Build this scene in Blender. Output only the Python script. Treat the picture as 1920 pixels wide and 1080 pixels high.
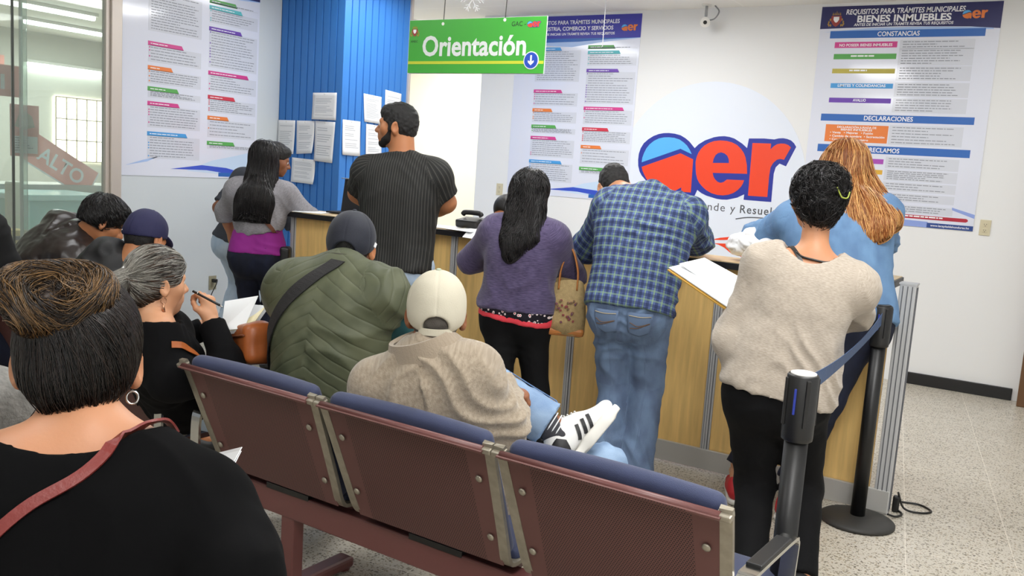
import bpy, bmesh, math, random
import numpy as np
from mathutils import Vector, Matrix
from mathutils.geometry import tessellate_polygon
for _o in list(bpy.data.objects): bpy.data.objects.remove(_o)
SC = bpy.context.scene
COL = SC.collection
random.seed(7); RNG = np.random.default_rng(7)

# ------------------------------------------------------------------ camera
cam = bpy.data.cameras.new('camera'); cam.sensor_width = 36; cam.lens = 36*1671.0/1920
cam.clip_start = 0.05; cam.clip_end = 100
CAM = bpy.data.objects.new('camera', cam); COL.objects.link(CAM)
_yaw, _pitch, _roll = math.radians(31.344), math.radians(7.769), math.radians(3.851)
_f = Vector((-math.sin(_yaw)*math.cos(_pitch), math.cos(_yaw)*math.cos(_pitch), -math.sin(_pitch)))
_r = Vector((math.cos(_yaw), math.sin(_yaw), 0)); _u = _r.cross(_f)
_r2 = math.cos(_roll)*_r + math.sin(_roll)*_u; _u2 = -math.sin(_roll)*_r + math.cos(_roll)*_u
CAM.matrix_world = Matrix(((_r2.x,_u2.x,-_f.x,0),(_r2.y,_u2.y,-_f.y,0),(_r2.z,_u2.z,-_f.z,1.5),(0,0,0,1)))
SC.camera = CAM
# ------------------------------------------------------------------ world, exposure
W = bpy.data.worlds.new('world'); SC.world = W; W.use_nodes = True
W.node_tree.nodes['Background'].inputs[0].default_value = (0.86, 0.93, 1.0, 1)
W.node_tree.nodes['Background'].inputs[1].default_value = 0.30
vs = SC.view_settings
vs.view_transform = 'Standard'; vs.look = 'None'; vs.gamma = 1; vs.use_curve_mapping = False
vs.exposure = 0.10
LAMP_W = 14.2        # watts of one ceiling troffer
def area_lamp(name, loc, size, power, color=(1,1,1), rot=(0,0,0), size_y=None, parent=None):
    l = bpy.data.lights.new(name, 'AREA'); l.energy = power; l.color = color
    l.size = size
    if size_y: l.shape = 'RECTANGLE'; l.size_y = size_y
    o = bpy.data.objects.new(name, l); COL.objects.link(o); o.location = loc; o.rotation_euler = rot
    if parent: o.parent = parent
    return o
# ------------------------------------------------------------------ materials
def srgb(h):
    if isinstance(h, str):
        h = h.lstrip('#'); c = [int(h[i:i+2],16)/255 for i in (0,2,4)]
    else: c = list(h)
    return tuple((x/12.92 if x <= .04045 else ((x+.055)/1.055)**2.4) for x in c) + (1,)
_M = {}
class NT:
    def __init__(s, m): s.t = m.node_tree; s.n = s.t.nodes; s.l = s.t.links
    def new(s, typ, **kw):
        n = s.n.new(typ)
        for k, v in kw.items():
            if k.startswith('i_'):
                key = k[2:]; key = int(key) if key.isdigit() else key.replace('_',' ')
                n.inputs[key].default_value = v
            else: setattr(n, k, v)
        return n
    def link(s, a, ao, b, bi): s.l.new(a.outputs[ao], b.inputs[bi])
def mat(name, col, rough=.6, metal=0., spec=.5, bump=0., bscale=60., stretch=(1,1,1), var=0., vscale=8., coord='Object', col2=None, sheen=0., emit=None, es=1., coat=0., alpha=1.):
    if name in _M: return _M[name]
    m = bpy.data.materials.new(name); m.use_nodes = True; t = NT(m); b = t.n['Principled BSDF']
    c = srgb(col); b.inputs['Base Color'].default_value = c
    b.inputs['Roughness'].default_value = rough; b.inputs['Metallic'].default_value = metal
    b.inputs['Specular IOR Level'].default_value = spec
    if sheen: b.inputs['Sheen Weight'].default_value = sheen; b.inputs['Sheen Roughness'].default_value = .5
    if coat: b.inputs['Coat Weight'].default_value = coat; b.inputs['Coat Roughness'].default_value = .08
    if emit: b.inputs['Emission Color'].default_value = srgb(emit); b.inputs['Emission Strength'].default_value = es
    if alpha < 1: b.inputs['Alpha'].default_value = alpha
    if bump or var:
        tc = t.new('ShaderNodeTexCoord'); mp = t.new('ShaderNodeMapping'); mp.inputs['Scale'].default_value = stretch
        t.link(tc, coord, mp, 0)
    if bump:
        nz = t.new('ShaderNodeTexNoise', i_Scale=bscale, i_Detail=4.); t.link(mp, 0, nz, 'Vector')
        bp = t.new('ShaderNodeBump', i_Strength=bump, i_Distance=.004); t.link(nz, 0, bp, 'Height'); t.link(bp, 0, b, 'Normal')
    if var:
        n2 = t.new('ShaderNodeTexNoise', i_Scale=vscale, i_Detail=5.); t.link(mp, 0, n2, 'Vector')
        r = t.new('ShaderNodeMapRange', i_1=.3, i_2=.7); t.link(n2, 0, r, 0)
        mx = t.new('ShaderNodeMix', data_type='RGBA')
        c2 = srgb(col2) if col2 else tuple(x*(1-var) for x in c[:3])+(1,)
        mx.inputs[6].default_value = c; mx.inputs[7].default_value = c2
        t.link(r, 0, mx, 0); t.link(mx, 2, b, 'Base Color')
    m.diffuse_color = c
    _M[name] = m
    return m
def math_node(t, op, a, b=None, c=None):
    n = t.new('ShaderNodeMath', operation=op)
    for i, v in enumerate((a, b, c)):
        if v is None: continue
        if isinstance(v, tuple): t.link(v[0], v[1], n, i)
        else: n.inputs[i].default_value = v
    return n
# ------------------------------------------------------------------ objects
def tag(o, label=None, cat=None, group=None, kind=None):
    if label: o['label'] = label
    if cat: o['category'] = cat
    if group: o['group'] = group
    if kind: o['kind'] = kind
    return o
def thing(name, label, cat, loc=(0,0,0), rz=0., group=None):
    o = bpy.data.objects.new(name, None); COL.objects.link(o); o.empty_display_size = .1
    o.location = loc; o.rotation_euler = (0,0,rz)
    return tag(o, label, cat, group)
def link_mesh(name, me, m=None, parent=None, loc=None):
    o = bpy.data.objects.new(name, me); COL.objects.link(o)
    if m is not None:
        for x in (m if isinstance(m, (list,tuple)) else [m]): me.materials.append(x)
    if parent is not None: o.parent = parent
    if loc is not None: o.location = loc
    return o
def smooth(me, on=True):
    me.polygons.foreach_set('use_smooth', [on]*len(me.polygons))
class MB:
    """collects shapes into one mesh"""
    def __init__(s): s.bm = bmesh.new()
    def box(s, c, d, rot=None, bev=0., seg=2, mi=0):
        r = bmesh.ops.create_cube(s.bm, size=1.)
        vs_ = r['verts']
        M_ = Matrix.Translation(c) @ (rot.to_4x4() if rot is not None else Matrix()) @ Matrix.Diagonal((*d,1))
        bmesh.ops.transform(s.bm, matrix=M_, verts=vs_)
        fs = list({f for v in vs_ for f in v.link_faces})
        for f in fs: f.material_index = mi
        if bev > 0:
            es = list({e for v in vs_ for e in v.link_edges})
            bmesh.ops.bevel(s.bm, geom=es, offset=bev, segments=seg, affect='EDGES', profile=.5)
        return s
    def cyl(s, a, b, r1, r2=None, n=24, mi=0, caps=True):
        a, b = Vector(a), Vector(b); r2 = r1 if r2 is None else r2
        d = b-a; q = d.to_track_quat('Z','Y').to_matrix()
        A = [s.bm.verts.new(a+q@Vector((r1*math.cos(2*math.pi*i/n), r1*math.sin(2*math.pi*i/n),0))) for i in range(n)]
        B = [s.bm.verts.new(b+q@Vector((r2*math.cos(2*math.pi*i/n), r2*math.sin(2*math.pi*i/n),0))) for i in range(n)]
        for i in range(n):
            f = s.bm.faces.new((A[i],A[(i+1)%n],B[(i+1)%n],B[i])); f.smooth = True; f.material_index = mi
        if caps:
            s.bm.faces.new(A[::-1]).material_index = mi; s.bm.faces.new(B).material_index = mi
        return s
    def lathe(s, c, prof, n=40, sx=1., sy=1., mi=0):
        rings = [[s.bm.verts.new((c[0]+r*sx*math.cos(2*math.pi*i/n), c[1]+r*sy*math.sin(2*math.pi*i/n), c[2]+z)) for i in range(n)] for r, z in prof]
        for A, B in zip(rings, rings[1:]):
            for i in range(n):
                f = s.bm.faces.new((A[i],A[(i+1)%n],B[(i+1)%n],B[i])); f.smooth = True; f.material_index = mi
        s.bm.faces.new(rings[0][::-1]); s.bm.faces.new(rings[-1])
        return s
    def tube(s, pts, r, n=10, mi=0, flat=None, w=None, closed=False, taper=None):
        """swept tube; with w: a flat band w wide, 2r thick, 'flat' the band's width direction"""
        P = [Vector(p) for p in pts]; rings = []; N = len(P); prev = None
        for i, p in enumerate(P):
            t = (P[(i+1)%N]-P[i-1]) if closed else (P[min(i+1,N-1)]-P[max(i-1,0)])
            t.normalize()
            if flat is not None:
                fl = flat[i] if isinstance(flat, list) else flat
                x = Vector(fl); x = x - t*x.dot(t); x.normalize()
            elif prev is None:
                x = t.orthogonal().normalized()
            else:
                x = prev - t*prev.dot(t); x.normalize()
            prev = x; y = t.cross(x)
            k = taper[i] if taper else 1.
            if w:
                hw = w/2*k
                co = [(-hw,-r),(hw,-r),(hw,r),(-hw,r)]
            else:
                co = [(r*k*math.cos(2*math.pi*j/n), r*k*math.sin(2*math.pi*j/n)) for j in range(n)]
            rings.append([s.bm.verts.new(p+x*a+y*b) for a, b in co])
        m_ = len(rings[0])
        for i in range(N if closed else N-1):
            A, B = rings[i], rings[(i+1)%N]
            for j in range(m_):
                f = s.bm.faces.new((A[j],A[(j+1)%m_],B[(j+1)%m_],B[j])); f.smooth = not w; f.material_index = mi
        if not closed:
            s.bm.faces.new(rings[0][::-1]).material_index = mi; s.bm.faces.new(rings[-1]).material_index = mi
        return s
    def prism(s, pts, o, ux, uy, depth, mi=0, holes=None):
        """polygon pts (2d) extruded by depth along ux x uy, its back at o"""
        o, ux, uy = Vector(o), Vector(ux), Vector(uy); nz = ux.cross(uy).normalized()
        ar = sum(pts[i-1][0]*pts[i][1]-pts[i][0]*pts[i-1][1] for i in range(len(pts)))
        if ar < 0: pts = pts[::-1]
        A = [s.bm.verts.new(o+ux*p[0]+uy*p[1]) for p in pts]; B = [s.bm.verts.new(v.co+nz*depth) for v in A]
        n = len(A)
        for i in range(n): s.bm.faces.new((A[i],A[(i+1)%n],B[(i+1)%n],B[i])).material_index = mi
        if n <= 4:
            s.bm.faces.new(A[::-1]).material_index = mi; s.bm.faces.new(B).material_index = mi
        else:
            for tri in tessellate_polygon([[Vector((p[0],p[1],0)) for p in pts]]):
                for L in (A, B): s.bm.faces.new([L[i] for i in tri]).material_index = mi
        return s
    def build(s, name, m=None, parent=None, loc=None, sm=False):
        bmesh.ops.recalc_face_normals(s.bm, faces=s.bm.faces)
        me = bpy.data.meshes.new(name); s.bm.to_mesh(me); s.bm.free()
        if sm: smooth(me)
        return link_mesh(name, me, m, parent, loc)
def Rz(a): return Matrix.Rotation(a,3,'Z')
def Rx(a): return Matrix.Rotation(a,3,'X')
def Ry(a): return Matrix.Rotation(a,3,'Y')
def copy_tree(o, parent=None):
    c = o.copy(); COL.objects.link(c)
    if parent is not None: c.parent = parent; c.matrix_parent_inverse = o.matrix_parent_inverse.copy()
    for ch in list(o.children): copy_tree(ch, c)
    return c
def text_mesh(name, txt, m, size, o, ux, uy, parent=None, align='CENTER', bold=0., shear=0., width=None, depth=.0006, space=1.):
    """lettering as a mesh, its baseline at o, reading along ux with uy up; width squeezes it to that length"""
    cu = bpy.data.curves.new(name, 'FONT'); cu.body = txt; cu.size = 1; cu.align_x = align; cu.offset = bold; cu.shear = shear
    cu.space_character = space; cu.resolution_u = 3
    ob = bpy.data.objects.new(name, cu); COL.objects.link(ob)
    dg = bpy.context.evaluated_depsgraph_get(); dg.update()
    me = bpy.data.meshes.new_from_object(ob.evaluated_get(dg)); bpy.data.objects.remove(ob); bpy.data.curves.remove(cu)
    me.name = name
    n = len(me.vertices); co = np.zeros(n*3); me.vertices.foreach_get('co', co); co = co.reshape(-1,3)
    sx = size
    if width:
        sx = width/max(1e-6, co[:,0].max()-co[:,0].min())
    o, ux, uy = np.array(o), np.array(ux,float), np.array(uy,float); nz = np.cross(ux,uy); nz /= np.linalg.norm(nz)
    P = o + co[:,:1]*sx*ux + co[:,1:2]*size*uy + nz*depth
    me.vertices.foreach_set('co', P.ravel()); me.update()
    return link_mesh(name, me, m, parent)
# ------------------------------------------------------------------ the setting
MATS = {}
def terrazzo():
    m = bpy.data.materials.new('terrazzo'); m.use_nodes = True; t = NT(m); b = t.n['Principled BSDF']
    tc = t.new('ShaderNodeTexCoord'); base = t.new('ShaderNodeRGB'); 
    nz = t.new('ShaderNodeTexNoise', i_Scale=3., i_Detail=3.); t.link(tc,'Object',nz,'Vector')
    cr0 = t.new('ShaderNodeValToRGB'); cr0.color_ramp.elements[0].color = srgb('#bdb6a8'); cr0.color_ramp.elements[1].color = srgb('#cac4b8'); t.link(nz,0,cr0,0)
    prev = (cr0,'Color')
    for sc, th, col, sd in ((70.,.34,'#756c58',0.),(105.,.32,'#8a8068',3.),(56.,.26,'#544c3e',7.),(84.,.27,'#a8967a',11.)):
        mp = t.new('ShaderNodeMapping'); mp.inputs['Location'].default_value = (sd,sd*1.7,0); mp.inputs['Scale'].default_value = (1,1.0,0.01); t.link(tc,'Object',mp,0)
        wv = t.new('ShaderNodeTexNoise', i_Scale=sc*.9, i_Detail=1.); t.link(mp,0,wv,'Vector')
        mixv = t.new('ShaderNodeVectorMath', operation='MULTIPLY_ADD'); mixv.inputs[1].default_value = (.012,.012,0); t.link(wv,1,mixv,0); t.link(mp,0,mixv,2)
        vo = t.new('ShaderNodeTexVoronoi', i_Scale=sc); t.link(mixv,0,vo,'Vector')
        vc = t.new('ShaderNodeSeparateColor'); t.link(vo,'Color',vc,0)
        a = math_node(t,'LESS_THAN',(vo,'Distance'),th); c = math_node(t,'LESS_THAN',(vc,0),.62); k = math_node(t,'MULTIPLY',(a,0),(c,0))
        k2 = math_node(t,'MULTIPLY',(k,0),.85)
        mx = t.new('ShaderNodeMix', data_type='RGBA'); t.link(k2,0,mx,0); t.link(*prev,mx,6); mx.inputs[7].default_value = srgb(col); prev = (mx,2)
    # joints between the tiles
    sp = t.new('ShaderNodeSeparateXYZ'); t.link(tc,'Object',sp,0); mm = []
    for cx, cy in ((.989,.148),(-.148,.989)):
        s_ = math_node(t,'ADD',(math_node(t,'MULTIPLY',(sp,0),cx),0),(math_node(t,'MULTIPLY',(sp,1),cy),0)); s_ = math_node(t,'ADD',(s_,0),.423*60-.2); d = math_node(t,'MODULO',(s_,0),.423); mm.append(math_node(t,'LESS_THAN',(d,0),.005))
    g = math_node(t,'MAXIMUM',(mm[0],0),(mm[1],0)); g = math_node(t,'MULTIPLY',(g,0),.55)
    mx = t.new('ShaderNodeMix', data_type='RGBA'); t.link(g,0,mx,0); t.link(*prev,mx,6); mx.inputs[7].default_value = srgb('#e6dfd2')
    t.link(mx,2,b,'Base Color'); b.inputs['Roughness'].default_value = .32; b.inputs['Specular IOR Level'].default_value = .35
    return m
def ceiling_mat():
    m = bpy.data.materials.new('ceiling_tile'); m.use_nodes = True; t = NT(m); b = t.n['Principled BSDF']
    tc = t.new('ShaderNodeTexCoord'); sp = t.new('ShaderNodeSeparateXYZ'); t.link(tc,'Object',sp,0); mm = []
    for ax, off, per in ((0,.1,1.22),(1,.17,.61)):
        s_ = math_node(t,'ADD',(sp,ax),off+61.); d = math_node(t,'MODULO',(s_,0),per); mm.append(math_node(t,'LESS_THAN',(d,0),.022))
    g = math_node(t,'MAXIMUM',(mm[0],0),(mm[1],0))
    mx = t.new('ShaderNodeMix', data_type='RGBA'); t.link(g,0,mx,0); mx.inputs[6].default_value = srgb('#f6f5f1'); mx.inputs[7].default_value = srgb('#fbfaf6')
    t.link(mx,2,b,'Base Color'); b.inputs['Roughness'].default_value = .9
    nz = t.new('ShaderNodeTexNoise', i_Scale=90.); t.link(tc,'Object',nz,'Vector'); bp = t.new('ShaderNodeBump', i_Strength=.15, i_Distance=.003); t.link(nz,0,bp,'Height'); t.link(bp,0,b,'Normal')
    return m
def glass_mat(name, tint, haze=.03, refl=1.):
    m = bpy.data.materials.new(name); m.use_nodes = True; t = NT(m); t.n.remove(t.n['Principled BSDF']); out = t.n['Material Output']
    tr = t.new('ShaderNodeBsdfTransparent'); tr.inputs[0].default_value = srgb(tint); gl = t.new('ShaderNodeBsdfGlossy'); gl.inputs['Roughness'].default_value = .02
    df = t.new('ShaderNodeBsdfDiffuse'); df.inputs[0].default_value = srgb('#e8ece9')
    fr = t.new('ShaderNodeFresnel', i_IOR=1.5); m1 = t.new('ShaderNodeMixShader'); f2 = math_node(t,'MULTIPLY',(fr,0),refl); t.link(f2,0,m1,0); t.link(tr,0,m1,1); t.link(gl,0,m1,2)
    m2 = t.new('ShaderNodeMixShader'); m2.inputs[0].default_value = haze; t.link(m1,0,m2,1); t.link(df,0,m2,2); t.link(m2,0,out,0)
    return m
M_WALL = mat('white_wall_paint', '#e9eaea', .55, bump=.06, bscale=25., spec=.35)
M_WALLL = mat('grey_wall_paint', '#cfd6da', .5, bump=.06, bscale=25., spec=.35)
M_WARM = mat('cream_wall_paint', '#fdfaea', .6)
M_ALU = mat('brushed_aluminium', '#bcbdbe', .42, metal=.15, bump=.05, bscale=120., stretch=(1,1,.05))
M_ALUD = mat('aluminium_groove', '#5d5f64', .5, metal=.1)
M_FRAME = mat('pale_frame_metal', '#cfc6bd', .4, metal=.35)
M_BLACK = mat('black_plastic', '#121213', .42)
M_WHITEP = mat('white_plastic', '#e9e8e4', .4)
M_BEIGEP = mat('ivory_plastic', '#cfc6a8', .4)
def structure(o): o['kind'] = 'structure'; return o
o = MB().box((-5,3.5,-.05),(20,18,.1)).build('floor', terrazzo()); structure(o)
o = MB().box((-5,3.5,3.016),(20,18,.1)).build('ceiling', ceiling_mat()); structure(o)
o = MB().box((-1.835,7.773,1.483),(6.67,.3,2.966)).build('wall_back', M_WALL); structure(o)
o = MB().box((-6.12,4.935,1.483),(.2,1.57,2.966)).build('wall_left', M_WALLL); structure(o)
o = MB().box((-6.85,9.45,1.483),(4.2,.12,2.966)).build('wall_corridor', M_WARM); structure(o)
o = MB().box((1.6,3.0,1.483),(.2,9.6,2.966)).build('wall_right', M_WALL); structure(o)
o = MB().box((-2.2,-1.9,1.483),(7.8,.2,2.966)).build('wall_front', M_WALL); structure(o)
o = MB().box((-.555,7.612,.046),(.775,.022,.092), bev=.004).build('baseboard_back', mat('black_rubber','#17181a',.45)); structure(o)
o = MB().box((-.082,7.53,1.06),(.09,.2,2.12), bev=.006).box((.8,7.53,2.08),(1.7,.2,.09)).build('trim_door', mat('brown_wood_trim','#6b4a2c',.45,var=.35,vscale=6.,stretch=(1,1,.1))); structure(o)
# ribbed blue column beside the opening
def column():
    M_BLUE = mat('blue_painted_panel', '#3a7cc8', .45, bump=.03, bscale=40., spec=.4)
    x0, x1, y0, y1 = -6.1, -5.28, 5.717, 6.57; g, d = .007, .010
    P = [(x0,y0)]
    def groove(n, fn):
        for i in range(n): P.extend(fn(i))
    n1 = 10; st = (x1-x0)/n1
    for i in range(1,n1):
        x = x0+st*i; P.extend([(x-g,y0),(x-g*.6,y0+d),(x+g*.6,y0+d),(x+g,y0)])
    P.append((x1,y0)); n2 = 10; st = (y1-y0)/n2
    for i in range(1,n2):
        y = y0+st*i; P.extend([(x1,y-g),(x1-d,y-g*.6),(x1-d,y+g*.6),(x1,y+g)])
    P.extend([(x1,y1),(x0,y1)])
    b = MB(); b.prism(P, (0,0,0), (1,0,0), (0,1,0), 2.966); o = b.build('column', M_BLUE); structure(o)
    o = MB().box((-5.276,6.585,1.483),(.03,.03,2.966)).build('trim_1', M_FRAME); structure(o)
column()
# ------------------------------------------------------------------ glass partition on the left, and the hall behind it
M_GLASS = glass_mat('partition_glass', '#e2ece7', .17, 1.0)
w = bpy.data.objects.new('window_1', None); COL.objects.link(w); w.location = (-6.02,3,0); structure(w)
b = MB()
b.box((0,1.105,1.483),(.07,.085,2.966), bev=.004).box((-.01,1.045,1.483),(.05,.03,2.966))
b.box((0,-.5,.04),(.07,3.2,.08)).box((0,-.5,2.93),(.07,3.2,.07))
b.build('frame', M_FRAME, w)
MB().box((-.012,.74,1.483),(.008,.62,2.82)).build('pane', M_GLASS, w)
MB().box((.014,-.3,1.483),(.008,1.5,2.82)).build('pane', M_GLASS, w)
MB().box((-.012,.425,1.483),(.022,.014,2.82)).build('edge_strip', mat('glass_edge','#d8ded6',.3), w)
MB().box((.014,.355,1.483),(.02,.01,2.82)).build('gasket', mat('dark_gasket','#4a4f4a',.5), w)
M_HALL = mat('hall_wall', '#c9c8c0', .7)
o = MB().box((-13.1,6.6,1.483),(.2,10,2.966)).build('wall_hall', M_HALL); structure(o)
o = MB().box((-9.6,10.5,1.483),(7,.2,2.966)).build('wall_far', M_HALL); structure(o)
# bright barred window at the far side of the hall
w = bpy.data.objects.new('window_2', None); COL.objects.link(w); w.location = (-12.98,8.45,1.6); structure(w)
MB().box((0,0,0),(.02,1.15,.95)).build('pane', mat('daylight_pane','#ffffff',.5,emit='#fff4e4',es=9.0), w)
b = MB()
for i in range(8): b.box((.03,-.575+i*1.15/7,0),(.02,.018,.95))
for i in range(4): b.box((.03,0,-.475+i*.95/3),(.02,1.15,.018))
b.build('grille', mat('grille_iron','#c9b9a4',.5), w)
# ------------------------------------------------------------------ ceiling lights
M_DIFF = mat('light_diffuser', '#ffffff', .5, emit='#fbfdff', es=7.0)
def troffer(loc, rz=0., label='', power=None, warm=(1,.985,.96)):
    t = thing('ceiling_light', label, 'light', loc, rz, 'fluorescent ceiling troffers')
    b = MB()
    for s_ in (-1,1): b.box((s_*.295,0,-.012),(.02,1.2,.03)).box((0,s_*.595,-.012),(.6,.02,.03))
    b.build('frame', M_WHITEP, t)
    MB().box((0,0,-.03),(.57,1.17,.06),bev=.015).build('diffuser', M_DIFF, t)  # diffuser shaped to hang down, its glowing sides added to brighten the ceiling
    area_lamp('tube_light', (0,0,-.066), .55, LAMP_W if power is None else power, warm, size_y=1.15, parent=t)
    return t
for i, (x, y, rz, pw, lb) in enumerate((
    (-2.1,3.45,0,1.0,'surface-mounted ceiling light straight above the middle of the counter front'),
    (-4.75,5.7,0,.45,'surface-mounted ceiling light beside the ribbed blue column'),
    (-.35,5.9,0,.3,'surface-mounted ceiling light nearest the municipal property poster'),
    (-3.1,5.95,0,2.0,'surface-mounted ceiling light behind the counter facing the big logo'),
    (-4.3,2.9,0,.06,'surface-mounted ceiling light over the left seats near the glass partition'),
    (-.2,2.6,0,2.4,'unseen ceiling light to the right of the rope posts, placed to light the counter front'),  # unseen lamp, moved here to throw light on the counter front
    (-2.6,.0,0,.8,'surface-mounted ceiling light over the foreground seats'),
    (.2,.3,0,3.4,'unseen ceiling light behind the seats at the right, strengthened to light the counter front'))):  # unseen lamp, made strong to add light from the camera side
    troffer((x,y,2.966), rz, lb, LAMP_W*pw)
# lights of the corridor past the column and of the hall behind the glass
troffer((-6.4,8.2,2.966), 0, 'unseen ceiling light added to brighten the corridor past the blue column', LAMP_W*2.4, (1,.97,.86))  # unseen lamp, added strong and warm to overexpose the corridor wall
def batten(loc, L, label, power, rz=0.):
    t = thing('tube_lamp', label, 'light', loc, rz, 'bare tube lamps of the hall behind the glass')
    MB().box((0,0,-.02),(.10,L,.04), bev=.006).build('housing', M_WHITEP, t)
    MB().cyl((0,-L/2+.03,-.06),(0,L/2-.03,-.06),.03).build('tube', mat('lit_tube','#ffffff',.5,emit='#ffffff',es=9.), t)
    area_lamp('tube_light', (0,0,-.1), .1, power, size_y=L, parent=t)
batten((-10.1,6.0,2.966), 1.3, 'lit tube lamp behind the glass partition, the highest and nearest', 70.)
batten((-11.5,7.3,2.966), 1.5, 'lit tube lamp behind the glass partition, the longest, second from the top', 70.)
batten((-12.952,8.05,2.56), 1.25, 'dim tube lamp low on the hall wall above the barred window', 3.)
batten((-8.4,4.4,2.966), 1.3, 'lit tube lamp above the teal counter behind the glass, out of the picture', 60.)
# ------------------------------------------------------------------ solid modelling: smooth unions meshed on a grid
def V(*a): return np.array(a if len(a) > 1 else a[0], float)
def nrm(v): v = np.asarray(v, float); return v/max(1e-9, np.linalg.norm(v))
def vnoise(P, seed=0):
    P = np.asarray(P, float); I = np.floor(P).astype(np.int64); F = P-I; F = F*F*(3-2*F)
    def h(ix, iy, iz):
        n = (ix*374761393 + iy*668265263 + iz*1274126177 + seed*974711) & 0x7fffffff
        n = ((n ^ (n >> 13))*1274126177) & 0x7fffffff
        return ((n ^ (n >> 16)) & 0xffff)/65535.
    r = 0
    for dx in (0,1):
        for dy in (0,1):
            for dz in (0,1):
                w = (F[:,0] if dx else 1-F[:,0])*(F[:,1] if dy else 1-F[:,1])*(F[:,2] if dz else 1-F[:,2])
                r = r + w*h(I[:,0]+dx, I[:,1]+dy, I[:,2]+dz)
    return r*2-1
class Solid:
    def __init__(s): s.p = []; s.cuts = []
    def cone(s, a, b, ra, rb=None, k=.03, flat=None, fk=1., cut=None, g='torso', op='+'):
        a, b = V(a), V(b); rb = ra if rb is None else rb
        R = max(ra, rb); s.p.append(dict(t='c', a=a, b=b, ra=ra, rb=rb, k=k, n=None if flat is None else nrm(flat), fk=fk, cut=cut, g=g, op=op,
                                          lo=np.minimum(a,b)-R, hi=np.maximum(a,b)+R)); return s
    def ell(s, c, r, axes=None, k=.02, g='head', op='+', cut=None):
        c = V(c); r = V(r) if np.ndim(r) else V(r,r,r); A = np.eye(3) if axes is None else np.array(axes, float)
        R = np.abs(A.T*r[None,:]).sum(1) if axes is not None else r
        s.p.append(dict(t='e', c=c, r=r, A=A, k=k, g=g, op=op, cut=cut, lo=c-R, hi=c+R)); return s
    def box(s, c, h, axes=None, rad=.004, k=.004, g='box', op='+', cut=None):
        c = V(c); h = V(h); A = np.eye(3) if axes is None else np.array(axes, float)
        R = np.abs(A.T*h[None,:]).sum(1)
        s.p.append(dict(t='b', c=c, h=h, A=A, rad=rad, k=k, g=g, op=op, cut=cut, lo=c-R, hi=c+R)); return s
    def plane(s, p, n): s.cuts.append((V(p), nrm(n))); return s      # keeps the side n points away from
    @staticmethod
    def dist(q, X, Y, Z):
        if q['t'] == 'c':
            a, b = q['a'], q['b']; x, y, z = X-a[0], Y-a[1], Z-a[2]; d = b-a
            if q['n'] is not None:
                n, e = q['n'], q['fk']-1
                m = (x*n[0]+y*n[1]+z*n[2])*e; x, y, z = x+m*n[0], y+m*n[1], z+m*n[2]
                d = d+n*(d@n)*e
            dd = d@d
            h = np.clip((x*d[0]+y*d[1]+z*d[2])/dd, 0, 1) if dd > 1e-10 else 0.
            r = np.sqrt((x-h*d[0])**2+(y-h*d[1])**2+(z-h*d[2])**2)-(q['ra']+(q['rb']-q['ra'])*h)
        else:
            A, c = q['A'], q['c']; x, y, z = X-c[0], Y-c[1], Z-c[2]
            u = [A[i,0]*x+A[i,1]*y+A[i,2]*z for i in range(3)]
            if q['t'] == 'e':
                R = q['r']
                k0 = np.sqrt(sum((u[i]/R[i])**2 for i in range(3))); k1 = np.sqrt(sum((u[i]/R[i]**2)**2 for i in range(3)))
                r = k0*(k0-1)/np.maximum(k1, 1e-6)
            else:
                w = [np.abs(u[i])-q['h'][i]+q['rad'] for i in range(3)]
                r = np.sqrt(sum(np.maximum(v,0)**2 for v in w))+np.minimum(np.maximum(np.maximum(w[0],w[1]),w[2]),0)-q['rad']
        if q['cut'] is not None:
            cs = q['cut'] if isinstance(q['cut'], list) else [q['cut']]
            for p, n in cs:
                n = nrm(n); r = np.maximum(r, (X-p[0])*n[0]+(Y-p[1])*n[1]+(Z-p[2])*n[2])
        return r
    def field(s, xs, ys, zs, groups=None):
        D = np.full((len(xs),len(ys),len(zs)), .2, np.float32)
        for q in s.p:
            if groups and q['g'] not in groups: continue
            m = q['k']+.035
            i0, i1 = np.searchsorted(xs, q['lo'][0]-m), np.searchsorted(xs, q['hi'][0]+m)
            j0, j1 = np.searchsorted(ys, q['lo'][1]-m), np.searchsorted(ys, q['hi'][1]+m)
            k0, k1 = np.searchsorted(zs, q['lo'][2]-m), np.searchsorted(zs, q['hi'][2]+m)
            if i1 <= i0 or j1 <= j0 or k1 <= k0: continue
            d = Solid.dist(q, xs[i0:i1,None,None], ys[None,j0:j1,None], zs[None,None,k0:k1]).astype(np.float32)
            e = D[i0:i1,j0:j1,k0:k1]; k = q['k']
            if q['op'] == '+':
                h = np.maximum(k-np.abs(e-d), 0)/k
                D[i0:i1,j0:j1,k0:k1] = np.minimum(e, d)-h*h*k*.25
            else:
                h = np.maximum(k-np.abs(e+d), 0)/k
                D[i0:i1,j0:j1,k0:k1] = np.maximum(e, -d)+h*h*k*.25
        for p, n in s.cuts:
            c = ((xs[:,None,None]-p[0])*n[0]+(ys[None,:,None]-p[1])*n[1]+(zs[None,None,:]-p[2])*n[2]).astype(np.float32)
            D = np.maximum(D, c)
        return D
    def bounds(s):
        P = [q for q in s.p if q['op'] == '+']
        return np.min([q['lo'] for q in P],0), np.max([q['hi'] for q in P],0)
    def group_dist(s, P):
        G = {}
        for q in s.p:
            if q['op'] != '+': continue
            d = Solid.dist(q, P[:,0], P[:,1], P[:,2]); g = q['g']
            G[g] = np.minimum(G[g], d) if g in G else d
        return G
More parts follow.
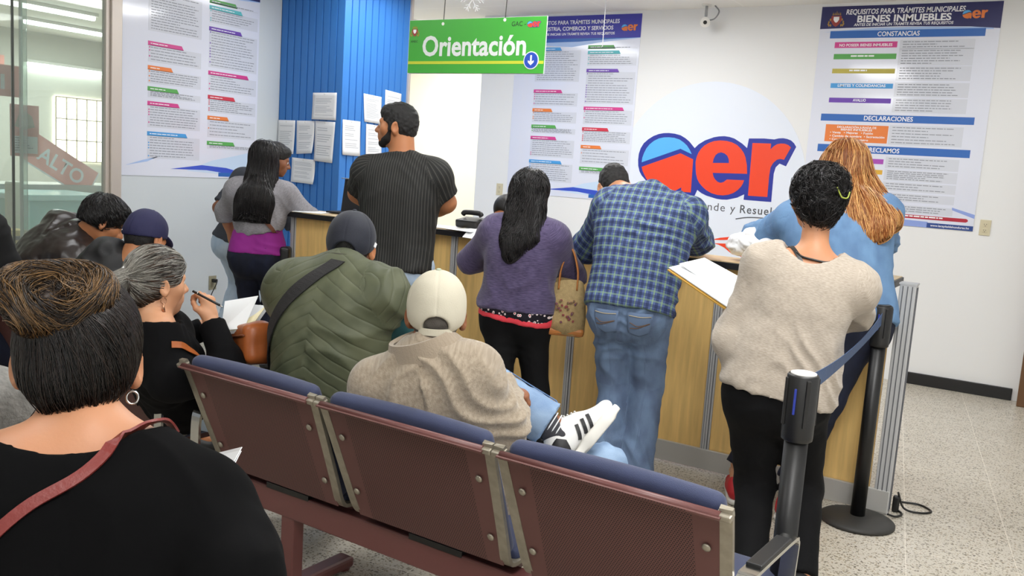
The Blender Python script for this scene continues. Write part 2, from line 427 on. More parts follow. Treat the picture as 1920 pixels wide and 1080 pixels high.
    def mesh(s, vox=.01, fine=(), pad=.03, relax=1):
        lo, hi = s.bounds(); lo = lo-pad; hi = hi+pad
        ax = [grid_axis(lo[i], hi[i], vox, [(f[0][i], f[1][i], f[2]) for f in fine]) for i in range(3)]
        D = s.field(*ax)
        P, Q = surface_nets(D, *ax)
        s.D, s.ax = D, ax
        if relax: P = relax_mesh(P, Q, relax)
        return P, Q
def grid_axis(a, b, h, fine):
    x = [a]
    while x[-1] < b:
        c = h
        for f0, f1, fh in fine:
            if f0 <= x[-1] <= f1: c = min(c, fh)
            elif x[-1] < f0 < x[-1]+c: c = max(f0-x[-1]+1e-5, min(fh, c))
        x.append(x[-1]+c)
    return np.array(x)
def surface_nets(D, xs, ys, zs):
    S = D < 0; nx, ny, nz = D.shape
    cnt = np.zeros((nx-1,ny-1,nz-1), np.uint8)
    for a in (0,1):
        for b in (0,1):
            for c in (0,1): cnt += S[a:nx-1+a, b:ny-1+b, c:nz-1+c]
    act = (cnt > 0) & (cnt < 8)
    I, J, K = np.nonzero(act); n = len(I)
    idx = np.full(act.shape, -1, np.int32); idx[act] = np.arange(n)
    P = np.zeros((n,3)); C = np.zeros(n)
    for axis in range(3):
        for p in (0,1):
            for q in (0,1):
                o = [0,0,0]; oth = [a for a in range(3) if a != axis]; o[oth[0]] = p; o[oth[1]] = q
                v0 = D[I+o[0],J+o[1],K+o[2]]; e = list(o); e[axis] = 1
                v1 = D[I+e[0],J+e[1],K+e[2]]
                cr = (v0 < 0) != (v1 < 0)
                t = np.where(cr, v0/np.where(cr, v0-v1, 1), 0)
                A = np.stack([xs[I+o[0]], ys[J+o[1]], zs[K+o[2]]],1)
                A[:,axis] += t*((xs,ys,zs)[axis][(I,J,K)[axis]+1]-(xs,ys,zs)[axis][(I,J,K)[axis]])
                P += A*cr[:,None]; C += cr
    P /= C[:,None]
    F = []
    s0, s1 = S[:-1,1:-1,1:-1], S[1:,1:-1,1:-1]; i, j, k = np.nonzero(s0 != s1); j += 1; k += 1
    q = np.stack([idx[i,j-1,k-1], idx[i,j,k-1], idx[i,j,k], idx[i,j-1,k]],1); fl = S[i,j,k]; F.append(np.where(fl[:,None], q, q[:,::-1]))
    s0, s1 = S[1:-1,:-1,1:-1], S[1:-1,1:,1:-1]; i, j, k = np.nonzero(s0 != s1); i += 1; k += 1
    q = np.stack([idx[i-1,j,k-1], idx[i-1,j,k], idx[i,j,k], idx[i,j,k-1]],1); fl = S[i,j,k]; F.append(np.where(fl[:,None], q, q[:,::-1]))
    s0, s1 = S[1:-1,1:-1,:-1], S[1:-1,1:-1,1:]; i, j, k = np.nonzero(s0 != s1); i += 1; j += 1
    q = np.stack([idx[i-1,j-1,k], idx[i,j-1,k], idx[i,j,k], idx[i-1,j,k]],1); fl = S[i,j,k]; F.append(np.where(fl[:,None], q, q[:,::-1]))
    Q = np.concatenate(F); return P, Q[(Q >= 0).all(1)]
def relax_mesh(P, Q, it=1, w=.5):
    E = np.concatenate([Q[:,[0,1]],Q[:,[1,2]],Q[:,[2,3]],Q[:,[3,0]]])
    E = np.concatenate([E, E[:,::-1]])
    for _ in range(it):
        S = np.zeros_like(P); c = np.zeros(len(P))
        np.add.at(S, E[:,0], P[E[:,1]]); np.add.at(c, E[:,0], 1)
        P = P*(1-w)+w*S/np.maximum(c,1)[:,None]
    return P
def normals(P, Q):
    n = np.cross(P[Q[:,2]]-P[Q[:,0]], P[Q[:,3]]-P[Q[:,1]]); N = np.zeros_like(P)
    for i in range(4): np.add.at(N, Q[:,i], n)
    return N/np.maximum(1e-12, np.linalg.norm(N,axis=1))[:,None]
def raw_mesh(name, P, Q, m=None, parent=None, loc=None, uv=None, sm=True):
    me = bpy.data.meshes.new(name); n = len(P); Q = np.asarray(Q); k = Q.shape[1]
    L = np.zeros(3) if loc is None else V(loc)
    me.vertices.add(n); me.vertices.foreach_set('co', (np.asarray(P)-L).ravel().astype(np.float32))
    me.loops.add(Q.size); me.loops.foreach_set('vertex_index', Q.ravel().astype(np.int32))
    me.polygons.add(len(Q)); me.polygons.foreach_set('loop_start', np.arange(0, Q.size, k, dtype=np.int32))
    me.polygons.foreach_set('loop_total', np.full(len(Q), k, np.int32))
    if uv is not None:
        l = me.uv_layers.new(name='UVMap'); l.data.foreach_set('uv', uv[Q.ravel()].ravel().astype(np.float32))
    me.update(); me.validate()
    if sm: smooth(me)
    return link_mesh(name, me, m, parent)
# ------------------------------------------------------------------ strands of hair laid over a solid
def sample(D, ax, P):
    out = []; idx = []
    for i in range(3):
        a = ax[i]; k = np.clip(np.searchsorted(a, P[:,i])-1, 0, len(a)-2); f = np.clip((P[:,i]-a[k])/(a[k+1]-a[k]), 0, 1); idx.append((k,f))
    r = 0
    for dx in (0,1):
        for dy in (0,1):
            for dz in (0,1):
                w = 1.
                for (k,f), d in zip(idx,(dx,dy,dz)): w = w*(f if d else 1-f)
                r = r+w*D[idx[0][0]+dx, idx[1][0]+dy, idx[2][0]+dz]
    return r
def grad(D, ax, P, e=.004):
    g = np.stack([sample(D,ax,P+np.eye(3)[i]*e)-sample(D,ax,P-np.eye(3)[i]*e) for i in range(3)],1)
    return g/np.maximum(1e-9, np.linalg.norm(g,axis=1))[:,None]
def strands(name, solid, roots, flow, n_seg, step, r, m, parent, loc, lift=.002, jitter=.3, seed=1, rvar=.5, free=0.):
    """roots n x 3 on the solid; flow(P, i) gives each strand's heading; every strand is a thin tapering tube that hugs the solid"""
    rng = np.random.default_rng(seed); P = roots.copy(); n = len(P); D, ax = solid.D, solid.ax
    off = lift*(.3+rng.random(n)*1.4); j = rng.normal(size=(n,3))*jitter
    path = [P]; 
    for i in range(n_seg):
        g = grad(D, ax, P); d = flow(P, i)+j
        d = d-g*(d*g).sum(1)[:,None]*(1-free); d /= np.maximum(1e-9, np.linalg.norm(d,axis=1))[:,None]
        P = P+d*step
        s_ = sample(D, ax, P); g = grad(D, ax, P)
        P = P+g*np.clip(off-s_, -.03, .03)[:,None]*(1-free)
        path.append(P); j = j*.9+rng.normal(size=(n,3))*jitter*.25
    path = np.stack(path,1); S = n_seg+1
    T = np.gradient(path, axis=1); T /= np.maximum(1e-9, np.linalg.norm(T,axis=2))[:,:,None]
    up = np.where(np.abs(T[:,:,2:3]) > .9, np.array([1.,0,0]), np.array([0,0,1.]))
    A = np.cross(T, up); A /= np.maximum(1e-9, np.linalg.norm(A,axis=2))[:,:,None]; B = np.cross(T, A)
    rr = r*(1-rvar/2+rvar*rng.random(n))[:,None]*np.clip(np.minimum(np.linspace(.35,3,S), np.linspace(4,.15,S)),0,1)[None]
    vs_ = []
    for q in range(3):
        a = 2*math.pi*q/3; vs_.append(path+(A*math.cos(a)+B*math.sin(a))*rr[:,:,None])
    vs_ = np.stack(vs_,2)
    I = np.arange(n*S*3).reshape(n,S,3); Q = []
    for q in range(3):
        Q.append(np.stack([I[:,:-1,q], I[:,:-1,(q+1)%3], I[:,1:,(q+1)%3], I[:,1:,q]],-1).reshape(-1,4))
    uv = np.stack([np.repeat(rng.random(n),S*3), np.tile(np.repeat(np.linspace(0,1,S),3),n)],1)
    return raw_mesh(name, vs_.reshape(-1,3), np.concatenate(Q), m, parent, loc, uv=uv)
def bez(pts, n=24):
    """smooth curve through points (Catmull-Rom)"""
    P = [V(p) for p in pts]; P = [2*P[0]-P[1]]+P+[2*P[-1]-P[-2]]; out = []
    m = len(P)-3
    for i in range(m):
        for k in range(n//m+1):
            t = k/(n//m+1); a,b,c,d = P[i:i+4]
            out.append(.5*((2*b)+(-a+c)*t+(2*a-5*b+4*c-d)*t*t+(-a+3*b-3*c+d)*t**3))
    out.append(P[-2]); return out
# ------------------------------------------------------------------ counter
M_MAPLE = mat('maple_panel', '#edc67e', .48, var=.22, vscale=7., stretch=(6,6,.5), bump=.03, bscale=30., spec=.4)
M_TOP = mat('pale_wood_top', '#d9bf92', .4, var=.12, vscale=9., stretch=(1,6,1))
M_EDGE = mat('black_edge_band', '#17171b', .4)
M_PLINTH = mat('grey_plinth_metal', '#bdbcb8', .4, metal=.3)
def counter():
    t = thing('reception_counter', 'long wood-panelled reception counter with black-edged top and aluminium posts', 'counter', (-2.5,4.4,0))
    ox, oy = 2.5, -4.4
    y0 = 4.377
    posts = [-4.44,-3.925,-3.095,-2.265,-1.435]
    xs = [-4.46]+posts[1:]+[-.6]
    for a, b in zip(xs, xs[1:]):
        MB().box(((a+b)/2+ox, y0+.025+oy, .585),(b-a-.046,.03,.96), bev=.003).build('panel', M_MAPLE, t)
    def post(x, w=.046):
        b = MB(); n = 4
        b.box((x+ox,y0+.02+oy,.585),(w,.035,.96), mi=0)
        for k in (-1,0,1): b.box((x+k*w*.27+ox,y0+.0008+oy,.585),(.0035,.004,.955), mi=1)
        for k in (-1,1):
            b.box((x+k*w*.135+ox,y0-.002+oy,.585),(w*.2,.006,.955), mi=0)
        return b.build('post', [M_ALU,M_ALUD], t)
    for x in posts: post(x)
    b = MB().box((-.562+ox,y0+.03+oy,.545),(.07,.075,1.09), bev=.004)
    for k in (-1,0,1): b.box((-.562+k*.02+ox,y0-.008+oy,.56),(.004,.006,1.04), mi=1)
    for k in (-1,0,1): b.box((-.5265+ox,y0+.03+k*.02+oy,.545),(.004,.004,1.06), mi=1)
    b.box((-.562+ox,y0+.03+oy,1.09),(.076,.08,.008), mi=0)
    b.build('end_post', [M_ALU,M_ALUD], t)
    MB().box(((-4.47-.53)/2+ox,y0-.004+oy,.062),(3.94,.02,.105), bev=.002).build('plinth', M_PLINTH, t)
    MB().box(((-4.47-.62)/2+ox,y0+.115+oy,1.079),(3.85,.3,.034), bev=.003).build('edge_band', M_EDGE, t)
    MB().box(((-4.47-.62)/2+ox,y0+.118+oy,1.0975),(3.835,.288,.005)).build('countertop', M_TOP, t)
    # end panel running back, the clerks' lower desk
    MB().box((-.98+ox,y0+.45+oy,.54),(.03,.8,1.04)).build('end_panel', M_MAPLE, t)
    MB().box((-4.44+ox,y0+.45+oy,.54),(.03,.8,1.04)).build('end_panel', M_MAPLE, t)
    MB().box((-2.7+ox,y0+.6+oy,.74),(3.44,.6,.03)).build('desk_shelf', M_TOP, t)
    for x in (-3.6,-2.0,-.85):
        MB().box((x+ox,y0+.3+oy,1.0),(.03,.2,.1)).build('bracket', M_BLACK, t)
    return t
counter()
# ------------------------------------------------------------------ beam seats
def perforated():
    m = bpy.data.materials.new('maroon_perforated_steel'); m.use_nodes = True; t = NT(m); b = t.n['Principled BSDF']
    tc = t.new('ShaderNodeTexCoord'); sp = t.new('ShaderNodeSeparateXYZ'); t.link(tc,'Object',sp,0)
    per = .0072
    u = math_node(t,'MULTIPLY',(sp,0),1/per); v = math_node(t,'MULTIPLY',(sp,2),1/(per*.866))
    row = math_node(t,'FLOOR',(v,0)); half = math_node(t,'MULTIPLY',(row,0),.5); u2 = math_node(t,'ADD',(u,0),(half,0))
    fu = math_node(t,'FRACT',(u2,0)); fv = math_node(t,'FRACT',(v,0))
    du = math_node(t,'SUBTRACT',(fu,0),.5); dv = math_node(t,'SUBTRACT',(fv,0),.5)
    d2 = math_node(t,'ADD',(math_node(t,'MULTIPLY',(du,0),(du,0)),0),(math_node(t,'MULTIPLY',(dv,0),(dv,0)),0))
    hole = math_node(t,'LESS_THAN',(d2,0),.085)
    ax = math_node(t,'ABSOLUTE',(sp,0)); inx = math_node(t,'LESS_THAN',(ax,0),.215)
    hole = math_node(t,'MULTIPLY',(hole,0),(inx,0))
    mx = t.new('ShaderNodeMix', data_type='RGBA'); mx.inputs[6].default_value = srgb('#62413d'); mx.inputs[7].default_value = srgb('#1c1110')
    t.link(hole,0,mx,0); t.link(mx,2,b,'Base Color'); b.inputs['Roughness'].default_value = .5; b.inputs['Specular IOR Level'].default_value = .3
    return m
M_PERF = perforated()
M_MAROON = mat('maroon_enamel', '#633a37', .42)
M_NAVY = mat('navy_upholstery', '#2c3556', .75, bump=.25, bscale=500., sheen=.15, var=.15, vscale=14.)
M_CHROME = mat('polished_chrome', '#c9c9c6', .18, metal=1.)
M_STEEL = mat('dull_steel', '#a39c8d', .42, metal=.7, var=.25, vscale=30.)
def seat_unit(root, x):
    """one seat: perforated backrest with cushion and side bars, and its seat pad"""
    tilt = math.atan2(.155,.385); up = Vector((0,-math.sin(tilt),math.cos(tilt))); bk = Vector((0,-math.cos(tilt),-math.sin(tilt)))
    L = .42; zb = .405; yb = .155
    # backrest, its own origin at the foot of the panel: local x across, local z up
    br = bpy.data.objects.new('backrest', None); 
    b = MB(); hw0, hw1 = .268, .292
    def q(x_, z_, y_=0.): return Vector((x_, y_, z_))
    prof = [(0.,0.),(.0,.38),(-.004,.400),(-.014,.412),(-.03,.414)]
    for i in range(len(prof)-1):
        (y1,z1),(y2,z2) = prof[i],prof[i+1]
        w1, w2 = hw0+(hw1-hw0)*z1/.414, hw0+(hw1-hw0)*z2/.414
        a = [b.bm.verts.new(p) for p in ((-w1,-y1*-1,z1),(w1,-y1*-1,z1),(w2,-y2*-1,z2),(-w2,-y2*-1,z2))]
        b.bm.faces.new(a)
    bmesh.ops.remove_doubles(b.bm, verts=b.bm.verts, dist=1e-5)
    bmesh.ops.solidify(b.bm, geom=list(b.bm.faces), thickness=.004)
    br = b.build('backrest', M_PERF, root); br.location = (x,yb,zb); br.rotation_euler = (tilt,0,0)
    # the rolled maroon top edge
    MB().tube([(-hw1+.004,-.014,.412),(hw1-.004,-.014,.412)],.011,n=12).build('top_edge', M_MAROON, br)
    # cushion in front (towards +y), rounded over the top
    o = Solid(); o.box(V(0,.03,.225),V(.285,.028,.205),rad=.026,k=.001)
    P, Q = o.mesh(.009); P[:,1] += .012*(1-(P[:,0]/.285)**2)*np.clip(P[:,2]/.4,0,1)
    raw_mesh('cushion', P, Q, M_NAVY, br)
    for s_ in (-1,1):
        pts = [(s_*.298,-.016,.405),(s_*.298,-.004,.414),(s_*.296,.004,.40),(s_*.284,.004,.12),(s_*.277,.006,.02),(s_*.275,.03,-.012),(s_*.275,.09,-.03)]
        bb = MB(); bb.tube(bez(pts[1:],26),.006,w=.03,flat=(1,0,0)); 
        bb.box((s_*.296,-.006,.411),(.036,.03,.016),bev=.004); bb.build('side_bar', M_STEEL, br)
        for z in (.1,.30):
            r_ = MB(); r_.lathe((0,0,0),[(.011,0),(.0105,.003),(.007,.0055),(.002,.0065)],n=16); o = r_.build('rivet', M_STEEL, br)
            o.location = (s_*.247,-.004,z); o.rotation_euler = (math.pi/2,0,0)
    o = Solid(); o.box(V(0,0,0),V(.285,.235,.03),rad=.028,k=.001)
    P, Q = o.mesh(.01); P[:,2] -= .02*np.clip((P[:,1]-.12)/.12,0,1)**2
    so = raw_mesh('seat', P, Q, M_NAVY, root); so.location = (x,.43,.41)
    MB().box((0,0,-.04),(.52,.4,.02)).build('seat_pan', M_MAROON, so)
    return br
def arm_rest(root, x):
    pts = [(x,.07,.30),(x,.07,.46),(x,.075,.585),(x,.10,.612),(x,.14,.615),(x,.42,.60),(x,.46,.585),(x,.465,.55),(x,.43,.36),(x,.40,.30)]
    b = MB(); b.tube(bez(pts,50),.005,w=.042,flat=(1,0,0)); o = b.build('armrest', M_CHROME, root)
    MB().box((x,.27,.617),(.04,.24,.012),bev=.004,rot=Rx(math.radians(-2.5))).build('arm_pad', M_BLACK, o)
def bench(label, loc, rz, n, left_arm=True, right_arm=True):
    t = thing('beam_seat_bench', label, 'bench', loc, rz, 'navy and maroon beam seats')
    w = .63; L = n*w
    MB().box((L/2,.22,.325),(L+.04,.06,.09),bev=.006).build('beam', M_MAROON, t)
    for x in (w*.5,L-w*.5) if n > 1 else (L/2,):
        b = MB(); b.box((x,.22,.16),(.06,.05,.25),bev=.005).box((x,.22,.028),(.07,.56,.04),bev=.012)
        for s_ in (-1,1): b.cyl((x,.22+s_*.25,0.001),(x,.22+s_*.25,.02),.03)
        b.build('leg', M_MAROON, t)
    for i in range(n):
        seat_unit(t, w*(i+.5))
        MB().box((w*(i+.5),.24,.372),(.2,.10,.02)).build('bracket', M_BLACK, t)
    if left_arm: arm_rest(t, -.01)
    if right_arm: arm_rest(t, L+.01)
    return t
# ------------------------------------------------------------------ wall logo, posters, signs, papers
M_RED = mat('vinyl_red', '#ee4a2c', .35); M_LBLUE = mat('vinyl_royal_blue', '#2f3b9c', .35); M_CYAN = mat('vinyl_sky_blue', '#5bb4f0', .35)
M_ORANGE = mat('print_orange', '#e8803c', .4); M_PWHITE = mat('print_white', '#f4f5f8', .4); M_INK = mat('print_grey_ink', '#8f949e', .6)
M_GLOSSW = mat('poster_paper', '#dfe3f1', .3, spec=.5, coat=.9); M_BOXP = mat('print_pale_grey', '#d3d7e2', .3, coat=.9)
M_BLK = mat('ink_black', '#2b2b2e', .6)
OUT = [(-3.382,1.635),(-3.38,1.69),(-3.366,1.741),(-3.34,1.787),(-3.298,1.825),(-3.252,1.855),(-3.202,1.875),(-3.155,1.885),(-3.105,1.888),(-3.05,1.884),(-2.993,1.872),(-2.945,1.848),(-2.904,1.819),(-2.851,1.765),(-2.818,1.8),(-2.763,1.836),(-2.684,1.867),(-2.64,1.876),(-2.593,1.88),(-2.545,1.875),(-2.5,1.863),(-2.428,1.823),(-2.382,1.787),(-2.374,1.869),(-2.244,1.874),(-2.157,1.87),(-2.12,1.88),(-2.083,1.883),(-2.05,1.878),(-2.017,1.867),(-1.99,1.845),(-1.969,1.816),(-2.036,1.651),(-2.092,1.671),(-2.121,1.638),(-2.132,1.583),(-2.128,1.345),(-2.367,1.346),(-2.366,1.393),(-2.425,1.36),(-2.514,1.335),(-2.56,1.333),(-2.607,1.336),(-2.703,1.357),(-2.75,1.375),(-2.791,1.401),(-2.814,1.339),(-2.954,1.34),(-3.08,1.352),(-3.193,1.379),(-3.25,1.415),(-3.302,1.465),(-3.335,1.495),(-3.359,1.531),(-3.376,1.58)]
CY = [(-3.345,1.614),(-3.342,1.655),(-3.33,1.696),(-3.31,1.742),(-3.281,1.78),(-3.243,1.812),(-3.198,1.835),(-3.15,1.847),(-3.101,1.85),(-3.05,1.847),(-3.002,1.835),(-2.96,1.812),(-2.924,1.784),(-2.895,1.748),(-2.873,1.711),(-2.982,1.753)]
RA = [(-3.341,1.573),(-2.978,1.714),(-2.855,1.666),(-2.848,1.374),(-2.939,1.374),(-2.942,1.413),(-2.98,1.388),(-3.018,1.37),(-3.075,1.371),(-3.13,1.383),(-3.19,1.402),(-3.248,1.433),(-3.285,1.468),(-3.313,1.511),(-3.33,1.54)]
EE = [(-2.823,1.586),(-2.83,1.64),(-2.825,1.687),(-2.812,1.727),(-2.791,1.762),(-2.762,1.792),(-2.726,1.815),(-2.68,1.834),(-2.624,1.842),(-2.57,1.84),(-2.519,1.83),(-2.473,1.81),(-2.435,1.779),(-2.408,1.747),(-2.388,1.71),(-2.368,1.64),(-2.359,1.569),(-2.665,1.559),(-2.655,1.53),(-2.636,1.502),(-2.612,1.484),(-2.586,1.477),(-2.558,1.486),(-2.532,1.509),(-2.379,1.513),(-2.387,1.484),(-2.401,1.456),(-2.428,1.424),(-2.463,1.397),(-2.506,1.379),(-2.553,1.37),(-2.607,1.371),(-2.659,1.382),(-2.706,1.403),(-2.746,1.433),(-2.777,1.463),(-2.8,1.497),(-2.815,1.54)]
EH = [(-2.672,1.645),(-2.668,1.68),(-2.655,1.712),(-2.635,1.731),(-2.606,1.74),(-2.575,1.732),(-2.548,1.713),(-2.533,1.685),(-2.527,1.652)]
RR = [(-2.339,1.832),(-2.18,1.834),(-2.18,1.785),(-2.158,1.81),(-2.131,1.83),(-2.1,1.838),(-2.067,1.838),(-2.035,1.828),(-2.011,1.809),(-2.058,1.705),(-2.09,1.71),(-2.117,1.702),(-2.145,1.674),(-2.164,1.635),(-2.168,1.57),(-2.165,1.385),(-2.332,1.384)]
def aer_logo(o, ux, uy, width, parent, th=.0012, outline=None, fill=None, names=True):
    """the rounded three-letter logo, its lower left corner at o, lying in the plane ux, uy"""
    k = width/1.413; tr = lambda L: [((x+3.382)*k,(y-1.333)*k) for x, y in L]
    nz = np.cross(ux,uy); P = lambda d: Vector(o)+Vector(nz)*d
    MB().prism(tr(OUT),P(0),ux,uy,th).build('outline', outline or M_LBLUE, parent)
    MB().prism(tr(CY),P(th),ux,uy,th*.6).build('sky_shape', M_CYAN, parent)
    b = MB(); b.prism(tr(RA),P(th),ux,uy,th*.6); b.prism(tr(EE),P(th),ux,uy,th*.6); b.prism(tr(RR),P(th),ux,uy,th*.6); b.build('letters', fill or M_RED, parent)
    MB().prism(tr(EH),P(th*1.6),ux,uy,th*.4).build('letter_hole', outline or M_LBLUE, parent)
EX, EY, EZ = (1,0,0), (0,1,0), (0,0,1)
def wall_logo():
    t = thing('wall_logo', 'large round wall decal with red and blue three letter logo on the white back wall', 'wall decal', (-2.7,7.622,1.48))
    t2 = Vector((-2.7,7.622,1.48))
    def loc(b, name, m):
        o = b.build(name, m, t)
        for v in o.data.vertices: v.co -= t2
        return o
    cx, cz, R = -2.718, 1.484, .859
    b = MB(); b.prism([(R*math.cos(2*math.pi*i/96), R*math.sin(2*math.pi*i/96)) for i in range(96)],(cx,7.622,cz),EX,EZ,-.0)if False else None
    b = MB(); b.cyl((cx,7.6225,cz),(cx,7.6205,cz),R,n=96); loc(b,'disc',mat('pale_blue_vinyl','#e4ebf7',.28))
    n0 = set(t.children); aer_logo((-3.382,7.6205,1.333),EX,EZ,1.413,t)
    for c in set(t.children)-n0:
        for v in c.data.vertices: v.co -= t2
    M_TX = mat('tagline_grey','#55585f',.5)
    for s, x0, x1, b_ in (('Entiende y ',-2.93,-2.415,.0),('Resuelve',-2.395,-2.02,.012)):
        o = text_mesh('tagline', s.strip(), M_TX, .098, (x0,7.6203,1.232), EX, EZ, t, 'LEFT', b_, width=(x1-x0) if s[0] == 'R' else .49, space=1.15)
        for v in o.data.vertices: v.co -= t2
    b = MB(); b.tube(bez([(-2.42,7.62,1.176),(-2.32,7.62,1.197),(-2.2,7.62,1.203),(-2.06,7.62,1.199)],20),.0012,w=.009,flat=EZ); loc(b,'underline',M_TX)
    for L in ([(-2.62,.975),(-2.54,1.0),(-2.458,1.016),(-2.334,1.026),(-2.2,1.01),(-2.1,.985),(-2.2,.985),(-2.33,.992),(-2.433,.992),(-2.54,.98)],
              [(-2.60,.945),(-2.544,.95),(-2.453,.957),(-2.359,.937),(-2.28,.90),(-2.2,.86),(-2.3,.85),(-2.421,.868),(-2.496,.918),(-2.55,.938)]):
        b = MB(); b.prism(L,(0,7.6205,0),EX,EZ,.0012); loc(b,'swoosh',M_RED)
wall_logo()
def crest(o, ux, uy, s, parent, m=None):
    """small municipal crest: shield, laurels and crown"""
    b = MB(); mm = [mat('crest_gold','#b08a3c',.4), mat('crest_red','#9a3c34',.4), M_PWHITE]
    sh = [(-.28,.15),(.28,.15),(.28,-.15),(.15,-.36),(0,-.46),(-.15,-.36),(-.28,-.15)]
    b.prism([(x*s,y*s) for x,y in sh],o,ux,uy,.0008,mi=1); b.prism([(x*s*.55,y*s*.55+.02*s) for x,y in sh],Vector(o)+Vector(np.cross(ux,uy))*.0008,ux,uy,.0005,mi=2)
    for sg in (-1,1):
        for i in range(6):
            a = -1.9+i*.42; c = (sg*.42*math.cos(a*.9+.9)*s, (.40*math.sin(a*.9)+.02)*s)
            b.prism([(c[0]-.05*s,c[1]),(c[0],c[1]+.09*s),(c[0]+.05*s,c[1]),(c[0],c[1]-.09*s)],o,ux,uy,.0007,mi=0)
    for i in range(5):
        x = (-.2+i*.1)*s; b.prism([(x-.04*s,.2*s),(x,.44*s if i == 2 else .36*s),(x+.04*s,.2*s)],o,ux,uy,.0007,mi=0)
    return b.build('crest', mm, parent)
class Sheet:
    """a printed poster: every block of print is a thin layer on the sheet"""
    def __init__(s, name, label, cat, o, ux, uy, w, h, th=.004, m=None, group=None):
        s.o, s.ux, s.uy = Vector(o), Vector(ux), Vector(uy); s.nz = s.ux.cross(s.uy); s.w, s.h, s.th = w, h, th
        s.t = thing(name, label, cat, o, 0, group)
        s.poly([(0,0),(w,0),(w,h),(0,h)], 'sheet', m or M_GLOSSW, d0=0, th=th)
    def fix(s, ob):
        for v in ob.data.vertices: v.co -= s.o
        return ob
    def poly(s, P, name, m, d0=None, th=.0007):
        d0 = s.th if d0 is None else d0
        b = MB(); b.prism(P, s.o+s.nz*d0, s.ux, s.uy, th); return s.fix(b.build(name, m, s.t))
    def rect(s, x0, y0, x1, y1, name, m, d0=None, slant=0.):
        return s.poly([(x0,y0),(x1+slant,y0),(x1,y1),(x0,y1)], name, m, d0)
    def text(s, txt, x, y, size, m, width=None, align='CENTER', bold=.0, name='lettering', d=.0009, shear=0.):
        p = s.o+s.ux*x+s.uy*y+s.nz*(s.th+d)
        if width and align == 'CENTER': pass
        return s.fix(text_mesh(name, txt, m, size, p, s.ux, s.uy, s.t, align, bold, shear, width, depth=.0002))
    def lines(s, x0, y0, x1, y1, n, bullet=None, seed=0, d0=None, hgt=.006):
        """rows of print too small to read"""
        r = random.Random(seed); b = MB(); d = (s.th+.0008 if d0 is None else d0)
        for i in range(n):
            y = y1-(i+.6)*(y1-y0)/n; x = x0+.012; e = x1-.02-(r.random()*.5*(x1-x0) if r.random() < .4 else r.random()*.06)
            while x < e:
                l = min(e-x, r.uniform(.012,.05)); b.prism([(x,y),(x+l,y),(x+l,y+hgt),(x,y+hgt)], s.o+s.nz*d, s.ux, s.uy, .0003); x += l+.006
            if bullet is not None and r.random() < .55: b.prism([(x0-.004,y-.002),(x0+.006,y-.002),(x0+.006,y+.008),(x0-.004,y+.008)], s.o+s.nz*d, s.ux, s.uy, .0003, mi=1)
        return s.fix(b.build('text_lines', [M_INK, bullet or M_INK], s.t))
PINK = mat('print_magenta','#d2428f',.35); GREEN = mat('print_green','#5aa955',.35); YEL = mat('print_ochre','#bdb050',.35); CYN = mat('print_cyan','#4a9fe0',.35)
PUR = mat('print_purple','#6d43b0',.35); REDP = mat('print_crimson','#cf3a4e',.35); TEAL = mat('print_teal','#58bcc4',.35); BLUB = mat('print_blue','#2f68b8',.35)
NAVYP = mat('print_navy','#25275f',.35); VIO = mat('print_violet','#a94bb5',.35); GOLD = mat('print_gold','#e0b040',.35)
WAVE1 = mat('print_wave_light','#a9c4ee',.3); WAVE2 = mat('print_wave_blue','#3c56c8',.3); WAVE3 = mat('print_wave_pale','#c8dcf3',.3)
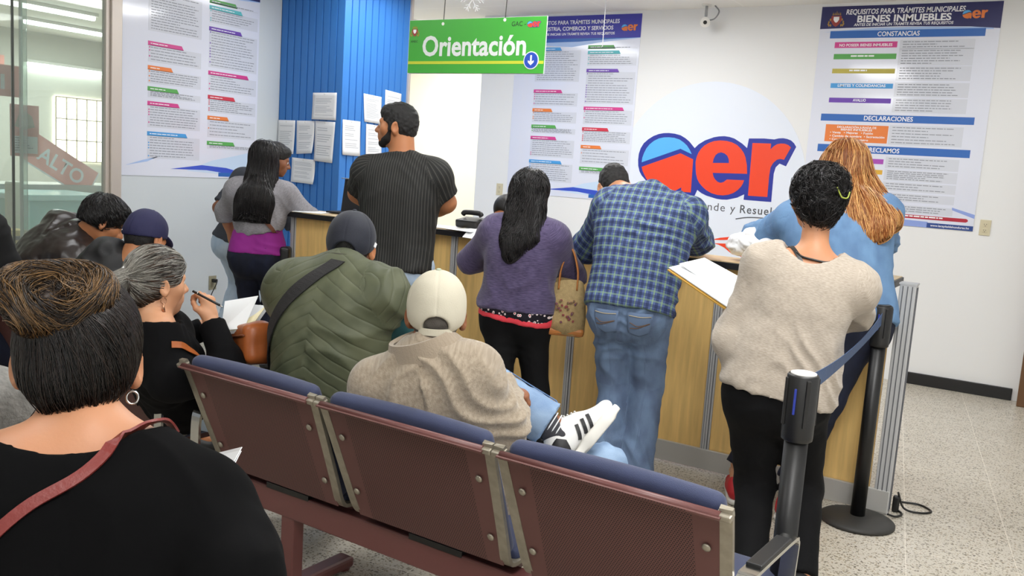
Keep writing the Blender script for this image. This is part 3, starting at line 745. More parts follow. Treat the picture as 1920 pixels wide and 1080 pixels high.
def commerce_poster(label, o, ux, uy, seed, head):
    s = Sheet('wall_poster', label, 'poster', o, ux, uy, 1.32, 1.70, group='requirement posters')
    s.poly([(0,1.505),(1.32,1.49),(1.32,1.665),(0,1.70)] if False else [(0,1.49),(1.32,1.49),(1.32,1.70),(0,1.70)],'header',head)
    s.poly([(0,1.49),(0,1.41),(.3,1.43),(.62,1.41),(.95,1.455),(1.32,1.485),(1.32,1.49)],'header_wave',WAVE1)
    s.poly([(0,1.49),(0,1.44),(.35,1.455),(.7,1.46),(1.0,1.478),(1.32,1.49)],'header_wave',BLUB, d0=s.th+.0005)
    s.text('REQUISITOS PARA TRÁMITES MUNICIPALES',.64,1.622,.05,M_PWHITE,width=.92,bold=.02)
    s.text('INDUSTRIA, COMERCIO Y SERVICIOS',.64,1.565,.05,M_PWHITE,width=.80,bold=.02)
    s.text('ANTES DE INICIAR UN TRÁMITE REVISA TUS REQUISITOS',.64,1.521,.032,M_PWHITE,width=.84,bold=.02)
    n0 = set(s.t.children); aer_logo(s.o+s.ux*1.12+s.uy*1.545+s.nz*(s.th+.0008),tuple(s.ux),tuple(s.uy),.17,s.t,th=.0008,fill=M_ORANGE)
    for c in set(s.t.children)-n0: s.fix(c)
    s.fix(crest(s.o+s.ux*.09+s.uy*1.595+s.nz*(s.th+.0008),tuple(s.ux),tuple(s.uy),.13,s.t))
    L = [(.24,1.41,.50,CYN,1.09,14,None),(.24,1.013,.539,PINK,.86,5,PINK),(.24,.833,.444,M_ORANGE,.70,5,M_ORANGE),(.24,.677,.501,GREEN,.595,4,GREEN),(.24,.567,.511,PINK,.37,8,PINK),(.24,.339,.588,CYN,.135,8,CYN)]
    Rr = [(.80,1.425,1.06,GREEN,1.40,1,None),(.80,1.376,1.118,TEAL,1.24,5,TEAL),(.80,1.21,1.118,PUR,.89,13,PUR),(.80,.862,1.199,PINK,.70,6,PINK),(.80,.669,1.061,REDP,.53,6,REDP),(.80,.503,.999,M_ORANGE,.33,5,M_ORANGE),(.80,.299,1.067,GREEN,.235,2,None)]
    for i, (x, y, x2, m, yb, n, bl) in enumerate(L+Rr):
        xe = .725 if x < .5 else 1.30
        s.rect(x,yb,xe,y-.03,'text_box',M_BOXP,d0=s.th); s.rect(x-.003,y-.033,x2,y,'heading_bar',m,slant=.02)
        s.lines(x+.01,yb+.008,xe,y-.035,max(1,n),bl,seed*50+i)
        s.lines(x+.008,y-.028,x2-.03,y-.006,1,None,seed*70+i,d0=s.th+.0008).data.materials[0] = M_PWHITE
    s.poly([(.05,.075),(.2,.12),(.35,.155),(.24,.11)],'wave',WAVE1,d0=s.th)
    s.poly([(.45,.06),(.75,.10),(1.0,.085),(1.32,.02),(1.32,.0),(1.1,.03),(.8,.06)],'wave',WAVE2)
    s.poly([(.6,.05),(.85,.14),(1.1,.19),(1.32,.24),(1.32,.0),(1.0,.03)],'wave',WAVE3,d0=s.th-.0002)
    s.rect(.92,.012,1.31,.045,'footer_bar',BLUB,d0=s.th+.0006)
    return s
commerce_poster('tall glossy requirements poster on the grey left wall next to the glass partition', (-6.019,4.145,1.24), EY, EZ, 1, NAVYP)
commerce_poster('tall requirements poster with violet-blue header behind the hanging green sign', (-4.78,7.622,1.24), EX, EZ, 2, mat('print_violet_blue','#3c3ca6',.35))
def property_poster():
    s = Sheet('wall_poster','tall requirements poster headed BIENES INMUEBLES at the right end of the back wall','poster',(-1.88,7.622,1.242),EX,EZ,1.30,1.70,group='requirement posters')
    s.poly([(0,1.525),(.2,1.53),(.6,1.535),(1.1,1.522),(1.3,1.505),(1.3,1.70),(0,1.70)],'header',NAVYP)
    s.text('REQUISITOS PARA TRÁMITES MUNICIPALES',.62,1.635,.055,M_PWHITE,width=.86,bold=.02,shear=.12)
    s.text('BIENES INMUEBLES',.62,1.573,.072,M_PWHITE,width=.68,bold=.03)
    s.text('ANTES DE INICIAR UN TRÁMITE REVISA TUS REQUISITOS',.62,1.543,.030,M_PWHITE,width=.72,bold=.02,shear=.12)
    n0 = set(s.t.children); aer_logo(s.o+s.ux*1.03+s.uy*1.575+s.nz*(s.th+.0008),tuple(s.ux),tuple(s.uy),.18,s.t,th=.0008,outline=NAVYP,fill=M_ORANGE)
    for c in set(s.t.children)-n0: s.fix(c)
    s.fix(crest(s.o+s.ux*.12+s.uy*1.605+s.nz*(s.th+.0008),tuple(s.ux),tuple(s.uy),.14,s.t))
    s.poly([(.04,1.50),(.4,1.525),(.8,1.528),(1.25,1.515),(1.26,1.50)],'header_wave',WAVE1,d0=s.th-.0001)
    for x0,y1,x1,y0,tx in ((.085,1.508,1.206,1.450,'CONSTANCIAS'),(.085,.852,1.211,.796,'DECLARACIONES'),(.085,.608,1.212,.548,'RECLAMOS')):
        s.rect(x0,y0,x1,y1,'section_bar',BLUB); s.text(tx,.60,y0+.012,.05,M_PWHITE,width=.045*len(tx)*.62,bold=.015)
    for x0,y1,x1,y0,m,tx,by0,by1,n in ((.13,1.420,.602,1.374,PINK,'NO POSEER BIENES INMUEBLES',1.36,1.43,3),(.132,1.327,.605,1.285,GREEN,'',1.235,1.362,6),(.133,1.211,.608,1.174,YEL,'',1.12,1.23,5),(.133,1.096,.607,1.058,CYN,'LIMITES Y COLINDANCIAS',.995,1.105,5),(.133,.981,.605,.943,PUR,'AVALUO',.875,.985,5),
        (.132,.507,.605,.468,VIO,'',.44,.53,4),(.132,.422,.606,.386,GOLD,'',.345,.43,5),(.132,.33,.605,.292,CYN,'',.265,.335,3),(.132,.243,.603,.207,GREEN,'',.185,.25,3)):
        s.rect(x0,y0,x1,y1,'heading_bar',m)
        if tx: s.text(tx,(x0+x1)/2,y0+.011,.03,M_PWHITE,width=min(.40,.0165*len(tx)),bold=.02)
        else: s.lines(x0+.12,y0+.008,x1-.12,y1-.006,1,None,int(y1*100),hgt=.012).data.materials[0] = M_PWHITE
        s.rect(.62,by0,1.146,by1,'text_box',M_BOXP,d0=s.th-.0002); s.lines(.63,by0+.006,1.10,by1-.006,n,None,int(by0*1000))
    s.rect(.132,.631,.612,.768,'heading_block',M_ORANGE)
    for tx,y,w in (('DECLARACIÓN JURADA DE',.742,.30),('BIENES INMUEBLES',.722,.24)): s.text(tx,.372,y,.022,M_PWHITE,width=w,bold=.02)
    for tx,y,w in (('• Venta   • Mejoras   • Fusión',.697,.33),('• Cambio de nombre  • Segregación',.670,.42),('• Corrección de registro',.643,.30)): s.text(tx,.17,y,.024,M_PWHITE,width=w,align='LEFT',bold=.02)
    s.rect(.62,.625,1.146,.775,'text_box',M_BOXP,d0=s.th-.0002); s.lines(.63,.63,1.12,.77,6,None,77)
    s.rect(.62,.10,1.146,.16,'text_box',M_BOXP,d0=s.th-.0002); s.lines(.63,.105,1.12,.155,3,None,78)
    s.poly([(.30,.062),(1.245,.062),(1.258,.070),(1.258,.082),(1.245,.09),(.30,.09)],'red_strip',mat('print_red_strip','#b3283c',.35)); s.lines(.45,.068,1.24,.084,1,None,79,hgt=.01).data.materials[0] = M_PWHITE
    s.poly([(0,0),(.98,0),(.98,.045),(.5,.055),(.25,.05),(0,.10)],'wave',mat('print_periwinkle','#8fa4e0',.3),d0=s.th-.0001)
    s.poly([(1.137,.168),(1.3,.125),(1.3,.095),(1.14,.148)],'wave',mat('print_periwinkle','#8fa4e0',.3),d0=s.th-.0001)
    s.rect(.976,0,1.3,.038,'footer_bar',mat('print_deep_blue','#26468c',.35)); s.text('www.lacapitaldehonduras.hn',1.138,.012,.024,M_PWHITE,width=.27,bold=.01)
property_poster()
# hanging green sign
def hanging_sign():
    s = Sheet('hanging_sign','green hanging sign reading Orientación on two wires above the counter','sign',(-3.368,4.2,1.999),EX,EZ,.915,.297,th=.006,m=mat('sign_green','#44a83c',.38))
    s.rect(-.003,-.003,.918,.300,'back_board',M_PWHITE,d0=-.004)
    M_SW = mat('sign_lettering','#dfe3e2',.4)
    s.text('Orientación',.452,.098,.155,M_SW,width=.70,bold=.025,name='word')
    s.rect(0,.05,.915,.066,'yellow_stripe',mat('stripe_yellow','#c6cf3a',.4))
    b = MB(); c = s.o+s.ux*.838+s.uy*.068; b.cyl(c-Vector((0,.0085,0)),c-Vector((0,.006,0)),.047,n=40); s.fix(b.build('badge_ring',M_PWHITE,s.t))
    b = MB(); b.cyl(c-Vector((0,.0098,0)),c-Vector((0,.0085,0)),.042,n=40); s.fix(b.build('badge',mat('badge_blue','#2d4fb5',.3),s.t))
    s.poly([(.833,.095),(.843,.095),(.843,.062),(.856,.068),(.856,.058),(.838,.042),(.820,.058),(.820,.068),(.833,.062)],'arrow',M_PWHITE,d0=.0099)
    s.text('GAC -',.745,.249,.036,M_BLK,width=.09,name='small_lettering')
    n0 = set(s.t.children); aer_logo(s.o+s.ux*.798+s.uy*.24+s.nz*.0066,EX,EZ,.085,s.t,th=.0006)
    for c_ in set(s.t.children)-n0: s.fix(c_)
    s.fix(crest(s.o+s.ux*.04+s.uy*.238+s.nz*.0066,EX,EZ,.07,s.t))
    s.text('AMDC',.04,.172,.018,M_BLK,width=.05,name='small_lettering')
    for x, z in ((.239,.273),(.654,.284)):
        b = MB(); b.cyl((x,-.008,z),(x,.003,z),.009,n=16); b.build('grommet',M_WHITEP,s.t)
        MB().cyl((x,-.003,z),(x+.02,0,.967),.0028,n=8).build('wire',mat('sign_wire','#6b6a66',.5),s.t)
hanging_sign()
# sheets of paper pinned to the blue column
M_PAPER = mat('white_paper', '#eceef0', .7)
def notice(label, pts, face, seed, curl=0.):
    """paper given by its corners (u, z): on the column's front (x) or its right side (y)"""
    P = [((u,5.713-.002*0,z) if face == 'front' else (-5.279,u,z)) for u, z in pts]; P = [Vector(p) for p in P]
    nz = Vector((0,-1,0)) if face == 'front' else Vector((1,0,0)); n = 8
    c = sum(P,Vector())/4; bm = bmesh.new(); g = []
    for j in range(n+1):
        for i in range(n+1):
            u, v = i/n, j/n; p = (P[0]*(1-u)+P[1]*u)*(1-v)+(P[3]*(1-u)+P[2]*u)*v
            d = .004+.012*v*v*abs(math.sin(seed+u*2.2))+curl*v**3*u**2
            g.append(bm.verts.new(p+nz*d-c))
    for j in range(n):
        for i in range(n): bm.faces.new((g[j*(n+1)+i],g[j*(n+1)+i+1],g[(j+1)*(n+1)+i+1],g[(j+1)*(n+1)+i]))
    bmesh.ops.recalc_face_normals(bm,faces=bm.faces); bmesh.ops.solidify(bm,geom=list(bm.faces),thickness=.0006)
    me = bpy.data.meshes.new('paper_notice'); bm.to_mesh(me); bm.free(); smooth(me)
    o = link_mesh('paper_notice', me, M_PAPER, None, c); tag(o, label, 'paper', 'notices on the blue column')
    r = random.Random(seed); b = MB()
    for k in range(13):
        v = .16+k*.055
        if r.random() < .2: continue
        u0, u1 = .13, r.uniform(.6,.88)
        q = [(P[0]*(1-u)+P[1]*u)*(1-w_)+(P[3]*(1-u)+P[2]*u)*w_ + nz*(.0052+.012*w_*w_*abs(math.sin(seed+u*2.2))+curl*w_**3*u**2)-c for u, w_ in ((u0,v),((u0+u1)/2,v),(u1,v),(u1,v+.016),((u0+u1)/2,v+.016),(u0,v+.016))]
        vs_ = [b.bm.verts.new(p) for p in q]; b.bm.faces.new((vs_[0],vs_[1],vs_[4],vs_[5])); b.bm.faces.new((vs_[1],vs_[2],vs_[3],vs_[4]))
    b.build('print', mat('notice_print','#b9bdc4',.7), o)
    p = MB(); p.lathe((0,0,0),[(.004,0),(.0065,.003),(.0045,.007)],n=10); q = p.build('pin', M_WHITEP, o); q.location = (P[0]*.5+P[1]*.5)-c+nz*.005-Vector((0,0,.012)); q.rotation_euler = (math.pi/2,0,0) if face == 'front' else (0,math.pi/2,0)
notice('topmost white notice on the shaded front of the blue column', [(-5.606,2.010),(-5.330,2.014),(-5.329,1.783),(-5.601,1.784)], 'front', 1)
notice('white notice at the left edge of the blue column front, next to the grey wall', [(-6.015,1.767),(-5.803,1.769),(-5.806,1.477),(-6.01,1.472)], 'front', 2)
notice('white notice in the middle of the row of three on the column front', [(-5.787,1.769),(-5.575,1.771),(-5.567,1.495),(-5.777,1.480)], 'front', 3, .02)
notice('white notice in the row of three nearest the column corner, below the topmost one', [(-5.568,1.773),(-5.335,1.769),(-5.353,1.423),(-5.56,1.433)], 'front', 4)
notice('lowest white notice on the column front, curling near the grey cardigan woman', [(-5.828,1.448),(-5.552,1.440),(-5.541,1.229),(-5.824,1.235)], 'front', 5, .02)
notice('white notice on the bright column side, level with the dark shirt man\'s head', [(5.982,2.037),(6.224,2.029),(6.226,1.791),(6.005,1.798)], 'side', 6)
notice('white notice on the bright side of the column nearest its corner', [(5.735,1.795),(5.957,1.794),(5.969,1.497),(5.739,1.500)], 'side', 7)
notice('white notice highest on the bright side of the column, by the opening', [(6.27,2.099),(6.497,2.085),(6.497,1.80),(6.27,1.80)], 'side', 8)
notice('pale blue-tinted notice on the bright side of the column behind the dark shirt man', [(6.034,1.781),(6.245,1.778),(6.245,1.50),(6.04,1.50)], 'side', 9)
# ------------------------------------------------------------------ fixtures and small things
def outlet(label, o, ux, nz, m, plug=False):
    t = thing('wall_outlet', label, 'outlet', o); ux, nz, uz = Vector(ux), Vector(nz), Vector((0,0,1))
    R = Matrix((ux,-nz,uz)).transposed()
    b = MB(); b.box(nz*.003,(.075,.006,.118),rot=R,bev=.002); b.build('plate', m, t)
    for z in (-.022,.022):
        s_ = MB(); s_.box(nz*.007+uz*z,(.034,.004,.030),rot=R,bev=.0015); so = s_.build('socket', m, t)
        h = MB()
        for x in (-.007,.007): h.box(nz*.0092+uz*(z+.003)+ux*x,(.0024,.001,.009),rot=R)
        h.cyl(nz*.0087+uz*(z-.009),nz*.0097+uz*(z-.009),.003,n=10); h.build('slots', M_BLACK, so)
    if plug:
        c = MB(); c.box(nz*.03+uz*.02,(.03,.045,.03),rot=R,bev=.006)
        c.tube(bez([nz*.05+uz*.02,nz*.075+uz*-.0-ux*.02,nz*.05-uz*.12-ux*.06,nz*.03-uz*.3-ux*.07],24),.004,n=8); k = c.build('power_plug', M_BLACK); k.location = o
        tag(k, 'black power plug with cord in the outlet low on the grey left wall', 'plug')
outlet('ivory wall outlet beside the right edge of the property poster', (-.5,7.6225,1.278), (1,0,0), (0,-1,0), M_BEIGEP)
outlet('ivory wall outlet on the back wall near the bright opening', (-4.866,7.6225,1.26), (1,0,0), (0,-1,0), M_BEIGEP)
outlet('ivory outlet with a plug low on the grey left wall', (-6.0195,5.031,.361), (0,1,0), (1,0,0), mat('aged_ivory','#9c977f',.5), True)
def camera_dome():
    t = thing('security_camera','small white security camera hanging from the ceiling above the logo','camera',(-2.80,7.46,2.966))
    MB().cyl((0,0,0),(0,0,-.012),.04).build('mount_plate', M_WHITEP, t)
    MB().cyl((0,0,-.012),(0,0,-.10),.012).build('stem', mat('grey_mount','#a8a9aa',.4), t)
    b = MB(); d = Vector((.30,-.93,-.22)).normalized(); c = Vector((0,0,-.145))
    b.cyl(c-d*.03,c+d*.05,.036,.042,n=28).cyl(c-d*.05,c-d*.03,.026,.036,n=28); h = b.build('housing', M_WHITEP, t)
    MB().cyl(c+d*.05,c+d*.053,.036,n=28).build('bezel', M_WHITEP, h); MB().cyl(c+d*.052,c+d*.057,.016,n=20).build('lens', M_BLACK, h)
    MB().tube(bez([(0,.03,-.13),(.06,.05,-.11),(.09,.06,-.05),(.05,.06,0)],20),.006,n=8).build('cable', mat('grey_cable','#8d8f92',.5), t)
camera_dome()
def snowflake():
    t = thing('snowflake_ornament','white paper snowflake hanging from the ceiling above the green sign','ornament',(-3.27,4.67,2.50)); b = MB()
    for k in range(6):
        a = k*math.pi/3; d = Vector((math.cos(a)*.85,math.cos(a)*.52*0-.0+math.cos(a)*.5,math.sin(a))); p = Vector((-d.x,d.y,d.z))
        b.tube([(0,0,0),d*.075],.002,w=.009,flat=(.52,-.85,0))
        for q in (.035,.055):
            for sg in (-1,1):
                a2 = a+sg*.8; e = Vector((math.cos(a2)*.85,math.cos(a2)*.5,math.sin(a2))); b.tube([d*q,d*q+e*.024],.0018,w=.006,flat=(.52,-.85,0))
    b.build('flake', M_PWHITE, t); MB().cyl((0,0,.06),(0,0,.466),.0012,n=6).build('thread', M_PWHITE, t)
snowflake()
o = MB().cyl((0,0,0),(0,0,.40),.004,n=8).build('hanging_thread', M_PWHITE, None, (-3.55,7.05,2.566)); tag(o,'thin white thread hanging from the ceiling in front of the violet poster header','thread')
def stanchion(label, x, y, open_cap=False):
    t = thing('rope_post', label, 'rope post', (x,y,0), 0, 'black queue rope posts')
    MB().lathe((0,0,0),[(.155,0.001),(.163,.004),(.163,.014),(.155,.02),(.13,.028),(.05,.034),(.036,.036)],n=56).build('base', mat('black_rubber_base','#2e2d2b',.6), t)
    b = MB(); b.lathe((0,0,0),[(.0315,.034),(.0315,.83)],n=36); b.build('pole', mat('black_satin_metal','#0a0a0c',.42), t)
    h = MB().lathe((0,0,0),[(.0335,.815),(.041,.82),(.042,.83),(.042,.995),(.039,1.0)],n=36)
    for a in range(4):
        h.box((.0405*math.cos(a*math.pi/2+.6),.0405*math.sin(a*math.pi/2+.6),.925),(.012,.012,.13),rot=Rz(a*math.pi/2+.6),bev=.002)
    ho = h.build('head', M_BLACK, t)
    MB().lathe((0,0,0),[(.034,.998),(.034,1.004),(.028,1.006)],n=36).build('cap', M_WHITEP if open_cap else M_BLACK, ho)
    MB().box((-.006,-.0435,.93),(.006,.006,.07),bev=.001).build('tape_clip', mat('clip_blue','#2f3f9e',.4), ho)
    return t
s1 = stanchion('black rope post with white cap standing nearest the seats', -.540, 2.42, True)
s2 = stanchion('black rope post standing at the right end of the counter', -.628, 4.185)
def belt():
    a, b_ = V(-.545,2.465,.955), V(-.622,4.14,.945); b = MB(); pts = []
    for i in range(17):
        t = i/16; p = a+(b_-a)*t; p[2] -= .06*4*t*(1-t)*.5; pts.append(Vector(p))
    fl = [Vector((.28*math.sin(i/16*math.pi),0,1)) for i in range(17)]
    b.tube(pts,.0008,w=.055,flat=fl); o = b.build('queue_belt', mat('blue_webbing','#3a557f',.6,bump=.3,bscale=300.))
    c = V(a); o.data.transform(Matrix.Translation(-Vector(c))); o.location = c
    tag(o,'blue belt of webbing stretched between the two black rope posts','belt')
belt()
# laptop and things on the counter
def monitor():
    t = thing('flat_monitor','black flat screen seen from behind on the counter left of the dark shirt man','monitor',(-4.05,4.62,1.104)); 
    MB().box((0,.06,.115),(.44,.02,.24),bev=.006,rot=Rx(math.radians(-8))).build('screen_back', mat('monitor_black','#1a1a1e',.5), t)
    MB().box((0,.043,.236),(.44,.026,.006),bev=.002).build('top_rim', mat('rim_silver','#8e98a8',.4), t)
    MB().box((0,.0,.006),(.44,.22,.012),bev=.004).build('keyboard_base', mat('monitor_black','#1a1a1e',.5), t)
monitor()
def flat_paper(name, label, c, w, l, rz, group=None, m=None, tilt=(0,0), n=1, cat='paper'):
    b = MB(); r = random.Random(int(abs(c[0])*1000))
    for k in range(n): b.box((r.uniform(-.006,.006)*k,r.uniform(-.006,.006)*k,.0012*k+.0006),(w,l,.001),rot=Rz(r.uniform(-.04,.04)*k))
    o = b.build(name, m or M_PAPER, None, c); o.rotation_euler = (*tilt,rz); return tag(o,label,cat,group)
flat_paper('paper_sheet','white sheet on the counter under the elbow of the grey cardigan woman',(-4.33,4.45,1.1005),.21,.2,.3,'papers on the counter',n=3)
flat_paper('paper_sheet','white sheet on the counter just right of the dark shirt man',(-3.24,4.46,1.1005),.18,.2,.1,'papers on the counter',n=3)
flat_paper('paper_sheet','white sheet lying on the counter between the dark shirt man and the purple sweater woman',(-3.02,4.45,1.1005),.21,.24,-.2,'papers on the counter',n=2)
o = flat_paper('paper_bundle','folded white papers hanging over the counter edge beside the purple sweater woman',(-2.915,4.335,1.09),.13,.09,.1,None,n=5); o.rotation_euler = (.5,0,.1)
o = MB().box((0,0,.11),(.50,.03,.22),bev=.004).build('desk_divider', mat('charcoal_divider','#3d3f47',.5), None, (-3.0,4.72,.9)); tag(o,'low charcoal divider behind the counter between two customers','divider')
MB().box((0,0,.222),(.50,.034,.006)).build('top_rim', mat('rim_silver','#8e98a8',.4), o)
def telephone():
    t = thing('desk_telephone','black desk telephone on the counter beside the papers right of the dark shirt man','telephone',(-3.12,4.58,1.112))
    b = MB(); b.box((0,0,.025),(.16,.12,.05),bev=.012,rot=Rx(.15)); b.build('base', M_BLACK, t)
    MB().tube(bez([(-.07,.01,.07),(-.05,.01,.085),(.05,.01,.085),(.07,.01,.07)],16),.016,n=12).build('handset', M_BLACK, t)
telephone()
def black_bag():
    t = thing('handbag','black handbag with a looped handle on the counter beyond the plaid shirt man','bag',(-1.73,4.60,1.1))
    o = Solid(); o.box(V(0,0,.07),V(.11,.045,.065),rad=.035,k=.01); o.box(V(.03,0,.105),V(.06,.03,.04),rad=.025,k=.02)
    P, Q = o.mesh(.006); raw_mesh('bag_body', P, Q, mat('black_leather','#19191b',.4,bump=.2,bscale=80.), t)
    MB().tube(bez([(-.05,-.0,.11),(-.06,0,.18),(0,0,.215),(.06,0,.18),(.10,0,.09),(.12,0,.03)],30),.008,n=10).build('handle', mat('black_leather','#19191b',.4,bump=.2,bscale=80.), t)
black_bag()
def crumple(name, label, c, r, m, seed, cat, sub=None):
    o = Solid(); rr = np.random.default_rng(seed)
    for _ in range(9): o.ell(V(c)+rr.normal(size=3)*V(r)*.42, V(r)*rr.uniform(.35,.6), k=.03)
    P, Q = o.mesh(.005); N = normals(P,Q); P = P+N*(.006*(1-2*np.abs(vnoise(P/.035,seed))))[:,None]+N*(.003*vnoise(P/.012,seed+1))[:,None]
    P[:,2] = np.maximum(P[:,2], c[2]-r[2]); ob = raw_mesh(name, P, Q, m, None, loc=V(c)); ob.location = V(c); tag(ob,label,cat); return ob
crumple('plastic_bag','crumpled white plastic bag on the counter edge before the denim shirt woman',(-1.27,4.44,1.186),(.14,.09,.082),mat('white_film','#f2f2f2',.35),4,'bag')
# cable on the floor behind the counter end
b = MB(); b.tube(bez([(-.50,4.44,.10),(-.47,4.47,.02),(-.40,4.50,.006),(-.36,4.56,.006),(-.42,4.62,.006),(-.50,4.60,.006)],40),.005,n=8)
b.tube(bez([(-.52,4.33,.02),(-.49,4.36,.008),(-.47,4.42,.006),(-.50,4.47,.006)],20),.005,n=8); b.box((-.505,4.45,.04),(.03,.03,.08),bev=.008)
o = b.build('extension_cable', M_BLACK); tag(o,'black power cord coiled on the floor at the right end of the counter','cord')
# ------------------------------------------------------------------ seats
bench('bench of three navy seats with maroon perforated backs, nearest the front', (-2.41,1.893,0), math.radians(-1.67), 3)
bench('navy and maroon bench behind the foreground woman, mostly hidden by her head', (-2.72-1.89,2.02,0), math.radians(-1.67), 3, False, True)
bench('navy seats under the leather jacket man by the glass partition', (-5.02,3.30,0), math.radians(-62), 1, False, True)
# ------------------------------------------------------------------ things behind the glass
def hall_counter():
    t = thing('hall_counter','pale teal counter with the round logo behind the glass partition','counter',(-7.2,4.45,0))
    M_T = mat('teal_laminate','#9fd2cf',.35)
    MB().box((-.3,.0,.48),(.6,.76,.96),bev=.01).build('body', M_T, t); MB().box((-.28,.0,.985),(.68,.82,.05),bev=.01).build('top', mat('teal_glass_top','#bfe6e6',.2), t)
    n0 = set(t.children); aer_logo((.001,-.13,.62),EY,EZ,.46,t,th=.003)
    MB().box((.003,-.33,.48),(.01,.06,.96)).build('corner_strip', mat('teal_edge','#c8ece4',.3), t)
hall_counter()
o = MB().box((0,0,.56),(.12,.10,1.12),bev=.02).build('white_post', mat('cream_plastic','#dfe2cf',.5), None, (-7.1,3.97,0)); tag(o,'cream upright post beside the teal counter behind the glass','post')
t = thing('wooden_box','small yellow wooden box with a dark handle beside the teal counter behind the glass','box',(-6.75,3.76,.565))
MB().box((0,0,.10),(.14,.16,.22),bev=.01).build('case', mat('yellow_wood','#cdb257',.5), t); MB().box((.075,.0,.15),(.02,.07,.03),bev=.006).build('handle', M_BLACK, t)
o = MB().box((0,0,0),(.3,.4,.55)).build('side_cabinet', mat('pale_cabinet','#b7bdb4',.5), None, (-6.85,3.78,.275)); tag(o,'pale low cabinet under the yellow box behind the glass','cabinet')
def glass_poster(name, label, y0, y1, z0, z1, m, extra):
    s = Sheet(name, label, 'poster', (-6.062,y0,z0), EY, EZ, y1-y0, z1-z0, th=.002, m=m); extra(s)
M_PALERED = mat('pale_red_print','#ffa598',.5)  # base red made paler to make up for the dim light behind the glass
def ex1(s): s.text('al',.19,.05,.13,M_PWHITE,width=.11,bold=.03); s.text('Nav id',.07,.05,.08,M_PWHITE,width=.13) if False else None
glass_poster('window_sign','pale red sign with white letters al stuck behind the glass at the left edge',3.09,3.432,1.735,1.94,M_PALERED,ex1)
def ex2(s):
    s.rect(.012,.02,.188,.135,'date_grid',M_PWHITE)
    s.lines(.02,.03,.185,.13,6,None,5); s.poly([(.03,.2),(.06,.28),(.1,.305),(.15,.27),(.17,.2),(.1,.18)],'picture',mat('faded_picture','#b8b59a',.5))
glass_poster('wall_calendar','pale red wall calendar with a white date grid stuck behind the glass',3.365,3.564,1.345,1.69,M_PALERED,ex2)
def alto():
    A, B, C, D = V(-8,4.541,1.276), V(-8,4.932,1.054), V(-8,5.381,1.182), V(-8,4.865,1.431)
    ux = nrm(B-A); nz = V(1,0,0); uy = np.cross(nz,ux); w = np.linalg.norm(B-A)*1.55; h = .27
    s = Sheet('warning_board','tilted faded red board lettered ALTO behind the glass under the bright window','sign',A,ux,uy,w,h,th=.02,m=M_PALERED)
    s.text('ALTO',w*.5,.07,.19,M_PWHITE,width=w*.7,bold=.02); s.rect(-.012,-.014,w,.0,'white_border',M_PWHITE)
    s.rect(w-.002,-.014,w+.012,h,'white_border',M_PWHITE)
alto()
o = MB().box((0,0,.525),(.5,2.4,1.05)).build('hall_desk', mat('grey_desk','#b5b5ae',.6), None, (-8.15,5.4,0)); tag(o,'grey desk in the hall behind the glass below the tilted red board','desk')
o = MB().box((0,0,.27),(.02,.16,.3)).build('red_notice', M_PALERED, None, (-12.98,7.05,2.15)); tag(o,'small red notice on the hall wall left of the barred window','notice')
o = MB().box((0,0,.27),(.02,.30,.42)).build('red_notice', M_PALERED, None, (-12.98,8.9,2.05)); tag(o,'small red notice on the hall wall above the barred window','notice')
# ------------------------------------------------------------------ people
def frame(yaw, pitch=0., roll=0.):
    """right, forward, up of a head or body turned yaw to the left, nodding pitch forward, tilting roll to its right (degrees)"""
    y, p, r = (math.radians(a) for a in (yaw, pitch, roll))
    f0 = V(-math.sin(y), math.cos(y), 0); r0 = V(math.cos(y), math.sin(y), 0); z = V(0,0,1)
    f = f0*math.cos(p)-z*math.sin(p); u = z*math.cos(p)+f0*math.sin(p)
    return r0*math.cos(r)-u*math.sin(r), f, u*math.cos(r)+r0*math.sin(r)
def ik(a, t, l1, l2, pole):
    a, t = V(a), V(t); d = t-a; L = np.linalg.norm(d); Lc = min(L, (l1+l2)*.999); d = d/L; t = a+d*Lc
    x = (l1*l1-l2*l2+Lc*Lc)/(2*Lc); y = math.sqrt(max(0, l1*l1-x*x))
    p = V(pole); p = nrm(p-d*(p@d)); return a+d*x+p*y, t
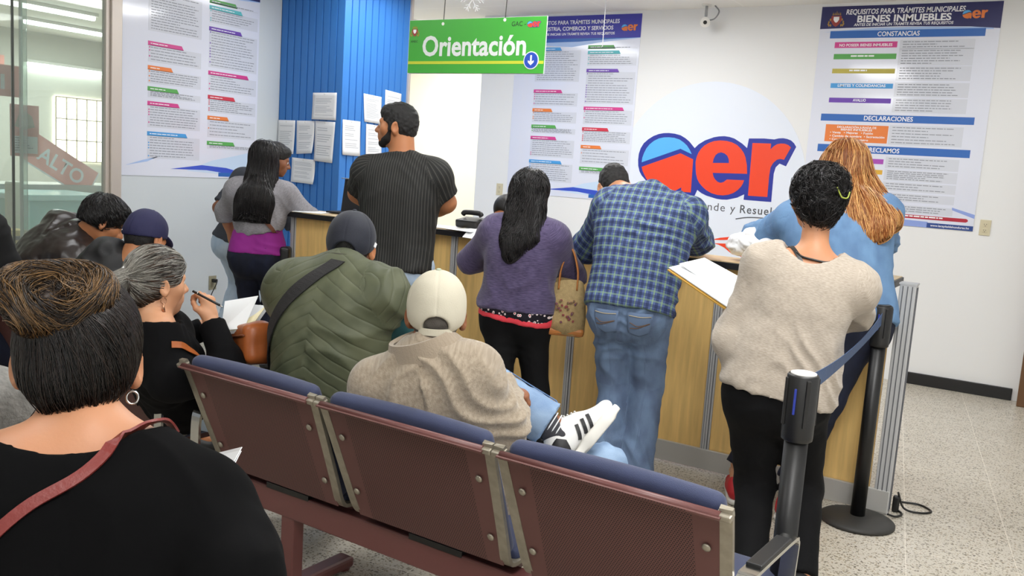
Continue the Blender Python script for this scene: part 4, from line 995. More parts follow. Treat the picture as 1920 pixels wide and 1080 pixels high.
def skeleton(S):
    h = S['h']; w = S.get('w',1.); J = {}
    r, f, _ = frame(S['yaw']); z = V(0,0,1)
    u = nrm(z+f*math.tan(math.radians(S.get('lean',0)))+r*math.tan(math.radians(S.get('side',0))))
    tw = S.get('twist',0.); r2, f2, _ = frame(S['yaw']+tw)
    fw = nrm(f2-u*(f2@u)); sd = nrm(np.cross(fw,u))
    L = .30*h; c = S.get('curve',.012); p0 = V(S['p0'])
    if 'nb' in S:
        u = nrm(V(S['nb'])-p0); p0 = V(S['nb'])-u*L; S['p0'] = p0; fw = nrm(f2-u*(f2@u)); sd = nrm(np.cross(fw,u))
    J['spine'] = lambda t: p0+u*L*t-fw*c*4*t*(1-t)
    J.update(p0=p0, u=u, fw=fw, sd=sd, r=r, f=f, L=L, h=h)
    J['nb'] = J['spine'](1.)
    shw = .100*h*S.get('shw',1.)
    sc = J['spine'](.885)
    J['shL'] = sc-sd*shw+V(S.get('dshL',(0,0,0))); J['shR'] = sc+sd*shw+V(S.get('dshR',(0,0,0)))
    hy, hp, hr = S.get('head',(S['yaw'],0,0)); J['H'] = frame(hy,hp,hr)
    nd = nrm(V(S['nd'])) if 'nd' in S else nrm(u*.75+z*.5+J['H'][1]*.25)
    J['hc'] = V(S['hc']) if 'hc' in S else J['nb']+nd*.115*h*S.get('nl',1.)
    la, lf = .172*h, .15*h
    for k, sg in (('L',-1),('R',1)):
        t = S.get('wr'+k)
        if t is None: t = J['sh'+k]-z*(la+lf)*.97+sd*sg*.06+f*.03
        J['el'+k], J['wr'+k] = ik(J['sh'+k], t, la, lf, S.get('pole'+k, -f-z*.3+sd*sg*.4))
        if 'el'+k in S: J['el'+k] = J['sh'+k]+nrm(V(S['el'+k])-J['sh'+k])*min(la*1.12,np.linalg.norm(V(S['el'+k])-J['sh'+k])); J['wr'+k] = J['el'+k]+nrm(V(S['wr'+k])-J['el'+k])*lf
        hip = p0+r*sg*.054*h*S.get('hw',1.); J['hip'+k] = hip
        a = S.get('an'+k)
        if a is None: a = V(hip[0],hip[1],.09)+r*sg*.02
        J['kn'+k], J['an'+k] = ik(hip, a, .245*h, .24*h, S.get('kpole'+k, f))
        if 'kn'+k in S: J['kn'+k] = V(S['kn'+k]); J['an'+k] = V(a)
        J['ft'+k] = nrm(V(S.get('ft'+k, f+r*sg*.2)))
    return J
def torso(o, J, S, inf=0., lo=-.12, hi=1.1, k=.05, cuts=None, belly=None):
    h = J['h']/1.72; w = S.get('w',1.)*h; d = S.get('d',1.)*h; fem = S.get('fem',0)
    if fem: lv = [(-.1,.17,.11),(.06,.178,.115),(.22,.155,.1),(.38,.138,.096),(.55,.145,.1),(.72,.152,.1),(.86,.14,.082)]
    else: lv = [(-.1,.155,.105),(.06,.162,.112),(.22,.155,.108),(.38,.152,.107),(.55,.162,.112),(.72,.17,.11),(.86,.15,.085)]
    hipw = S.get('hipw',1.); cw = S.get('chw',1.)
    for t, hw, hd in lv:
        if t < lo-.05 or t > hi: continue
        sd = nrm(J['r']*(1-min(1,max(0,t)))+J['sd']*min(1,max(0,t)))
        s_ = hipw if t < .3 else cw
        hw = hw*w*s_; hd = hd*d
        c = J['spine'](t); l = max(.005, hw-hd)
        o.cone(c-sd*l, c+sd*l, hd+inf, k=k, g='torso', cut=cuts)
    bl = S.get('belly',0.) if belly is None else belly
    if bl: o.ell(J['spine'](.3)+J['fw']*(.05+bl*.3), V(.13,.09,.15)*h+inf+V(0,bl*.5,0), [J['sd'],J['fw'],J['u']], k=.06, g='torso', cut=cuts)
    if lo < .1:
        for sg in (-1,1):
            o.ell(J['spine'](-.06)+J['r']*sg*.075*h*hipw-J['fw']*.05*h, V(.09,.085,.1)*h*S.get('butt',1.)+inf, [J['r'],J['f'],V(0,0,1)], k=.05, g='torso', cut=cuts)
    if fem and hi > .7:
        for sg in (-1,1): o.ell(J['spine'](.68)+J['sd']*sg*.07*h+J['fw']*.085*h, V(.06,.05,.06)*h+inf, [J['sd'],J['fw'],J['u']], k=.04, g='torso', cut=cuts)
    rs = (.045 if fem else .054)*h
    for kk in 'LR':
        sh = J['sh'+kk]; o.cone(J['spine'](.86), sh, rs*1.05+inf, rs+inf, k=k, g='torso', cut=cuts)
        tr = J['spine'](1.04); o.cone(tr, sh*.8+tr*.2+J['u']*.012, .040*h+inf*.8, .034*h+inf*.8, k=.06, g='torso', cut=cuts)
def arm(o, J, S, kk, inf=0., upto=2., k=.03, cut=True, flare=0.):
    h = J['h']/1.72*S.get('armw',1.); a, b, c = J['sh'+kk], J['el'+kk], J['wr'+kk]; g = 'arm'+kk
    fem = S.get('fem',0); q = .9 if fem else 1.
    R = [.056*h*q+inf, .044*h*q+inf, .03*h*q+inf]
    o.ell(a, R[0]*1.02, k=.05, g=g)
    if upto <= 1:
        e = a+(b-a)*upto; cu = (e, b-a) if cut else None
        o.cone(a, a+(b-a)*min(1.,upto+.15), R[0], R[1]+flare, k=.05, g=g, cut=cu)
    else:
        o.cone(a, b, R[0], R[1], k=.05, g=g)
        o.ell(b, R[1], k=.02, g=g)
        if upto >= 2.5: cu = None; e = c
        else: e = b+(c-b)*(upto-1); cu = (e, c-b) if cut else None
        o.cone(b, b+(c-b)*min(1.04,upto-1+.06), R[1]*.98, R[2]+flare, k=k, g=g, cut=cu)
        if not fem or 1: o.ell(b+(c-b)*.28, V(R[1]*1.06,R[1]*1.0,.075*h), basis(c-b), k=.03, g=g, cut=cu)
    return e
def basis(d):
    z = nrm(d); x = nrm(np.cross(V(0,0,1) if abs(z[2]) < .9 else V(1,0,0), z)); return [x, np.cross(z,x), z]
def leg(o, J, S, kk, inf=0., upto=2., k=.04, flare=0., knee=0.):
    h = J['h']/1.72*S.get('legw',1.); a, b, c = J['hip'+kk], J['kn'+kk], J['an'+kk]; g = 'leg'+kk
    R = [.088*h+inf, .058*h+inf+knee, .042*h+inf]
    e = b+(c-b)*(upto-1); cu = (e, c-b)
    o.cone(a, b, R[0], R[1], k=k, g=g)
    o.cone(b, b+(c-b)*(upto-1+.06), R[1]*.97, R[2]+flare, k=k, g=g, cut=cu)
    d = nrm(c-b); back = -J['f']; back = nrm(back-d*(back@d)) if abs(d@back) < .95 else V(0,0,-1)
    o.ell(b+(c-b)*.3+back*.018, V(.05*h+inf*.8,.05*h+inf*.8,.1*h), basis(c-b), k=.03, g=g, cut=cu)
def head(o, J, S, face=True):
    s = S.get('hs', .93 if not S.get('fem') else .9); X, Y, Z = J['H']; c = J['hc']; A = [X,Y,Z]
    def w(x,y,z): return c+s*(X*x+Y*y+Z*z)
    o.ell(w(0,-.012,.035), V(.077,.098,.088)*s, A, k=.02)
    o.ell(w(0,.032,-.03), V(.064,.064,.085)*s, A, k=.03)
    o.ell(w(0,.03,-.078), V(.053,.056,.038)*s, A, k=.03)
    o.ell(w(0,.078,-.106), .02*s, k=.03)
    if face:
        o.cone(w(-.04,.082,.018), w(.04,.082,.018), .014*s, k=.02, g='head')
        for sg in (-1,1):
            o.ell(w(sg*.047,.06,-.028), .024*s, k=.03)
            o.ell(w(sg*.032,.106,-.004), V(.02,.016,.012)*s, A, k=.014, op='-')
            o.ell(w(sg*.032,.081,-.004), .0145*s, k=.004)
        o.cone(w(0,.094,.006), w(0,.119,-.036), .009*s, .0135*s, k=.014, g='head')
        for sg in (-1,1): o.ell(w(sg*.013,.106,-.039), .0095*s, k=.01)
        o.ell(w(0,.088,-.068), V(.03,.018,.022)*s, A, k=.02)
        o.cone(w(-.019,.097,-.0635), w(.019,.097,-.0635), .0075*s, k=.006, g='head')
        o.cone(w(-.017,.096,-.0755), w(.017,.096,-.0755), .0085*s, k=.006, g='head')
    for sg in (-1,1):
        e = w(sg*.081,-.012,-.012); B = [nrm(X*sg*.86-Y*.5), nrm(Y*.86+X*sg*.5), Z]
        B[2] = nrm(B[2]-B[1]*.18); B[1] = np.cross(B[2],B[0])
        o.ell(e+X*sg*.007*s, V(.0085,.022,.034)*s, B, k=.006)
        o.ell(e+X*sg*.014*s+B[1]*.004*s, V(.007,.0125,.021)*s, B, k=.006, op='-')
        o.ell(e-B[2]*.031*s+B[1]*.003*s, .0085*s, k=.006)
    h = J['h']/1.72*S.get('neckw',1.)*(.88 if S.get('fem') else 1.)
    o.cone(J['nb']-J['u']*.03, w(0,-.03,-.055), .062*h, .055*h, k=.03, g='head')
    J['hw'] = w; J['hsc'] = s
def hand(o, J, S, kk, spec):
    """spec: d finger direction, n palm normal, curl (one number or five: thumb, then fingers), spread"""
    h = J['h']/1.72*(.92 if S.get('fem') else 1.)*spec.get('s',1.); W = J['wr'+kk]; sg = 1 if kk == 'R' else -1
    d = nrm(spec['d']); n = V(spec['n']); n = nrm(n-d*(n@d)); x = np.cross(d, n)*sg    # x: towards the thumb
    x = nrm(x)*spec.get('thumb',1)
    g = 'hand'+kk; cu = spec.get('curl',.35); cu = [cu]*5 if np.ndim(cu) == 0 else cu
    o.cone(J['wr'+kk]-d*.03, W+d*.012*h, .027*h, .026*h, k=.02, flat=n, fk=1.25, g=g)
    P = W+d*.05*h
    o.cone(W+d*.02*h-x*.008*h, W+d*.075*h-x*.022*h, .02*h, .017*h, k=.02, flat=n, fk=1.3, g=g)
    o.cone(W+d*.02*h+x*.008*h, W+d*.078*h+x*.024*h, .021*h, .017*h, k=.02, flat=n, fk=1.3, g=g)
    o.cone(W+d*.03*h, W+d*.08*h, .022*h, .018*h, k=.02, flat=n, fk=1.3, g=g)
    for i, (off, l, r) in enumerate(((.03,.072,.0092),(.0105,.08,.0096),(-.0095,.074,.0092),(-.028,.058,.0082))):
        b = W+d*(.086-.004*abs(i-1))*h+x*off*h; c = cu[i+1]; dd = nrm(d+x*off*spec.get('spread',2.5))
        a = c*75
        for q, (fl, rr) in enumerate(((.46,1.),(.3,.92),(.24,.82))):
            a_ = math.radians(a); v = dd*math.cos(a_)+n*math.sin(a_)
            e = b+v*l*fl*h; o.cone(b, e, r*rr*h, r*rr*.9*h, k=.006, g=g); b = e; a += c*(95 if q == 0 else 60)
    b = W+d*.022*h+x*.024*h+n*.006*h; c = cu[0]
    v1 = nrm(d*.75+x*.75+n*.35); e = b+v1*.04*h; o.cone(b, e, .0155*h, .0115*h, k=.014, g=g)
    v2 = nrm(v1*(1-c*.5)+(n*.5-x*.9+d*.5)*c); e2 = e+v2*.031*h; o.cone(e, e2, .0112*h, .0098*h, k=.006, g=g)
    v3 = nrm(v2*(1-c*.4)+(n*.4-x*.9+d*.2)*c); o.cone(e2, e2+v3*.024*h, .0098*h, .0078*h, k=.006, g=g)
    J['hand'+kk] = (W, d, n, x, h)
def cloth_uv(o, P, J):
    G = o.group_dist(P); keys = list(G); gi = np.argmin(np.stack([G[k] for k in keys]),0); uv = np.zeros((len(P),2))
    for i, k in enumerate(keys):
        s_ = gi == i; p = P[s_]
        if not len(p): continue
        if k in ('torso','head','box'):
            q = p-J['p0']; v = q@J['u']; x = q@J['sd']; y = q@J['fw']; a = np.arctan2(x, -y)
            uv[s_] = np.stack([x*1.15+np.where(np.abs(a) > 1.57, .31*np.sign(x), 0), v],1)
        else:
            kk = k[-1]; pts = (J['sh'+kk],J['el'+kk],J['wr'+kk]) if k.startswith(('arm','hand')) else (J['hip'+kk],J['kn'+kk],J['an'+kk])
            best = np.full(len(p),9.); vv = np.zeros(len(p)); ang = np.zeros(len(p)); acc = 0
            for a, b in zip(pts,pts[1:]):
                d = b-a; l = np.linalg.norm(d); t = np.clip((p-a)@d/(l*l),-.4,1.3); e = p-(a+t[:,None]*d); r = np.linalg.norm(e,axis=1)
                t2 = np.clip(t,0,1); r2 = np.linalg.norm(p-(a+t2[:,None]*d),axis=1)
                b1 = nrm(J['fw']-d*(J['fw']@d)/(l*l)); b2 = np.cross(d/l,b1)
                w = r2 < best; best[w] = r2[w]; vv[w] = acc+t[w]*l; ang[w] = np.arctan2(e[w]@b2, e[w]@b1); acc += l
            uv[s_] = np.stack([ang*.06+1.0, -vv],1)
    return uv
def drape(P, Q, J, amp=.006, size=.09, seed=3, axis=None, it=1):
    """folds of cloth: ridges running across the limb or body, strongest where the noise gathers them"""
    N = normals(P, Q); u = J['u'] if axis is None else axis
    q = P/size; n1 = vnoise(q*.6, seed); n2 = vnoise(q*.6+7.3, seed+1)
    dirv = u*.8+J['sd']*.6*np.sign(((P-J['p0'])@J['sd']))[:,None]
    s_ = (P*dirv).sum(1)/size*.9+n1*1.6
    ridge = 1-np.abs(np.sin(s_*math.pi))*2
    wgt = np.clip(vnoise(q*.45+3.1, seed+5)+.45, 0, 1)
    d = amp*(ridge*wgt*.7+n2*.5)+amp*.25*vnoise(P/(size*.3), seed+9)
    for kk in 'LR':
        for a in ('el','kn'):
            c = J[a+kk]; r = np.linalg.norm(P-c,axis=1); d += amp*.9*np.exp(-(r/.085)**2)*np.sin(r/.012+n1*3)
    return P+N*d[:,None]
def put(name, o, J, m, parent, vox, fine=(), fold=0., size=.09, seed=3, uv=True, relax=1):
    P, Q = o.mesh(vox, fine, relax=relax)
    if fold: P = drape(P, Q, J, fold, size, seed)
    return raw_mesh(name, P, Q, m, parent, loc=J['root'], uv=cloth_uv(o, P, J) if uv else None)
def person_body(S, label, skin, hands=None, fine_head=True, legs=True, bare=(), group=None):
    """the body: one continuous surface from head to ankles; returns the thing and its joints"""
    J = skeleton(S); J['root'] = V(S.get('root', (J['p0'][0],J['p0'][1],0)))
    o = Solid(); torso(o, J, S, 0., k=.04)
    for kk in 'LR':
        arm(o, J, S, kk, upto=2.6)
        if legs: leg(o, J, S, kk); ft = J['ft'+kk]; o.cone(J['an'+kk]-V(0,0,.03), J['an'+kk]-V(0,0,.05)+ft*.13, .036, .026, k=.03, g='leg'+kk)
    head(o, J, S, face=fine_head)
    fine = []
    if fine_head: fine.append((J['hc']-.15, J['hc']+.15, S.get('hv',.0045)))
    for kk, sp in (hands or {}).items():
        hand(o, J, S, kk, sp); c = J['wr'+kk]+nrm(sp['d'])*.075
        if sp.get('fine'): fine.append((c-.105, c+.105, sp['fine']))
    P, Q = o.mesh(S.get('bv',.011), fine, relax=1)
    J['body'] = o
    b = raw_mesh('person', P, Q, skin, None, loc=J['root'], uv=None); b.location = J['root']
    tag(b, label, 'person', group); J['ob'] = b
    return b, J
def top(J, S, m, inf=.018, hem=-.1, sleeve=1.95, neck=.98, neck_r=.0, fold=.006, size=.09, vox=.009, name='shirt', seed=3, flare=.006, neckdir=None, neck_d=.075, neck_off=0., extra=None, k=.05, hood=None, hemn=None, both=True):
    o = Solid(); torso(o, J, S, inf, lo=hem, k=k)
    for kk in 'LR':
        if np.ndim(sleeve) or sleeve > 0: arm(o, J, S, kk, inf*.95, upto=sleeve if np.ndim(sleeve) == 0 else sleeve[0 if kk == 'L' else 1], flare=flare)
    if extra: extra(o)
    o.plane(J['spine'](hem), -(J['u'] if hemn is None else V(hemn)))
    hn = nrm(J['hc']-J['nb']); q = J['h']/1.72*(.9 if S.get('fem') else 1.)*S.get('neckw',1.)
    if neck < .9: o.plane(J['spine'](neck), J['u'])
    else:
        nr = neck_r or .066*q
        c = J['nb']+hn*.07-J['u']*(1.0-neck)*J['L']+J['fw']*(.012+neck_off)
        z = nrm(hn+J['u']+(neckdir if neckdir is not None else 0)); x = J['sd']; y = np.cross(z,x)
        o.ell(c, V(nr,nr*.98,neck_d), [x,y,z], k=.01, g='torso', op='-')
        o.cone(c, c+hn*.25, nr*.9, nr*1.1, k=.01, g='torso', op='-')
    ob = put(name, o, J, m, J['ob'], vox, fold=fold, size=size, seed=seed); J[name] = o
    return ob
def pants(J, S, m, inf=.012, waist=.12, upto=1.97, flare=.01, fold=.006, size=.1, vox=.01, name='trousers', seed=11, extra=None, knee=0.):
    o = Solid(); torso(o, J, S, max(.004,inf-.007), lo=-.12, hi=waist+.15, belly=0)
    o.p = [q for q in o.p if q['g'] != 'torso' or q['lo'][2] < J['spine'](waist)[2]+.05 or True]
    for kk in 'LR': leg(o, J, S, kk, inf, upto=upto, flare=flare, knee=knee)
    if extra: extra(o)
    # only the part below the waist
    o.p = [q for q in o.p if not (q['g'] == 'torso' and ((q['lo']+q['hi'])/2-J['p0'])@J['u'] > J['L']*(waist+.3))]
    for q in o.p:
        if q['g'] == 'torso': q['cut'] = (J['spine'](waist), J['u'])
    ob = put(name, o, J, m, J['ob'], vox, fold=fold, size=size, seed=seed); J[name] = o
    return ob
def shoes(J, S, m, sole, which='LR', vox=.006):
    for kk in which:
        a, f = J['an'+kk], J['ft'+kk]; f = nrm(V(f[0],f[1],0)); b = V(a[0],a[1],0.)
        r = V(f[1],-f[0],0)
        o = Solid(); o.cone(b+V(0,0,.05)-f*.045, b+V(0,0,.045)+f*.15, .04, .035, k=.03, flat=V(0,0,1), fk=1.1)
        o.cone(b+V(0,0,.09)-f*.02, b+V(0,0,.06)+f*.06, .04, .036, k=.04)
        o.plane(V(0,0,.02), V(0,0,-1))
        P, Q = o.mesh(vox); sh = raw_mesh('shoe', P, Q, m, J['ob'], loc=J['root'])
        o = Solid(); o.cone(b+V(0,0,.013)-f*.048, b+V(0,0,.013)+f*.155, .043, .039, k=.03); o.plane(V(0,0,.026), V(0,0,1)); o.plane(V(0,0,.001), V(0,0,-1))
        P, Q = o.mesh(vox); raw_mesh('sole', P, Q, sole, sh, loc=J['root'])
def scalp(J, S, ext, m, vox=.006, name='hair', line=.02, fold=.0, back=-.09, thick=.012, sub=None, extra=None, seed=5):
    """hair over the skull: a cap cut by the hairline; ext(o, w, s) adds the rest"""
    w, s, (X,Y,Z) = J['hw'], J['hsc'], J['H']; A = [X,Y,Z]
    o = Solid(); o.ell(w(0,-.014,.037), (V(.077,.097,.088)+thick)*s, A, k=.02)
    o.ell(w(0,-.045,-.015), (V(.066,.06,.07)+thick*.7)*s, A, k=.03)
    # the face and the ears stay free
    o.ell(w(0,.105,-.05), V(.075,.075,.105)*s, A, k=.01, op='-')
    o.box(w(0,.06,-.1), V(.2,.05,.1)*s, A, rad=.02, k=.02, op='-')
    if line: o.plane(w(0,-.06,back), nrm(-Z+Y*.0))
    if ext: ext(o, w, s)
    P, Q = o.mesh(vox, relax=1); J[name] = o
    if fold:
        N = normals(P, Q); P = P+N*(fold*vnoise(P/.012, seed))[:,None]
    return raw_mesh(name, P, Q, m, J['ob'], loc=J['root']), o, P, Q
def eyes(J, skin_lid, brow, open_=True):
    w, s, (X,Y,Z) = J['hw'], J['hsc'], J['H']
    for sg in (-1,1):
        o = Solid(); o.ell(w(sg*.032,.0865,-.004), .0125*s, k=.001)
        P, Q = o.mesh(.0022, pad=.01)
        if open_:
            e = raw_mesh('eye', P, Q, MATS['eye'], J['ob'], loc=J['root'])
            o = Solid(); o.ell(w(sg*.032,.0958,-.005), V(.0062,.0042,.0062)*s, [X,Y,Z], k=.001); P, Q = o.mesh(.0015, pad=.008)
            raw_mesh('iris', P, Q, MATS['iris'], e, loc=J['root'])
        b = MB(); b.tube([w(sg*(.016+.012*i),.1+(-.002*i*i)-.004*i,.017+.004*math.sin(i*1.05)) for i in range(4)], .0032*s, n=6, taper=[.8,1,.9,.4])
        e = b.build('eyebrow', brow, J['ob']); me = e.data
        for v in me.vertices: v.co -= Vector(J['root'])
    o = MB(); 
def ribbon(name, pts, w, t, m, J, parent=None, flat=None, root=None):
    b = MB(); b.tube([Vector(p) for p in pts], t/2, w=w, flat=flat)
    o = b.build(name, m, parent)
    if parent is not None:
        R = Vector(J['root'])
        for v in o.data.vertices: v.co -= R
    return o
def hug(o_field, pts, lift=.003):
    """push points out on to the surface of a solid"""
    P = np.array(pts, float)
    for _ in range(6):
        d = sample(o_field.D, o_field.ax, P); g = grad(o_field.D, o_field.ax, P); P = P+g*(lift-d)[:,None]*.8
    return P
# ------------------------------------------------------------------ materials of the people
def skin_mat(name, col, ruddy='#b0684a'):
    m = mat(name, col, .48, spec=.35, bump=.08, bscale=180., var=.5, vscale=9., col2=None)
    b = m.node_tree.nodes['Principled BSDF']; b.inputs['Subsurface Weight'].default_value = .12; b.inputs['Subsurface Radius'].default_value = (.02,.008,.005); b.inputs['Subsurface Scale'].default_value = .5
    mx = [n for n in m.node_tree.nodes if n.type == 'MIX'][0]; c = srgb(col); c2 = srgb(ruddy); mx.inputs[7].default_value = tuple(c[i]*.8+c2[i]*.2 for i in range(3))+(1,)
    return m
SK1 = skin_mat('skin_tan', '#c08a66'); SK2 = skin_mat('skin_light_tan', '#cd9a77'); SK3 = skin_mat('skin_brown', '#8e5c3f', '#6e3c26'); SK4 = skin_mat('skin_olive', '#b67b54')
def hair_mat(name, c1, c2, rough=.32, spec=.5):
    m = bpy.data.materials.new(name); m.use_nodes = True; t = NT(m); b = t.n['Principled BSDF']
    uv = t.new('ShaderNodeUVMap'); sp = t.new('ShaderNodeSeparateXYZ'); t.link(uv,0,sp,0)
    r = t.new('ShaderNodeValToRGB'); r.color_ramp.elements[0].color = srgb(c1); r.color_ramp.elements[1].color = srgb(c2); r.color_ramp.elements[0].position = .35
    t.link(sp,0,r,0); t.link(r,0,b,'Base Color'); b.inputs['Roughness'].default_value = rough; b.inputs['Specular IOR Level'].default_value = spec
    return m
HB = hair_mat('black_hair', '#0a0809', '#262122', .28); HBB = mat('black_hair_base', '#0a0809', .5, bump=.4, bscale=200., stretch=(1,1,.15))
HBR = hair_mat('dark_brown_hair', '#150e0b', '#4a2f1e', .3); HBRB = mat('dark_brown_hair_base', '#120c0a', .5, bump=.4, bscale=200., stretch=(1,1,.15))
HBUN = hair_mat('brown_streaked_hair', '#170d08', '#80603a', .34); HBUNB = mat('brown_streaked_hair_base', '#24150d', .6, bump=.4, bscale=120.)
HG = hair_mat('ash_grey_hair', '#5d5a54', '#aaa79e', .32); HGB = mat('ash_grey_hair_base', '#55524c', .5, bump=.4, bscale=150.)
HBL = hair_mat('copper_blonde_hair', '#9c5c2b', '#eab673', .34); HBLB = mat('copper_blonde_hair_base', '#7c4520', .5, bump=.4, bscale=150.)
HGR = mat('short_grey_hair', '#55504b', .7, bump=.6, bscale=320.); HSH = mat('short_black_hair', '#0d0b0b', .55, bump=.9, bscale=330.)
MATS['eye'] = mat('eye_white', '#d8d2ca', .25); MATS['iris'] = mat('iris_brown', '#1d120c', .15)
BROW = mat('eyebrow_black', '#15100e', .7); LIPM = mat('lip_rose', '#a2574d', .45)
def uvm(name, col, rough=.85, fn=None, bump=None, sheen=.0, spec=.25):
    """cloth whose weave follows the garment's own u, v (metres)"""
    if name in _M: return _M[name]
    m = bpy.data.materials.new(name); m.use_nodes = True; t = NT(m); b = t.n['Principled BSDF']
    b.inputs['Base Color'].default_value = srgb(col); b.inputs['Roughness'].default_value = rough; b.inputs['Specular IOR Level'].default_value = spec
    if sheen: b.inputs['Sheen Weight'].default_value = sheen
    uv = t.new('ShaderNodeUVMap'); sp = t.new('ShaderNodeSeparateXYZ'); t.link(uv,0,sp,0)
    if fn: fn(t, b, uv, sp)
    if bump:
        sc, st, strength = bump; mp = t.new('ShaderNodeMapping'); mp.inputs['Scale'].default_value = st; t.link(uv,0,mp,0)
        nz = t.new('ShaderNodeTexNoise', i_Scale=sc, i_Detail=3.); t.link(mp,0,nz,'Vector'); bp = t.new('ShaderNodeBump', i_Strength=strength, i_Distance=.004); t.link(nz,0,bp,'Height'); t.link(bp,0,b,'Normal')
    _M[name] = m; return m
def band(t, s, per, lo, hi, off=50.):
    a = math_node(t,'ADD',s,off); f = math_node(t,'FRACT',(math_node(t,'DIVIDE',(a,0),per),0))
    return math_node(t,'MULTIPLY',(math_node(t,'GREATER_THAN',(f,0),lo),0),(math_node(t,'LESS_THAN',(f,0),hi),0))
def blend(t, fac, a, b, k=1.):
    if k != 1.: fac = (math_node(t,'MULTIPLY',fac,k),0)
    mx = t.new('ShaderNodeMix', data_type='RGBA'); t.link(*fac,mx,0)
    for i, v in ((6,a),(7,b)):
        if isinstance(v, tuple) and not isinstance(v[0],(int,float)): t.link(*v,mx,i)
        else: mx.inputs[i].default_value = srgb(v)
    return (mx,2)
def plaid(t, b, uv, sp):
    c = '#596a9c'
    for ax in (0,1):
        c = blend(t,(band(t,(sp,ax),.044,.0,.34),0),c,'#232c4a',.62 if ax == 0 else .55)
        c = blend(t,(band(t,(sp,ax),.044,.60,.76),0),c,'#86a37c',.75 if ax == 0 else .5)
        c = blend(t,(band(t,(sp,ax),.044,.86,.90),0),c,'#1c2338',.6)
    t.link(*c,b,'Base Color')
def pinstripe(t, b, uv, sp):
    c = blend(t,(band(t,(sp,0),.016,.0,.18),0),'#262625','#55544f',.55); c = blend(t,(band(t,(sp,0),.016,.5,.62),0),c,'#121212',.6); t.link(*c,b,'Base Color')
def heather(c1, c2, sc=(40,220,1)):
    def fn(t, b, uv, sp):
        mp = t.new('ShaderNodeMapping'); mp.inputs['Scale'].default_value = sc; t.link(uv,0,mp,0); nz = t.new('ShaderNodeTexNoise', i_Scale=1., i_Detail=4.); t.link(mp,0,nz,'Vector')
        r = t.new('ShaderNodeMapRange', i_1=.35, i_2=.65); t.link(nz,0,r,0); t.link(*blend(t,(r,0),c1,c2),b,'Base Color')
    return fn
def denim(c1, c2, fade=None):
    def fn(t, b, uv, sp):
        nz = t.new('ShaderNodeTexNoise', i_Scale=9., i_Detail=6.); mp = t.new('ShaderNodeMapping'); mp.inputs['Scale'].default_value = (1.6,.7,1); t.link(uv,0,mp,0); t.link(mp,0,nz,'Vector')
        r = t.new('ShaderNodeMapRange', i_1=.35, i_2=.68); t.link(nz,0,r,0); c = blend(t,(r,0),c1,c2)
        n2 = t.new('ShaderNodeTexNoise', i_Scale=600.); t.link(uv,0,n2,'Vector'); r2 = t.new('ShaderNodeMapRange', i_1=.3, i_2=.7, i_3=.0, i_4=.25 if fade is None else fade); t.link(n2,0,r2,0)
        c = blend(t,(r2,0),c,'#d5dce6'); t.link(*c,b,'Base Color')
    return fn
def quilt(t, b, uv, sp):
    w = t.new('ShaderNodeTexNoise', i_Scale=4.); t.link(uv,0,w,'Vector')
    s_ = math_node(t,'ADD',(sp,1),(math_node(t,'MULTIPLY',(math_node(t,'ABSOLUTE',(sp,0)),0),.55),0)); s_ = math_node(t,'ADD',(s_,0),(math_node(t,'MULTIPLY',(w,0),.06),0))
    f = math_node(t,'FRACT',(math_node(t,'DIVIDE',(math_node(t,'ADD',(s_,0),20.),0),.045),0)); d = math_node(t,'ABSOLUTE',(math_node(t,'SUBTRACT',(f,0),.5),0))
    h = math_node(t,'POWER',(math_node(t,'MULTIPLY',(d,0),2.),0),6.)
    bp = t.new('ShaderNodeBump', i_Strength=.35, i_Distance=.007); hh = math_node(t,'MULTIPLY',(h,0),-1.); t.link(hh,0,bp,'Height'); t.link(bp,0,b,'Normal')
    r = t.new('ShaderNodeMapRange', i_1=.35, i_2=.65); n2 = t.new('ShaderNodeTexNoise', i_Scale=12.); t.link(uv,0,n2,'Vector'); t.link(n2,0,r,0); c = blend(t,(r,0),'#565a44','#484d39'); t.link(*c,b,'Base Color')
JEANS_L = uvm('light_blue_denim','#86a3c4',.85,denim('#5f80a8','#8ba7c6'),(900.,(1,1,1),.2))
JEANS_P = uvm('pale_blue_denim','#a9bfd6',.85,denim('#9fb8d2','#c0d0e0'),(900.,(1,1,1),.2))
JEANS_M = uvm('mid_blue_denim','#44608a',.85,denim('#324c74','#6180a7'),(900.,(1,1,1),.25))
JEANS_N = uvm('navy_denim','#151b30',.8,denim('#0a0e1e','#141a32',.02),(900.,(1,1,1),.2))
PANTS_K = mat('black_stretch_cotton','#08080a',.85,bump=.15,bscale=90.,spec=.2)
SHOE_B = mat('shoe_black','#1a1a1c',.5); SOLE_W = mat('sole_white','#d9d7d0',.6); SOLE_B = mat('sole_dark','#26221f',.7)
def seeds(P, Q, n, seed=1, cond=None):
    """n points spread over a surface"""
    r = np.random.default_rng(seed); a = np.linalg.norm(np.cross(P[Q[:,2]]-P[Q[:,0]],P[Q[:,3]]-P[Q[:,1]]),axis=1)
    if cond is not None: a = a*cond(P[Q].mean(1))
    i = r.choice(len(Q), n, p=a/a.sum()); u, v = r.random((2,n,1)); q = P[Q[i]]
    return (q[:,0]*(1-u)+q[:,1]*u)*(1-v)+(q[:,3]*(1-u)+q[:,2]*u)*v
def toward(pt, mix=None, w=0.):
    pt = V(pt)
    def f(P, i):
        d = pt-P; d /= np.maximum(1e-6,np.linalg.norm(d,axis=1))[:,None]
        return d if mix is None else d*(1-w)+V(mix)*w
    return f
